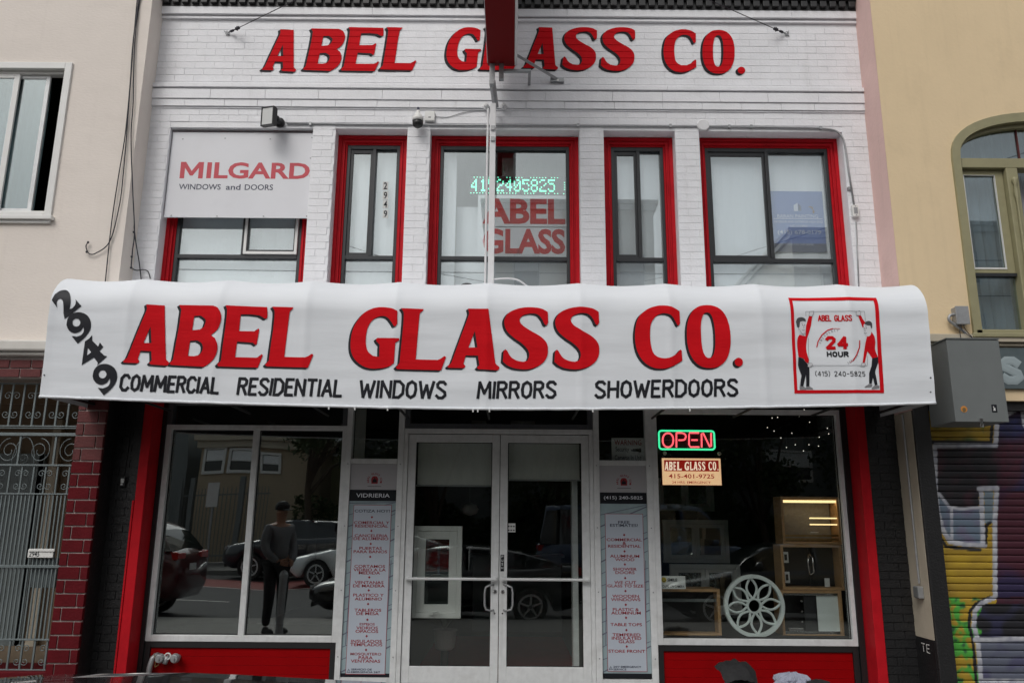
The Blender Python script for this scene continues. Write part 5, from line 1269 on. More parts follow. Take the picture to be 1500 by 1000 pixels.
# ================================================================ ground floor signs
YB = 0.225
def poster(name, label, x0, x1, head, lines, foot, pys, cx):
    P = thing(name, label, 'sign', ((x0+x1)/2, YB, 0.1))
    fz = lambda y_: AZ(cx, y_, YB); z0, z1 = fz(992), 2.112; H = z1-z0; xc = (x0+x1)/2; w = x1-x0
    zh = fz(pys[0]); zb = fz(pys[1])
    obj('header', MB().box(x0, x1, YB, YB+0.02, zh+0.001, z1), 'postergrey', P)
    obj('name_band', MB().box(x0, x1, YB, YB+0.02, zb+0.001, zh), 'ink', P)
    bo = obj('background', MB().box(x0, x1, YB, YB+0.02, z0+0.04, zb), 'poster', P); obj('foot_band', MB().box(x0, x1, YB, YB+0.02, z0, z0+0.039), 'ink', P)
    bm_ = MB(); rr = random.Random(len(label))
    for i in range(17):                            # printed girders of a glass roof
        za = z0+0.05+i*0.115; xa = x0+0.004; xb = x1-0.004; zz = min(zb-0.01, za+0.16+rr.random()*0.1)
        if za < zb-0.02: ribbon(bm_, [(xa, za), (xb, zz)], 0.0035+0.003*(i % 3 == 0), flat(YB-0.0006), 0.0002)
    for xx in (x0+w*0.07, x1-w*0.10): ribbon(bm_, [(xx, z0+0.3), (xx+0.02, z0+1.1)], 0.004, flat(YB-0.0010), 0.0002)
    obj('background_lines', bm_, 'bluegrey', bo, kind='stuff')
    p0, p1 = x0+w*0.10, x1-w*0.09; q0, q1 = fz(pys[3]), fz(pys[2])
    obj('list_panel', MB().box(p0+0.004, p1-0.004, YB-0.004, YB-0.0015, q0+0.004, q1-0.004), 'posterin', P)
    obj('list_border', MB().frame(p0, p1, q0, q1, YB-0.005, YB-0.0015, 0.004,0.004,0.004,0.004), 'posterink', P)
    # emblem: arch of letters over a red block
    lg = MB(); ez = z1-0.155; ex = xc+0.01
    lg.prism([path([(ex-0.032,ez-0.045),(ex+0.032,ez-0.045),[(ex+0.036,ez+0.0),(ex+0.02,ez+0.028),(ex-0.02,ez+0.028),(ex-0.036,ez+0.0)]])], YB-0.002, YB-0.0005)
    s_ = 'ABEL GLASS CO.'
    for i, c in enumerate(s_):
        if c in ' ': continue
        an = rad(205-230*(i+0.5)/len(s_)); X, Z = ex+0.068*math.cos(an), ez+0.068*math.sin(an)-0.01; ro = an-math.pi/2
        v, f, ar = text2d(c, 0.03); hh = 0.020; ww = hh*min(ar, 1.0); v3 = []
        for p in v: u, q = (p[0]-.5)*ww, (p[1]-.5)*hh; v3.append((X+u*math.cos(ro)-q*math.sin(ro), YB-0.002, Z+u*math.sin(ro)+q*math.cos(ro)))
        lg.add(v3, face_cam(v3, f))
    obj('emblem', lg, 'posterink', P)
    ar_ = MB()
    for dx in (-0.014, 0.0, 0.014): ribbon(ar_, [(ex+dx-0.004, ez-0.03), (ex+dx, ez+0.012-abs(dx)), (ex+dx+0.004, ez-0.03)], 0.005, flat(YB-0.0026), 0.0002)
    ar_.box(ex-0.07, ex+0.07, YB-0.0025, YB-0.0015, ez-0.074, ez-0.070); obj('emblem_detail', ar_, 'ink', P)
    tx = MB(); center_text(tx, head, xc, (zb+zh)/2, 0.042 if len(head) > 9 else 0.040, YB-0.001, 1.45, 0.012, maxw=w*0.93 if len(head) > 9 else w*0.72); obj('band_lettering', tx, 'paleprint', P)
    tx = MB(); dk_ = MB()
    for t, y_, dark in lines:
        if t == '*':
            z_ = fz(y_); (tx).prism([[(xc-0.012,z_),(xc,z_-0.013),(xc+0.012,z_),(xc,z_+0.013)]], YB-0.0065, YB-0.0045)
        else: center_text(dk_ if dark else tx, t, xc, fz(y_), 0.0285, YB-0.0055, 1.45, 0.014, maxw=(p1-p0)*0.93)
    for i, t in enumerate(foot):
        v, f, ar = text2d(t, 0.02); put_text(dk_, t, p0+0.055, min(p1-0.01, p0+0.055+ar*0.018*1.45), q0+0.036-i*0.024, q0+0.054-i*0.024, YB-0.0055, 0.02)
    ribbon(dk_, [(p0+0.014,q0+0.018),(p0+0.030,q0+0.048),(p0+0.046,q0+0.018),(p0+0.014,q0+0.018)], 0.003, flat(YB-0.0050), 0.0003); dk_.box(p0+0.029,p0+0.031,YB-0.0056,YB-0.0046,q0+0.024,q0+0.036)
    obj('list_lettering', tx, 'posterink', P, kind='stuff'); obj('dark_lettering', dk_, 'navy', P)
    return P
poster('spanish_price_sign', 'tall narrow printed sign listing glass services in Spanish, left of the doors', -1.643, -1.167, 'VIDRIERIA',
 [('COTIZA HOY!',748,1),('*',757,0),('COMERCIAL Y',765,0),('RESIDENCIAL',770,0),('*',777,0),('CANCELERIA',784,0),('DE ALUMINIO',788.5,0),('*',796,0),('PUERTAS',802.5,0),('PARA BANOS',807.5,0),('*',815,0),
  ('CORTAMOS',829,0),('VIDRIO A LA',834,0),('MEDIDA',838.5,0),('*',845,0),('VENTANAS',852.5,0),('DE MADERA',857.5,0),('*',864,0),('PLASTICO Y',871,0),('ALUMINIO',876.5,0),('*',884,0),('TABLEROS',893,0),('DE MESA',898,0),('*',907,0),
  ('ESPEJOS',914,0),('VIDRIOS',919,0),('OPACOS',924,0),('*',931,0),('INSULADOS',938.5,0),('TEMPLADOS',943.5,0),('*',951,0),('MOSQUITERO',957.5,0),('PARA',962.5,0),('VENTANAS',967.5,0)], ('SERVICIO DE','EMERGENCIA 24/7'), (717,733.5,739,987), 548)
poster('english_price_sign', 'tall narrow printed sign listing glass services in English, right of the doors', 0.907, 1.383, '(415) 240-5825',
 [('FREE',764.5,1),('ESTIMATES!',769,1),('*',783,0),('COMMERCIAL',790,0),('&',795,0),('RESIDENTIAL',799.5,0),('*',807,0),('ALUMINUM',814,0),('WOOD',819,0),('*',826,0),('SHOWER',833,0),('DOORS',838,0),('*',846,0),
  ('WE CUT',852.5,0),('GLASS TO SIZE',857.5,0),('*',865,0),('WOODEN',872.5,0),('WINDOWS',877.5,0),('*',885,0),('PLASTIC &',892,0),('ALUMINUM',897,0),('*',904,0),('TABLE TOPS',914,0),('*',922,0),('TEMPERED',929,0),('INSULATED',934,0),('GLASS',939,0),('*',946,0),('STORE FRONT',953,0)], ('24/7 EMERGENCY','SERVICE'), (721,737.5,752,983), 916)
# security warning
x0, x1, z0, z1 = rectpx(896, 944, 641, 676, 0.29)
Wn = obj('warning_sign', MB().box(x0, x1, 0.29, 0.296, z0, z1), 'paper', None, bevel=0.002); tag(Wn, 'grey WARNING sign about security cameras in the small pane right of the doors', 'sign')
tx = MB(); h_ = z1-z0; put_text(tx, 'WARNING', x0+0.03, x1-0.03, z1-h_*0.31, z1-h_*0.08, 0.2885, 0.012, 1.05); obj('red_lettering', tx, 'redboard', Wn)
tx = MB(); put_text(tx, 'Security', x0+0.04, x0+0.18, z1-h_*0.63, z1-h_*0.38, 0.2885, 0.01); put_text(tx, 'Cameras In Use', x0+0.03, x1-0.035, z0+h_*0.07, z0+h_*0.28, 0.2885, 0.008)
tx.box(x1-0.12, x1-0.06, 0.287, 0.289, z1-h_*0.58, z1-h_*0.46).box(x1-0.06, x1-0.035, 0.287, 0.289, z1-h_*0.60, z1-h_*0.43).box(x1-0.14, x1-0.12, 0.287, 0.289, z1-h_*0.56, z1-h_*0.50); obj('black_lettering', tx, 'ink', Wn)
# neon OPEN
YN = 0.33
x0, x1, z0, z1 = rectpx(965, 1046, 631, 658, YN)
N_ = thing('neon_open_sign', 'lit neon OPEN sign with pink letters in a green rounded frame', 'neon sign', ((x0+x1)/2,YN,z0))
r_ = 0.03; cs = []
for cx_, cz_, a0 in ((x1-r_,z1-r_,0),(x0+r_,z1-r_,90),(x0+r_,z0+r_,180),(x1-r_,z0+r_,270)):
    for k in range(6): a = rad(a0+k*18); cs.append((cx_+r_*math.cos(a), YN-0.015, cz_+r_*math.sin(a)))
obj('green_tube', MB().tube(cs, 0.0095, 10, closed=True), 'neong', N_, smooth=True)
obj('backing', MB().box(x0+0.006, x1-0.006, YN+0.012, YN+0.02, z0+0.006, z1-0.006), 'blackmetal', N_)
def npx(a, b): return AX(955+a*0.1, 620+b*0.1, YN), AZ(955+a*0.1, 620+b*0.1, YN)
for nm, pts in (('O', ell(232,245,78,102,26,2.2)), ('P', [(355,350),(355,140)]+cr([(355,140),(440,142),(485,165),(490,205),(465,240),(385,245)],5)), ('E', [(685,140),(545,140),(540,180),(540,310),(560,345),(690,345)]), ('E2', [(575,243),(665,243)]), ('N', [(725,350),(722,150),(745,140),(845,345),(865,335),(862,140)])):
    q = [npx(*p) for p in pts]; obj('letter_tube', MB().tube([(a, YN-0.012, b) for a, b in q], 0.0085, 8, closed=(nm == 'O')), 'neonr', N_, smooth=True)
for a in ((183,438),(978,445)): x, z = npx(*a); obj('suction_hook', MB().lathe([(0.018,-0.03),(0.02,-0.012),(0.01,0)], (x, YN-0.01, z), 'Y', 10), 'tvw', N_)
# lit name box
x0, x1, z0, z1 = rectpx(970, 1056, 671, 710, YN)
Lb = thing('lit_name_sign', 'glowing cream light box with red ABEL GLASS CO. band, below the neon sign', 'light box', ((x0+x1)/2,YN,z0))
obj('box_case', MB().box(x0-0.005, x1+0.006, YN, YN+0.06, z0-0.006, z1+0.006), 'darkred', Lb)
obj('lit_face', MB().box(x0, x1, YN-0.005, YN-0.001, z0, z1), 'litsign', Lb)
def lpx(a, b): return AX(955+a*0.1, 620+b*0.1, YN), AZ(955+a*0.1, 620+b*0.1, YN)
a, b = lpx(175,535), lpx(980,702); obj('red_band', MB().box(a[0], b[0], YN-0.0085, YN-0.0055, b[1], a[1]), 'litred', Lb)
tx = MB(); 
bands = [('A',180,243),('B',243,303),('E',308,352),('L',358,437),('G',473,545),('L',548,605),('A',600,668),('S',672,720),('S',728,780),('C',822,880),('O',885,940),('.',955,972)]
for ch, p, q in bands:
    c0, c1 = lpx(p, 560 if ch != '.' else 665), lpx(q, 685); glyph(tx, ch, c0[0], c1[0], c1[1], c0[1], flat(YN-0.0095))
obj('band_letters', tx, 'litcream', Lb)
tx = MB(); c0, c1 = lpx(243,738), lpx(912,806); put_text(tx, '415-401-9725', c0[0], c1[0], c1[1], c0[1], YN-0.0065, 0.012); c0, c1 = lpx(292,842), lpx(862,882); put_text(tx, '24 HRS. EMERGENCY', c0[0], c1[0], c1[1], c0[1], YN-0.0065, 0.006)
obj('number_lettering', tx, 'litred', Lb)
# camera notice
x0, x1, z0, z1 = rectpx(966, 1004, 843, 862, 0.285)
Sm = obj('camera_notice', MB().box(x0, x1, 0.283, 0.286, z0, z1), 'paper', None); tag(Sm, 'small white SMILE camera notice stuck low at the left edge of the right show window', 'sign')
obj('smiley', MB().lathe([(0.026,-0.001),(0.026,0)], (x0+0.045, 0.2825, z1-0.038), 'Y', 18), 'yellowp', Sm)
tx = MB(); put_text(tx, 'SMILE', x0+0.08, x0+0.18, z1-0.052, z1-0.022, 0.2815, 0.03); put_text(tx, "YOU'RE ON CAMERA", x0+0.012, x1-0.012, z0+0.012, z0+0.038, 0.2815, 0.01)
ribbon(tx, [(x0+0.03,z1-0.044),(x0+0.045,z1-0.052),(x0+0.06,z1-0.044)], 0.003, flat(0.2808), 0.0002); tx.box(x0+0.035,x0+0.040,0.2803,0.281,z1-0.036,z1-0.028).box(x0+0.050,x0+0.055,0.2803,0.281,z1-0.036,z1-0.028)
obj('notice_lettering', tx, 'ink', Sm)
# fire department connections on the bulkhead
Sp = thing('standpipe_fittings', 'capped grey standpipe fittings and bent pipe on the red boards at the lower left', 'standpipe', (-3.4,0.2,0.2))
YQ = 0.17
x, z = AX(221,975,YQ), AZ(221,968,YQ)
obj('riser_pipe', MB().tube([(x-0.02,YQ,-0.0),(x-0.01,YQ,z-0.05),(x+0.01,YQ,z+0.03),(x+0.03,YQ+0.02,z+0.05),(x+0.035,YQ+0.06,z+0.05)], 0.026, 10), 'galv', Sp, smooth=True)
for px_ in (236, 258): x = AX(px_,963,YQ); z = AZ(px_,963,YQ); obj('cap', MB().lathe([(0.030,-0.03),(0.036,-0.028),(0.040,-0.01),(0.045,0.0),(0.045,0.02),(0.025,0.025),(0.025,0.09)], (x,YQ-0.03,z), 'Y', 18).lathe([(0.012,-0.045),(0.012,-0.03)], (x,YQ-0.03,z), 'Y', 6), 'galv', Sp)
x, z = AX(247,960,YQ), AZ(247,960,YQ); obj('ring', MB().tube([(x+0.028*math.cos(t),YQ-0.02,z+0.028*math.sin(t)) for t in [k*math.pi/8 for k in range(16)]], 0.007, 6, closed=True), 'tvw', Sp)
obj('drain_elbow', MB().tube([(x-0.01,YQ+0.05,z-0.01),(x-0.01,YQ-0.01,z-0.02),(x-0.025,YQ-0.02,z-0.07)], 0.024, 8), 'galv', Sp, smooth=True)
obj('loose_wire', MB().tube([(AX(a,b,YQ-.02),YQ-.02,AZ(a,b,YQ-.02)) for a, b in cr([(226,958),(228,968),(227,976),(233,972)],4)], 0.004, 5), 'brass', Sp)
# bell on the left black pier
x, z = AX(180,705,-0.02), AZ(180,705,-0.02)
Db = obj('door_bell', MB().box(x-0.028, x+0.028, -0.035, -0.004, z-0.05, z+0.05), 'blackmetal', None, bevel=0.006); tag(Db, 'small black bell unit with worn white face on the left black pier', 'door bell')
obj('bell_face', MB().box(x-0.014, x+0.016, -0.038, -0.0355, z-0.012, z+0.03).box(x-0.012, x+0.008, -0.038, -0.0355, z-0.035, z-0.018), 'paper', Db)
obj('bell_wire', MB().tube([(x,-0.01,z+0.05),(x+0.01,-0.01,z+0.3),(x+0.02,-0.01,2.6)], 0.005, 5), 'blackmetal', Db)
# ================================================================ things on show behind the glass
ZP = 0.44
YD = 0.50
def cabinet(label, px0, px1, t, u, Y, dep, items, grp=None):
    x0, x1, z0, z1 = rectpx(px0, px1, t, u, Y)
    c = thing('display_cabinet', label, 'display cabinet', ((x0+x1)/2, Y, z0), grp)
    w = 0.028
    obj('case', MB().frame(x0, x1, z0, z1, Y, Y+dep, w, w, w*0.9, w).box(x0+w, x1-w, Y+dep-0.01, Y+dep, z0+w, z1-w), 'wood', c, bevel=0.002)
    obj('back_panel', MB().box(x0+w+.001, x1-w-.001, Y+dep-0.018, Y+dep-0.011, z0+w, z1-w), 'blackmetal', c)
    return c, x0+w, x1-w, z0+w, z1-w
zc_ = [728, 797, 864, 933]
G_ = 'oak display cabinets stacked at the right of the show window'
c, x0, x1, z0, z1 = cabinet('top oak display cabinet lit by a warm strip, with brass rails on show', 1145, 1232, 727, 797, YD, 0.24, None, G_)
obj('light_strip', MB().box(x0, x1, YD+0.03, YD+0.05, z1-0.034, z1-0.008), 'warm', c)
ld = bpy.data.lights.new('strip_glow', 'AREA'); ld.shape = 'RECTANGLE'; ld.size = x1-x0; ld.size_y = 0.02; ld.energy = 0.25; ld.color = (1.0, 0.72, 0.38)
lo_ = bpy.data.objects.new('strip_glow', ld); C.objects.link(lo_); lo_.parent = c; lo_.matrix_parent_inverse = wmat(c).inverted(); lo_.location = ((x0+x1)/2, YD+0.04, z1-0.036)
obj('grey_panel', MB().box(x0+0.01, x1-0.01, YD+0.20, YD+0.21, z0+0.01, z1-0.01), 'pot', c)
xr = x0+(x1-x0)*0.5
obj('lit_rail', MB().box(xr, x1, YD+0.04, YD+0.055, z0+(z1-z0)*0.54, z0+(z1-z0)*0.57), 'warm', c); obj('lit_rail', MB().box(xr, x1, YD+0.04, YD+0.055, z0+(z1-z0)*0.39, z0+(z1-z0)*0.42), 'warm', c)
obj('brass_rail', MB().box(x0, x1, YD+0.03, YD+0.06, z0+0.012, z0+0.035), 'brass', c); obj('brass_rail', MB().box(x0, x1, YD+0.03, YD+0.06, z0+0.050, z0+0.072), 'brass', c)
obj('card', MB().box(xr, xr+0.08, YD+0.04, YD+0.045, z0+0.09, z0+0.10), 'paper', c)
c, x0, x1, z0, z1 = cabinet('middle oak display cabinet with a curved door handle and hinge cards', 1145, 1235, 797.5, 864, YD, 0.24, None, G_)
for i in range(2):
    zz = z1-0.10-i*0.20; k = obj('hinge_card', MB().box(x0+0.005, x0+0.062, YD+0.04, YD+0.046, zz-0.055, zz+0.055), 'paper', c); obj('hinge', MB().box(x0+0.02, x0+0.045, YD+0.03, YD+0.039, zz-0.03, zz+0.03).box(x0+0.027, x0+0.038, YD+0.024, YD+0.0295, zz-0.02, zz+0.02), 'blackmetal', k)
xh = x0+(x1-x0)*0.52; obj('curved_handle', MB().tube([(xh,YD+0.10,z0+0.12),(xh-0.03,YD+0.04,z0+0.14),(xh-0.04,YD+0.03,z0+0.20),(xh-0.04,YD+0.03,z0+0.25),(xh-0.03,YD+0.04,z0+0.31),(xh,YD+0.10,z0+0.33),(xh+0.015,YD+0.05,z0+0.30),(xh+0.015,YD+0.04,z0+0.15)], 0.008, 8, closed=True), 'chrome', c, smooth=True)
obj('small_card', MB().box(x0+(x1-x0)*0.72, x0+(x1-x0)*0.81, YD+0.03, YD+0.035, z0+0.005, z0+0.09), 'paper', c)
obj('dark_glass', MB().box(x0+(x1-x0)*0.55, x1, YD+0.18, YD+0.19, z0, z1), 'blackmetal', c)
c, x0, x1, z0, z1 = cabinet('bottom oak display cabinet with sliding frosted glass in bright rails', 1145, 1235, 864.5, 933, YD, 0.24, None, G_)
obj('bottom_rail', MB().box(x0, x1, YD+0.02, YD+0.05, z0+0.0, z0+0.03), 'chrome', c); obj('top_rail', MB().box(x0, x1, YD+0.02, YD+0.05, z1-0.02, z1), 'chrome', c)
xm_ = x0+(x1-x0)*0.62; obj('frosted_glass', MB().box(xm_, x1, YD+0.04, YD+0.05, z0+0.03, z1-0.02), 'wheelw', c); obj('stile', MB().box(xm_-0.13, xm_-0.01, YD+0.05, YD+0.06, z0+0.03, z1-0.02), 'bronze', c)
obj('step_rail', MB().box(x0+0.05, xm_-0.16, YD+0.03, YD+0.05, z0+0.045, z0+0.06).box(x0+0.05, xm_-0.16, YD+0.01, YD+0.03, z0+0.032, z0+0.042), 'chrome', c)
for i in range(3): obj('roller_clip', MB().lathe([(0.010,-0.01),(0.012,0),(0.008,0.01)], (xm_-0.17+0.004*i, YD+0.03, z0+0.12+0.10*i), 'Y', 8), 'chrome', c)
# long low oak frame on the left
x0, x1, z0, z1 = rectpx(958, 1056, 862, 933, 0.45)
c = thing('wooden_frame', 'low wide oak framed case standing at the left of the right show window', 'display case', (x0,0.45,z0))
obj('case', MB().frame(x0-0.05, x1, z0, z1, 0.45, 0.80, 0.03,0.03,0.028,0.04), 'wood', c, bevel=0.002); obj('dark_glass', MB().box(x0-0.02, x1-0.031, 0.60, 0.61, z0+0.04, z1-0.03), 'blackmetal', c)
obj('label_card', MB().box(x0+0.02, x0+0.10, 0.56, 0.565, z0+0.05, z0+0.19), 'shade', c)
obj('grey_rail', MB().box(x0-0.02, x1-0.031, 0.50, 0.52, z1-0.13, z1-0.10), 'boxgrey', c)
# flower tracery wheel
YW = 0.42; x0, x1, z0, z1 = rectpx(1060, 1149, 841, 933, YW); wc = Vector(((x0+x1)/2, YW, (z0+z1)/2)); wr = (x1-x0+z1-z0)/4
Wl = thing('tracery_wheel', 'round pale window wheel with eight petal openings leaning in the right show window', 'window wheel', wc)
ring = MB(); n_ = 56
def annulus(mb, r0, r1, y0, y1, c=wc, n=56):
    v = []; f = []
    for k in range(n):
        t = 2*math.pi*k/n
        for r, y in ((r0,y0),(r1,y0),(r1,y1),(r0,y1)): v.append((c.x+r*math.cos(t), c.y+y, c.z+r*math.sin(t)))
    for k in range(n):
        j = (k+1) % n
        for a in range(4): b = (a+1) % 4; f.append((k*4+a, k*4+b, j*4+b, j*4+a))
    mb.add(v, f)
annulus(ring, wr*0.875, wr, -0.03, 0.03); obj('rim', ring, 'wheelw', Wl, bevel=0.004)
hb_ = MB(); annulus(hb_, wr*0.19, wr*0.25, -0.02, 0.02, n=32); obj('hub', hb_, 'wheelw', Wl)
for k in range(8):
    a = rad(95+k*45); m = MB(); pts = []
    for sgn in (1, -1):
        for i in range(13):
            t = i/12; t = t if sgn > 0 else 1-t; r = wr*(0.23+0.655*t); off = wr*0.165*math.sin(math.pi*t)**0.9*sgn
            pts.append((wc.x+r*math.cos(a)-off*math.sin(a), wc.y, wc.z+r*math.sin(a)+off*math.cos(a)))
    pts = pts[:13]+pts[14:-1]
    m.tube(pts, 0.0125, 6, closed=True); obj('petal', m, 'wheelw', Wl)
# vinyl window samples, dim behind the glass
def sample(label, a, b, t, u, Y, cols=2, m_='tvw', sw=0.045, g='white window samples behind the right show window'):
    x0, x1, z0, z1 = rectpx(a, b, t, u, Y); s = thing('window_sample', label, 'window sample', ((x0+x1)/2,Y,z0), g)
    obj('outer_frame', MB().frame(x0, x1, z0, z1, Y, Y+0.07, 0.05,0.05,0.05,0.05), m_, s, bevel=0.004)
    w = (x1-x0-0.10)/cols
    for k in range(cols):
        obj('sash', MB().frame(x0+0.052+k*w, x0+0.048+(k+1)*w, z0+0.052, z1-0.052, Y+0.015, Y+0.05, sw,sw,sw,sw), m_, s, bevel=0.003)
        obj('pane', MB().box(x0+0.10+k*w, x0+(k+1)*w, Y+0.03, Y+0.034, z0+0.1, z1-0.1), 'glass', s)
    return s
sample('wide white two-pane window sample at mid height behind the right show window', 972, 1068, 761, 824, 2.3)
sample('white two-pane window sample just above the low oak case', 983, 1086, 826, 900, 1.7)
sample('dim white window sample high behind the light box', 962, 1046, 700, 748, 3.0)
s = sample('white casement window sample with crank handle hanging inside the left door', 603, 676, 770, 905, 0.40, 1, sw=0.08, g='window sample inside the left door')
x0, x1, z0, z1 = rectpx(603, 676, 770, 905, 0.40)
obj('crank_handle', MB().tube([((x0+x1)/2-0.05,0.37,z0+0.06),((x0+x1)/2+0.03,0.36,z0+0.07),((x0+x1)/2+0.05,0.36,z0+0.055)], 0.008, 6).box((x0+x1)/2-0.07,(x0+x1)/2-0.02,0.37,0.40,z0+0.035,z0+0.065), 'tvw', s)
obj('printed_film', MB().box(x0+0.11, x1-0.11, 0.445, 0.45, z0+0.11+0.42*(z1-z0)*0.9, z1-0.12), 'darkred', s); obj('dark_film', MB().box(x0+0.11, x1-0.11, 0.445, 0.45, z0+0.11, z0+0.108+0.42*(z1-z0)*0.9), 'blackmetal', s)
tx = MB(); v, f, ar = text2d('MILGARD', 0.03); xx, zz = (x0+x1)/2+0.015, z1-0.18
v3 = [(xx-0.02-p[1]*0.03+0.035, 0.4435, zz-0.30+p[0]*0.28) for p in v]; tx.add(v3, face_cam(v3, f)); obj('film_lettering', tx, 'bluegrey', s)
# potted plant inside the left door
Pp = thing('potted_plant', 'dark leafy plant in a grey textured pot on the red floor inside the left door', 'plant', (AX(652,950,0.9),0.9,0.0))
pc0 = (AX(652,930,0.9), 0.9, AZ(652,951,0.9)); ph = AZ(652,921,0.9)-AZ(652,951,0.9)
obj('pot', MB().lathe([(0.07,0),(0.10,0.02),(0.115,ph*0.5),(0.12,ph*0.92),(0.13,ph*0.93),(0.13,ph),(0.10,ph)], pc0, 'Z', 20), 'pot', Pp)
obj('plant_stand', MB().lathe([(0.14,0),(0.14,0.01),(0.04,0.02),(0.04,pc0[2])], (pc0[0],pc0[1],0.0), 'Z', 12), 'blackmetal', Pp)
for i in range(26):
    a = R.uniform(0, 2*math.pi); L0 = R.uniform(0.16, 0.42); up = R.uniform(0.10, 0.34); m = MB(); vs = []; fs = []
    for k in range(7):
        t = k/6; r = L0*t; z = pc0[2]+ph+up*math.sin(t*1.9)*1.0; w = 0.018*math.sin(math.pi*min(1, t*0.9+0.1))+0.002
        cx_, cy_ = pc0[0]+r*math.cos(a), pc0[1]+r*math.sin(a)*0.7; vs += [(cx_-w*math.sin(a), cy_+w*math.cos(a), z), (cx_, cy_, z+0.006), (cx_+w*math.sin(a), cy_-w*math.cos(a), z)]
    for k in range(6): fs += [(k*3,k*3+1,k*3+4,k*3+3),(k*3+1,k*3+2,k*3+5,k*3+4)]
    m.add(vs, fs); obj('leaf', m, 'leafd', Pp, smooth=True)
# furniture in the gloom
o = obj('counter', MB().box(-0.55, 0.75, 4.2, 4.9, 0.013, 1.05).box(-0.6, 0.8, 4.15, 4.95, 1.051, 1.09), 'boxgrey', None); tag(o, 'grey counter far back in the dim shop behind the doors', 'counter')
x0, x1, z0, z1 = rectpx(672, 704, 727, 750, 2.6); o = obj('mirrored_vent', MB().lathe([(0.02,-0.02),(0.10,0.01),(0.12,0.06),(0.08,0.12),(0.02,0.14)], ((x0+x1)/2, 2.6, z0-0.02), 'Z', 18), 'shade', None, smooth=True); tag(o, 'round grey body standing in for the round vent mirrored in the left door glass', 'lamp')  # solid body added indoors in place of a mirrored round vent
obj('vent_cord', MB().tube([((x0+x1)/2,2.6,z0+0.12),((x0+x1)/2,2.6,2.94)], 0.004, 5), 'blackmetal', o)
o = obj('door_jamb_panel', MB().box(AX(838,850,0.6), AX(846,850,0.6), 0.5, 0.7, 0.02, 2.2), 'alu', None); tag(o, 'pale upright jamb inside the shop at the right edge of the right door', 'jamb')
st_ = MB(); rr = random.Random(3)
Fl = thing('fairy_lights', 'string of tiny white lights near the ceiling inside the right show window', 'fairy lights', (3,1.2,2.6))
lp_ = []
for px_, py_ in ((1124,603),(1131,612),(1139,611),(1152,603),(1160,634),(1171,609),(1178,600),(1186,618),(1207,604),(1212,627),(1223,622),(1124,626),(1134,631),(1144,641),(1152,655),(1165,651),(1177,660),(1185,651),(1199,653),(1200,640),(1214,635)):
    p = at(px_, py_, 1.2); st_.lathe([(0.0045,-0.004),(0.0045,0.004)], p, 'Z', 6); lp_.append(p)
obj('bulbs', st_, 'fairy', Fl, kind='stuff')
obj('cord', MB().tube(sorted(lp_, key=lambda p: p.x), 0.002, 4), 'blackmetal', Fl)
x0, x1, z0, z1 = rectpx(520, 535, 596, 676, 0.7)
o = obj('hanging_blind', MB().box(x0, x1, 0.7, 0.72, z0-.2, z1+0.1), 'shade', None); tag(o, 'narrow grey hanging strip behind the small pane left of the doors', 'blind')
for a, b, lab in ((690,712,'left pale ceiling panel glimpsed through the transom over the doors'),(748,784,'right pale ceiling panel glimpsed through the transom over the doors')):
    x0, x1, z0, z1 = rectpx(a, b, 609, 620, 3.0); o = obj('ceiling_fitting', MB().box(x0, x1, 3.0, 3.5, min(z0,2.85), min(z0,2.85)+0.07), 'pot', None); tag(o, lab, 'ceiling fitting', 'ceiling fittings inside the shop')
# things heaped on the pavement
bg_ = thing('black_bag', 'slumped black nylon bag on the pavement under the right show window', 'bag', (AX(1082,995,-1.0), -1.0, 0.0))
def lump(c, rx, ry, h, seed, nz=16, n=28, amp=0.18, top=0.35):
    m = MB(); vs = []
    for j in range(nz+1):
        t = j/nz
        for k in range(n):
            a = 2*math.pi*k/n; r = (1-0.12*t-top*t**6)*(0.92+0.08*math.sin(t*9))
            if j == nz: r *= 0.2
            q = noise.noise(Vector((math.cos(a)*1.6+seed, math.sin(a)*1.6, t*3)))*amp+noise.noise(Vector((math.cos(a)*5+seed, math.sin(a)*5, t*9)))*amp*0.35
            vs.append((c[0]+rx*(r+q)*math.cos(a), c[1]+ry*(r+q)*math.sin(a), c[2]+h*t*(1+q*0.25)))
    fs = [(j*n+k, j*n+(k+1) % n, (j+1)*n+(k+1) % n, (j+1)*n+k) for j in range(nz) for k in range(n)]+[tuple(nz*n+k for k in range(n))]
    m.add(vs, fs); return m
bc = (AX(1082,995,-1.0), -1.0, 0.0); hz_ = AZ(1082,974,-1.0)
obj('bag_body', lump(bc, 0.15, 0.13, hz_-0.02, 2.0, amp=0.30, top=0.5), 'bagblack', bg_, smooth=True)
m = MB(); nu, nv = 22, 10; vs = []                     # the flap, slumped over the top
for j_ in range(nv+1):
    for i_ in range(nu+1):
        u, v = i_/nu-.5, j_/nv; wob = noise.noise(Vector((u*6, v*4, 3)))*0.035
        vs.append((bc[0]-0.02+u*0.33*(1-.2*v)+wob*0.5, bc[1]+0.12-v*0.30+wob, hz_+0.02-0.10*max(0, v-.45)**1.3*2.2-0.05*(abs(u)*2)**3+wob))
m.add(vs, [(j_*(nu+1)+i_, j_*(nu+1)+i_+1, (j_+1)*(nu+1)+i_+1, (j_+1)*(nu+1)+i_) for j_ in range(nv) for i_ in range(nu)])
obj('bag_flap', m, 'bagblack', bg_, smooth=True)
obj('bag_buckle', MB().box(bc[0]-0.0, bc[0]+0.03, bc[1]-0.19, bc[1]-0.18, hz_-0.19, hz_-0.17), 'galv', bg_)
cc = (AX(1160,998,-0.9), -0.9, 0.0); hc = AZ(1160,985,-0.9)
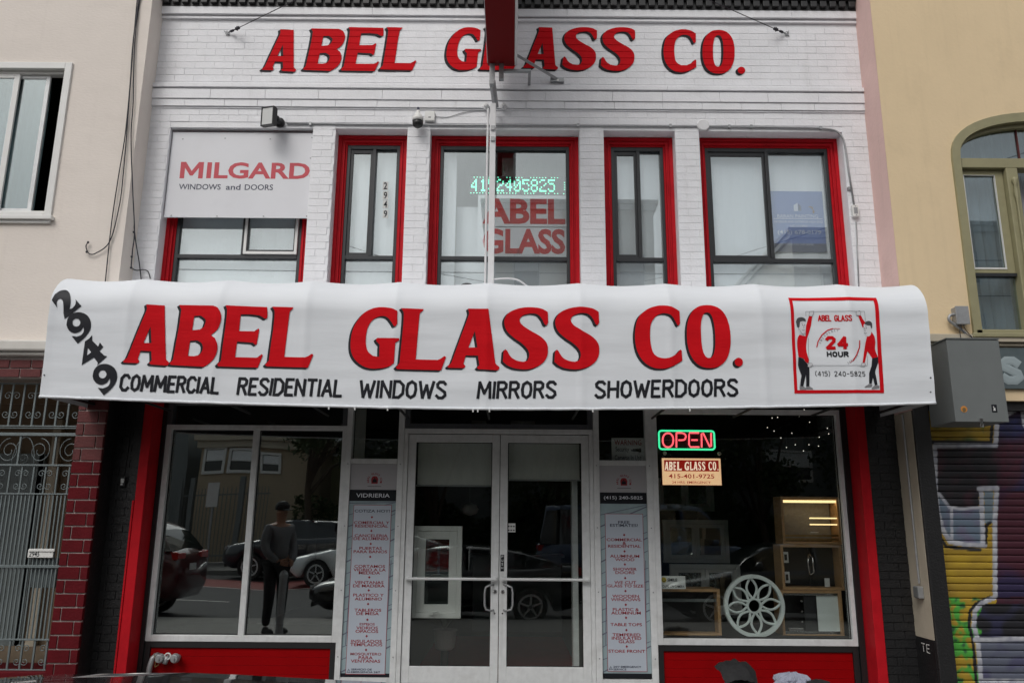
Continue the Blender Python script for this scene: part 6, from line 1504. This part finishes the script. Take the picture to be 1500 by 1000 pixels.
m = lump(cc, 0.20, 0.16, hc, 11.0, nz=14, n=34, amp=0.42, top=0.7); o = obj('crumpled_cloth', m, 'cloth', None); tag(o, 'crumpled pale grey cloth heaped beside the black bag', 'cloth')
cc = (AX(1198,1000,-1.0), -1.0, 0.0); o = obj('black_bundle', lump(cc, 0.16, 0.14, AZ(1198,995,-1.0), 17.0, top=0.5), 'bagblack', None, smooth=True); tag(o, 'low black bundle at the right end of the heap on the pavement', 'bundle')
# ================================================================ the street behind the photographer, seen only in the glass
def MX(px, py, Y): return AX(px, py, 0.53-Y)
def car(name, label, cat, x, y, yaw, L, Wd, H, paint, kind='sedan', group=None, lit=False):
    """nose towards -x at yaw 0; ground at z=-0.15"""
    o = thing(name, label, cat, (0, 0, 0), group)
    hw = Wd/2; g = 0.16*H
    if kind == 'sedan': prof = [(0,.33,.47),(.02,.28,.50),(.06,.2,.535),(.16,.17,.60),(.27,.17,.66),(.34,.17,.675),(.5,.17,.685),(.66,.17,.70),(.80,.17,.72),(.90,.18,.74),(.96,.22,.74),(.99,.28,.71),(1,.36,.66)]; gh = [(.255,.0),(.32,.5),(.40,.86),(.48,.98),(.56,1.0),(.66,.95),(.76,.75),(.84,.42),(.92,.0)]
    elif kind == 'suv': prof = [(0,.30,.50),(.02,.26,.58),(.06,.2,.60),(.15,.17,.63),(.24,.17,.66),(.34,.17,.67),(.5,.17,.68),(.66,.17,.69),(.80,.17,.70),(.92,.2,.70),(.97,.22,.69),(.995,.26,.66),(1,.34,.60)]; gh = [(.22,.0),(.28,.5),(.35,.9),(.42,1.0),(.58,1.0),(.74,.98),(.86,.92),(.925,.62),(.975,.0)]
    else: prof = [(0,.22,.42),(.02,.18,.48),(.05,.15,.52),(.12,.15,.56),(.18,.15,.58),(.34,.15,.58),(.5,.15,.58),(.66,.15,.58),(.80,.15,.58),(.92,.15,.58),(.97,.17,.58),(.995,.2,.58),(1,.22,.58)]; gh = [(.15,.0),(.21,.5),(.27,.95),(.33,1.0),(.5,1.0),(.7,1.0),(.9,1.0),(.97,.98),(.995,.0)]
    N = 36
    def ip(tab, t, c):
        for a, b in zip(tab, tab[1:]):
            if a[0] <= t <= b[0]:
                k = (t-a[0])/(b[0]-a[0]); k = k*k*(3-2*k)*0.5+k*0.5; return a[c]+(b[c]-a[c])*k
        return tab[-1][c]
    wc = (0.175, 0.80); wr = 0.235*H if kind != 'van' else 0.17*H; wr = min(wr, .36)
    vs = []; fs = []; sec = 11
    for i in range(N+1):
        t = i/N; xb = (t-0.5)*L; zb, zs = ip(prof, t, 1)*H*0.9, ip(prof, t, 2)*H
        for c in wc:
            d = abs(t-c)*L
            if d < wr*1.12: zb = max(zb, math.sqrt((wr*1.12)**2-d*d)+wr*0.9)
        e = min(t, 1-t); w = hw*(1-0.20*math.exp(-e*22))
        zb = min(zb, zs-0.12)
        ring = [(0,zb),(w*.86,zb),(w*.97,zb+(zs-zb)*.12),(w,zb+(zs-zb)*.5),(w*.985,zb+(zs-zb)*.78),(w*.93,zs-.035),(w*.80,zs),(w*.55,zs+.012),(0,zs+.02)]
        for p in ring: vs.append((xb, p[0], p[1]))
    n = 9
    for i in range(N):
        for k in range(n-1): fs.append((i*n+k, i*n+k+1, (i+1)*n+k+1, (i+1)*n+k))
    fs += [tuple(range(n)), tuple(N*n+k for k in range(n))[::-1]]
    b = len(vs); vs2 = [(v[0], -v[1], v[2]) for v in vs]; m = MB(); m.add(vs, fs); m.add(vs2, [f[::-1] for f in fs])
    body = obj('body', m, paint, o, smooth=True)
    # greenhouse: glass all round, painted roof and pillars
    def gsec(t):
        zs = ip(prof, t, 2)*H; h = ip(gh, t, 1); zr = zs+(H-zs-.02)*h
        w0 = hw*.88; w1 = hw*(.88-.20*h)
        return zs, zr, w0, w1
    gm, rm = MB(), MB(); ts = [gh[0][0]+(gh[-1][0]-gh[0][0])*i/26 for i in range(27)]; rows = []
    for t in ts:
        zs, zr, w0, w1 = gsec(t); xb = (t-.5)*L; h = max(zr-zs, .002)
        rows.append([(xb,-w0,zs-.02),(xb,-w0+(w0-w1)*.9,zs+h*.88),(xb,-w1+.02,zr-.012*min(1,h*4)),(xb,-w1*.72,zr+.004),(xb,0,zr+.022*min(1,h*3)),(xb,w1*.72,zr+.004),(xb,w1-.02,zr-.012*min(1,h*4)),(xb,w0-(w0-w1)*.9,zs+h*.88),(xb,w0,zs-.02)])
    roof0, roof1 = gh[2][0]+.01, (gh[-3][0] if kind == 'sedan' else gh[-2][0]-.01)
    for i in range(26):
        for k in range(8):
            q = [rows[i][k], rows[i][k+1], rows[i+1][k+1], rows[i+1][k]]
            top = k in (1,2,3,4,5,6); isr = top and roof0 <= ts[i] <= roof1 or (k in (1,6))
            pill = (k in (0,7)) and any(abs(ts[i]+.012-pc) < .014 for pc in ((.52,.72) if kind != 'van' else (.36,.52,.72)))
            (rm if (isr or pill) else gm).add(q, [(0,1,2,3)])
    me_g = obj('glass', gm, 'carglass', body, smooth=True); rf = obj('roof', rm, paint, body, smooth=True)
    for mo in (rf, me_g):
        bm = bmesh.new(); bm.from_mesh(mo.data); bmesh.ops.remove_doubles(bm, verts=bm.verts, dist=1e-4); bm.to_mesh(mo.data); bm.free(); mo.data.shade_smooth()
    for c in wc:
        for s in (-1, 1):
            cx = (c-.5)*L; cy = s*(hw-.11)
            w_ = obj('wheel', MB().lathe([(wr*.62,-.10),(wr*.92,-.11),(wr,-.08),(wr,.08),(wr*.92,.11),(wr*.62,.10)], (cx,cy,wr), 'Y', 24), 'rubber', o, smooth=False)
            rmb = MB(); annulus(rmb, wr*.58, wr*.70, -.105, .105, Vector((cx,cy,wr)), 24); rmb.lathe([(wr*.14,-.10),(wr*.14,.10)], (cx,cy,wr), 'Y', 10)
            for k in range(5):
                a = 2*math.pi*k/5+.3; rmb.tube([(cx+wr*.1*math.cos(a),cy+s*.095,wr+wr*.1*math.sin(a)),(cx+wr*.6*math.cos(a),cy+s*.085,wr+wr*.6*math.sin(a))], .028, 4)
            obj('rim', rmb, 'alu', w_)
    zf = ip(prof, .05, 2)*H; zr_ = ip(prof, .96, 2)*H
    for s in (-1, 1):
        obj('headlight', MB().prism([[(-L/2+.015,zf-.15),(-L/2+.05,zf-.03),(-L/2+.34,zf+.0),(-L/2+.30,zf-.09)]], s*hw*.66-.05, s*hw*.66+.05).box(-L/2+.005,-L/2+.03,s*hw*.5,s*hw*.78,zf-.15,zf-.06), 'head', o)
        obj('tail_light', MB().box(L/2-.20, L/2+.012-.02, s*(hw*.80)-.03, s*(hw*.80)+.03, zr_-.17, zr_-.03).box(L/2-.06,L/2+.004,s*hw*.42,s*hw*.80,zr_-.15,zr_-.05), 'brakelit' if lit else 'tail', o, bevel=.01)
        obj('door_mirror', MB().lathe([(.03,-.08),(.07,-.05),(.075,.03),(.03,.09)], ((gh[1][0]-.5)*L+.1, s*(hw+.06), prof[5][2]*H+.06), 'Y', 12), paint, o, smooth=True)
        obj('door_line', MB().box((.34-.5)*L, (.345-.5)*L, s*hw-.002, s*hw+.0015, .25*H, .60*H).box((.54-.5)*L, (.545-.5)*L, s*hw-.002, s*hw+.0015, .25*H, .60*H), 'rubber', body)
    obj('grille', MB().box(-L/2-.003,-L/2+.02,-hw*.42,hw*.42,zf-.24,zf-.10).box(-L/2-.003,-L/2+.02,-hw*.6,hw*.6,.20*H,.27*H), 'blackmetal', o)
    obj('number_plate', MB().box(L/2-.008,L/2+.008,-.16,.16,zr_-.36,zr_-.24), 'paper', o)
    o.location = (x, y, -0.15); o.rotation_euler = (0, 0, yaw); return o
RB_ = 'cars parked along the near kerb behind the photographer'
ca = car('parked_car', 'black sedan parked at the near kerb, its roof edge just showing at the bottom', 'car', -1.08, -6.62, 0, 4.75, 1.80, 1.325, 'carblack', 'sedan', RB_)
car('parked_car', 'black sedan parked nearer the right, mirrored in the right show window', 'car', 5.0, -6.6, 0, 4.7, 1.80, 1.42, 'carblack', 'sedan', RB_)
car('parked_minivan', 'maroon minivan parked at the left with red tail lamps, mirrored in the left show window', 'minivan', MX(283,850,-6.6)-2.45, -6.6, 0, 4.9, 1.92, 1.75, 'carmaroon', 'suv', RB_)
car('white_sedan', 'white sedan in the far lane mirrored behind the standing man', 'car', MX(437,810,-15.5)+2.3, -15.5, 0, 4.7, 1.82, 1.45, 'carwhite', 'sedan')
car('dark_suv', 'dark blue sport utility car at the opposite kerb mirrored left of the man', 'car', MX(344,810,-18.9)+2.4, -18.9, 0, 4.8, 1.9, 1.75, 'cardark', 'suv')
car('blue_van', 'blue panel van in the middle lane mirrored in the right show window', 'van', MX(1100,780,-11.5)-2.6, -11.5, math.pi, 5.3, 2.0, 2.2, 'carblue', 'van')
# man on the pavement
mx_, my_ = MX(404,860,-3.3), -3.3
Mn = bpy.data.objects.new('person', None); C.objects.link(Mn); Mn.location = (mx_, my_, 0)
tag(Mn, 'standing man in dark cap, grey sweater and black trousers, mirrored in the left window', 'person')
def skinned(name, verts, edges, radii, m_, parent, root=0, sub=2):
    me = bpy.data.meshes.new(name); me.from_pydata(verts, edges, []); o = bpy.data.objects.new(name, me); C.objects.link(o); o.parent = parent
    md = o.modifiers.new('s', 'SKIN')
    if not me.skin_vertices: me.skin_vertices_add() if hasattr(me, 'skin_vertices_add') else None
    bpy.context.view_layer.update()
    if len(me.skin_vertices) == 0:
        bm = bmesh.new(); bm.from_mesh(me); bm.verts.layers.skin.verify(); bm.to_mesh(me); bm.free()
    for i, r in enumerate(radii):
        sv = me.skin_vertices[0].data[i]; sv.radius = r if isinstance(r, tuple) else (r, r); sv.use_root = (i == root)
    md.use_smooth_shade = True; s = o.modifiers.new('d', 'SUBSURF'); s.levels = sub; s.render_levels = sub; me.materials.append(M[m_]); return o
# facing +x (profile): x forward, y sideways
V = [(0,0,.98),(0.0,0,1.10),(0.0,0,1.28),(0.0,0,1.43),(0.01,0,1.50),(0.02,0,1.57),(.03,0,1.67),(.025,0,1.75),
     (0,.17,1.43),(0,.23,1.24),(.07,.22,1.10),(.20,.11,.99),(0,-.17,1.43),(0,-.23,1.24),(.07,-.22,1.10),(.20,-.11,.98),
     (0,.10,.92),(.02,.11,.50),(-.01,.12,.10),(0,-.10,.92),(.03,-.11,.50),(0,-.12,.10)]
E = [(0,1),(1,2),(2,3),(3,4),(4,5),(5,6),(6,7),(3,8),(8,9),(9,10),(10,11),(3,12),(12,13),(13,14),(14,15),(0,16),(16,17),(17,18),(0,19),(19,20),(20,21)]
Rd = [(.15,.13),(.155,.13),(.16,.13),(.13,.10),(.06,.06),(.075,.07),(.095,.08),(.065,.06),.075,.055,.046,.032,.075,.055,.046,.032,.095,.068,.048,.095,.068,.048]
skinned('body', V, E, Rd, 'skin', Mn)
tp = [0,1,2,3,8,9,10,11,12,13,14,15]; ix = {v: i for i, v in enumerate(tp)}
skinned('sweater', [V[i] for i in tp[:-1]]+[V[15]], [(ix[a], ix[b]) for a, b in E if a in ix and b in ix], [((r[0]+.016, r[1]+.016) if isinstance(r, tuple) else r+.014) for r in [Rd[i] for i in tp]], 'sweater', Mn)
tq = [0,16,17,18,19,20,21]; ix = {v: i for i, v in enumerate(tq)}
skinned('trousers', [V[i] for i in tq], [(ix[a], ix[b]) for a, b in E if a in ix and b in ix], [((r[0]+.006, r[1]+.006) if isinstance(r, tuple) else r+.016) for r in [Rd[i] for i in tq]], 'trousers', Mn)
for s in (-1, 1):
    obj('shoe', MB().lathe([(.045,0),(.055,.02),(.05,.07),(.035,.10)], (0,.12*s,0), 'Z', 14).lathe([(.03,-.02),(.048,.02),(.045,.12),(.02,.18)], (.02,.12*s,.04), 'X', 12), 'bagblack', None).parent = Mn
    hx, hy, hz = .205, .10*s, .985
    hv = [(hx,hy,hz),(hx+.05,hy-.03*s,hz-.02)]; he = [(0,1)]; hr = [.028,.032]
    for f in range(4):
        b = len(hv); y_ = hy-.03*s; z_ = hz+.012-.018*f
        hv += [(hx+.085,y_-.01*s,z_),(hx+.105,y_-.045*s,z_-.004),(hx+.085,y_-.075*s+(.006*f*s),z_-.006)]; he += [(1,b),(b,b+1),(b+1,b+2)]; hr += [.0105,.0095,.008]
    b = len(hv); hv += [(hx+.03,hy-.05*s,hz+.035),(hx+.05,hy-.085*s,hz+.04)]; he += [(0,b),(b,b+1)]; hr += [.013,.010]
    skinned('hand', hv, he, hr, 'skin', Mn, 0, 1)
cp = MB().lathe([(.100,0),(.106,.02),(.102,.07),(.07,.115),(.01,.13)], (.025,0,1.70), 'Z', 18).prism([path([(.10,1.70),[(.17,1.705),(.205,1.695)],(.20,1.688),(.10,1.690)])], -.065, .065)
o = obj('cap', cp, 'bagblack', None, smooth=False); o.parent = Mn
o = obj('face', MB().lathe([(.018,-.02),(.014,.02),(.006,.04)], (.125,0,1.625), 'X', 8).box(.105,.118,-.045,-.025,1.655,1.663).box(.105,.118,.025,.045,1.655,1.663).box(.10,.112,-.022,.022,1.583,1.590), 'skin', None, smooth=False); o.parent = Mn
for s in (-1, 1):
    o = obj('ear', MB().lathe([(.012,0),(.022,.008),(.012,.016)], (.02,s*.082-.008,1.645), 'Y', 10), 'skin', None); o.parent = Mn
Mn.rotation_euler = (0, 0, rad(42))
x_ = MX(413,890,-3.05)
bo = thing('bollard', 'grey waist high bollard standing in front of the mirrored man', 'bollard', (x_, -3.05, 0))
obj('post', MB().lathe([(.075,0),(.06,.02),(.055,.06),(.055,.78),(.062,.80),(.062,.83),(.045,.87),(.01,.89)], (x_,-3.05,0), 'Z', 18), 'galv', bo, smooth=False)
# opposite side: houses, fence, sign, trees
def house(name, label, x0, x1, y1, dep, h, m_, wins, roof='flat', cat='building', trim='tvw', grp=None):
    H_ = thing(name, label, cat, ((x0+x1)/2, y1, 0), grp)
    obj('wall', MB().box(x0, x1, y1-dep, y1, 0, h), m_, H_)
    obj('roof', MB().box(x0-.25, x1+.25, y1-dep-.25, y1+.3, h, h+.22).box(x0-.15, x1+.15, y1-dep-.15, y1+.18, h-.3, h-.001), 'cream' if m_ != 'pale' else 'tvw', H_)
    for (a, b, c, d) in wins:
        w_ = obj('window', MB().frame(a, b, c, d, y1+.002, y1+.09, .10,.10,.10,.12).box(a+.1,b-.1,y1+.002,y1+.07,(c+d)/2-.03,(c+d)/2+.03), trim, H_)
        obj('pane', MB().box(a+.1,b-.1,y1+.02,y1+.025,c+.12,d-.1), 'carglass', w_)
        obj('blind', MB().box(a+.12,b-.12,y1+.028,y1+.032,(c+d)/2+.03,d-.12), 'blind', w_)
    return H_
YH = -26.5
a0, a1 = MX(297,650,YH), MX(392,650,YH)
wz = lambda py: at(350, py, 0.53-YH).z
hw_ = lambda px: MX(px, 670, YH)
house('tan_house', 'tan house with white framed windows across the street, mirrored in the left show window', a0, a1+2.0, YH, 9, wz(644), 'house',
      [(hw_(300),hw_(331),wz(692),wz(653)),(hw_(335),hw_(372),wz(692),wz(656)),(hw_(380),hw_(410),wz(692),wz(660))])
house('grey_house', 'dark grey house across the street left of the tan one', a0-12, a0-1.0, YH-1, 9, 9.5, 'boxgrey', [(a0-10,a0-8.6,5.2,7.0),(a0-6,a0-4.6,5.2,7.0),(a0-10,a0-8.6,1.4,3.2),(a0-6,a0-4.6,1.4,3.2)])
b0, b1 = MX(438,650,YH-4), MX(545,650,YH-4)
house('brown_house', 'brown house behind the street tree, mirrored in the left show window', b0, b1+1.5, YH-4, 9, 8.4, 'olive', [(b0+1,b0+2.4,4.6,6.2),(b0+3.6,b0+5,4.6,6.2)])
house('pale_apartments', 'tall pale apartment block across the street, mirrored in the upper windows', -1.5, 7.6, YH-6, 12, 18.5, 'pale',
      [(x, x+1.5, z, z+1.9) for x in (0.0,3.2,5.6) for z in (7.0,10.4,13.8)])
house('cream_apartments', 'tall cream apartment block further right across the street', 15.0, 26, YH-6, 12, 17.0, 'pale', [(x, x+1.5, z, z+1.9) for x in (16.4,19.6,22.8) for z in (7.0,10.4,13.8)])
house('sky_gap_garage', 'long dark garage across the street, stretched behind the trees to hide bright sky', -6.5, 30, YH, 5, 8.2, 'boxgrey', [(5,7,3.4,4.8),(11,13,3.4,4.8),(19,21,3.4,4.8)])  # sized to close the bright sky gap mirrored in the doors
house('row_house', 'olive row house far left across the street', a0-26, a0-13, YH, 9, 10.5, 'olive', [(a0-24,a0-22.4,5.2,7.0),(a0-19,a0-17.4,5.2,7.0)])
house('row_house', 'olive row house far right across the street', 31, 46, YH, 9, 10.5, 'olive', [(33,34.6,5.2,7.0),(38,39.6,5.2,7.0)])
fe = thing('iron_fence', 'tall grey metal fence of close bars across the street', 'fence', (-14,-24.5,0))
xx = MX(205,700,-24.5); xe = MX(395,700,-24.5)
p_ = None
while xx < xe:
    o = p_.copy() if p_ else obj('bar', MB().box(-.012,.012,-.012,.012,0,2.9), 'boxgrey', fe); 
    if p_: C.objects.link(o)
    p_ = p_ or o; o.location = (xx, -24.5, .1); xx += .14
for z in (.3, 2.7): obj('rail', MB().box(MX(205,700,-24.5), xe, -24.53, -24.47, z, z+.06), 'boxgrey', fe)
for px in (263, 283, 352): x = MX(px,730,-24.4); obj('post', MB().box(x-.09,x+.09,-24.45,-24.3,0,3.4), 'boxgrey', fe)
sp_ = thing('street_sign', 'small white parking sign on a grey post across the street', 'sign', (MX(316,740,-20.6),-20.6,0)); x = MX(316,740,-20.6)
obj('post', MB().lathe([(.04,0),(.04,3.0)], (x,-20.6,0), 'Z', 10), 'galv', sp_); obj('plate', MB().box(x-.24,x+.16,-20.56,-20.54,2.15,3.0), 'paper', sp_)
def tree(label, x, y, h, cr_, n, seed, name='tree', z0=None):
    rr = random.Random(seed); T = thing(name, label, 'tree', (x, y, 0), 'trees across the street'); m = MB(); cl_ = []
    z0 = z0 or h*.38
    m.tube([(x,y,0),(x+.1,y,z0*.5),(x,y,z0),(x+.1,y,h*.7)], [.20,.16,.13,.05], 8)
    for k in range(9):
        a = rr.uniform(0,6.28); r = cr_*rr.uniform(.35,.8); zz = z0+(h-z0)*rr.uniform(.2,.85); e = (x+r*math.cos(a), y+r*math.sin(a), zz); cl_.append((e, cr_*rr.uniform(.28,.5)))
        m.tube([(x,y,z0*rr.uniform(.8,1.2)), ((x+e[0])/2,(y+e[1])/2,(z0+zz)/2+.2), e], [.09,.05,.02], 6)
    obj('trunk', m, 'bark', T); lf = MB()
    for c, r in cl_+[((x,y,h*.72), cr_*.5)]:
        for k in range(n//10):
            d = Vector((rr.gauss(0,1),rr.gauss(0,1),rr.gauss(0,1))).normalized()*r*rr.uniform(.3,1.0); q = Vector(c)+d
            u = Vector((rr.gauss(0,1),rr.gauss(0,1),rr.gauss(0,1))).normalized(); v = u.orthogonal().normalized(); s = rr.uniform(.06,.15)
            lf.add([q-u*s, q+v*s*.6, q+u*s, q-v*s*.6], [(0,1,2,3)])
    obj('crown', lf, 'leaf', T)
tree('airy street tree in front of the brown house, mirrored in the left show window', MX(455,680,-23.5), -23.5, 7.5, 2.3, 3600, 3)
for i, (x, h, c_) in enumerate(((-3.0,8.5,3.0),(1.5,9.0,3.2),(6.0,8.2,3.0),(10.2,9.2,3.2),(14.5,8.6,3.1),(19.5,9.0,3.2))):
    tree(('bushy tree directly across the street, first from the left','second bushy tree across the street, opposite the doors','third bushy tree across the street','fourth bushy tree across the street, opposite the right window','fifth bushy tree across the street','last bushy tree across the street at the right')[i], x, -24.2-(i%2)*.6, h, c_, 4200, 20+i, z0=1.6)
hd_ = MB(); rr = random.Random(5)
for k in range(16000):
    x = rr.uniform(-9, 24); z = rr.uniform(0, 3.0)*(0.8+0.3*noise.noise(Vector((x*.4,0,0)))); y = -25.6+rr.uniform(-.5,.4); q = Vector((x,y,z))
    u = Vector((rr.gauss(0,1),rr.gauss(0,1),rr.gauss(0,1))).normalized(); v = u.orthogonal().normalized(); s = rr.uniform(.07,.15); hd_.add([q-u*s, q+v*s*.6, q+u*s, q-v*s*.6], [(0,1,2,3)])
o = obj('hedge', hd_, 'leaf', None, kind='stuff'); tag(o, 'dense dark hedge across the street under the trees', 'hedge')
wr_ = thing('overhead_wires', 'overhead street wires crossing above the roadway', 'wires', (0,-12,8))
for y, z in ((-10.5,7.6),(-13.5,7.6)):
    pts = [(x, y, z+0.0004*x*x) for x in range(-60, 61, 5)]; obj('wire', MB().tube(pts, .012, 5), 'cable', wr_)
for a, b in (((-9,-7.5,9.0),(4,-20.5,9.5)),((12,-7.5,9.5),(-2,-20.5,9.0))): obj('wire', MB().tube([a, tuple((p+q)/2-(.5 if i == 2 else 0) for i, (p, q) in enumerate(zip(a, b))), b], .010, 5), 'cable', wr_)
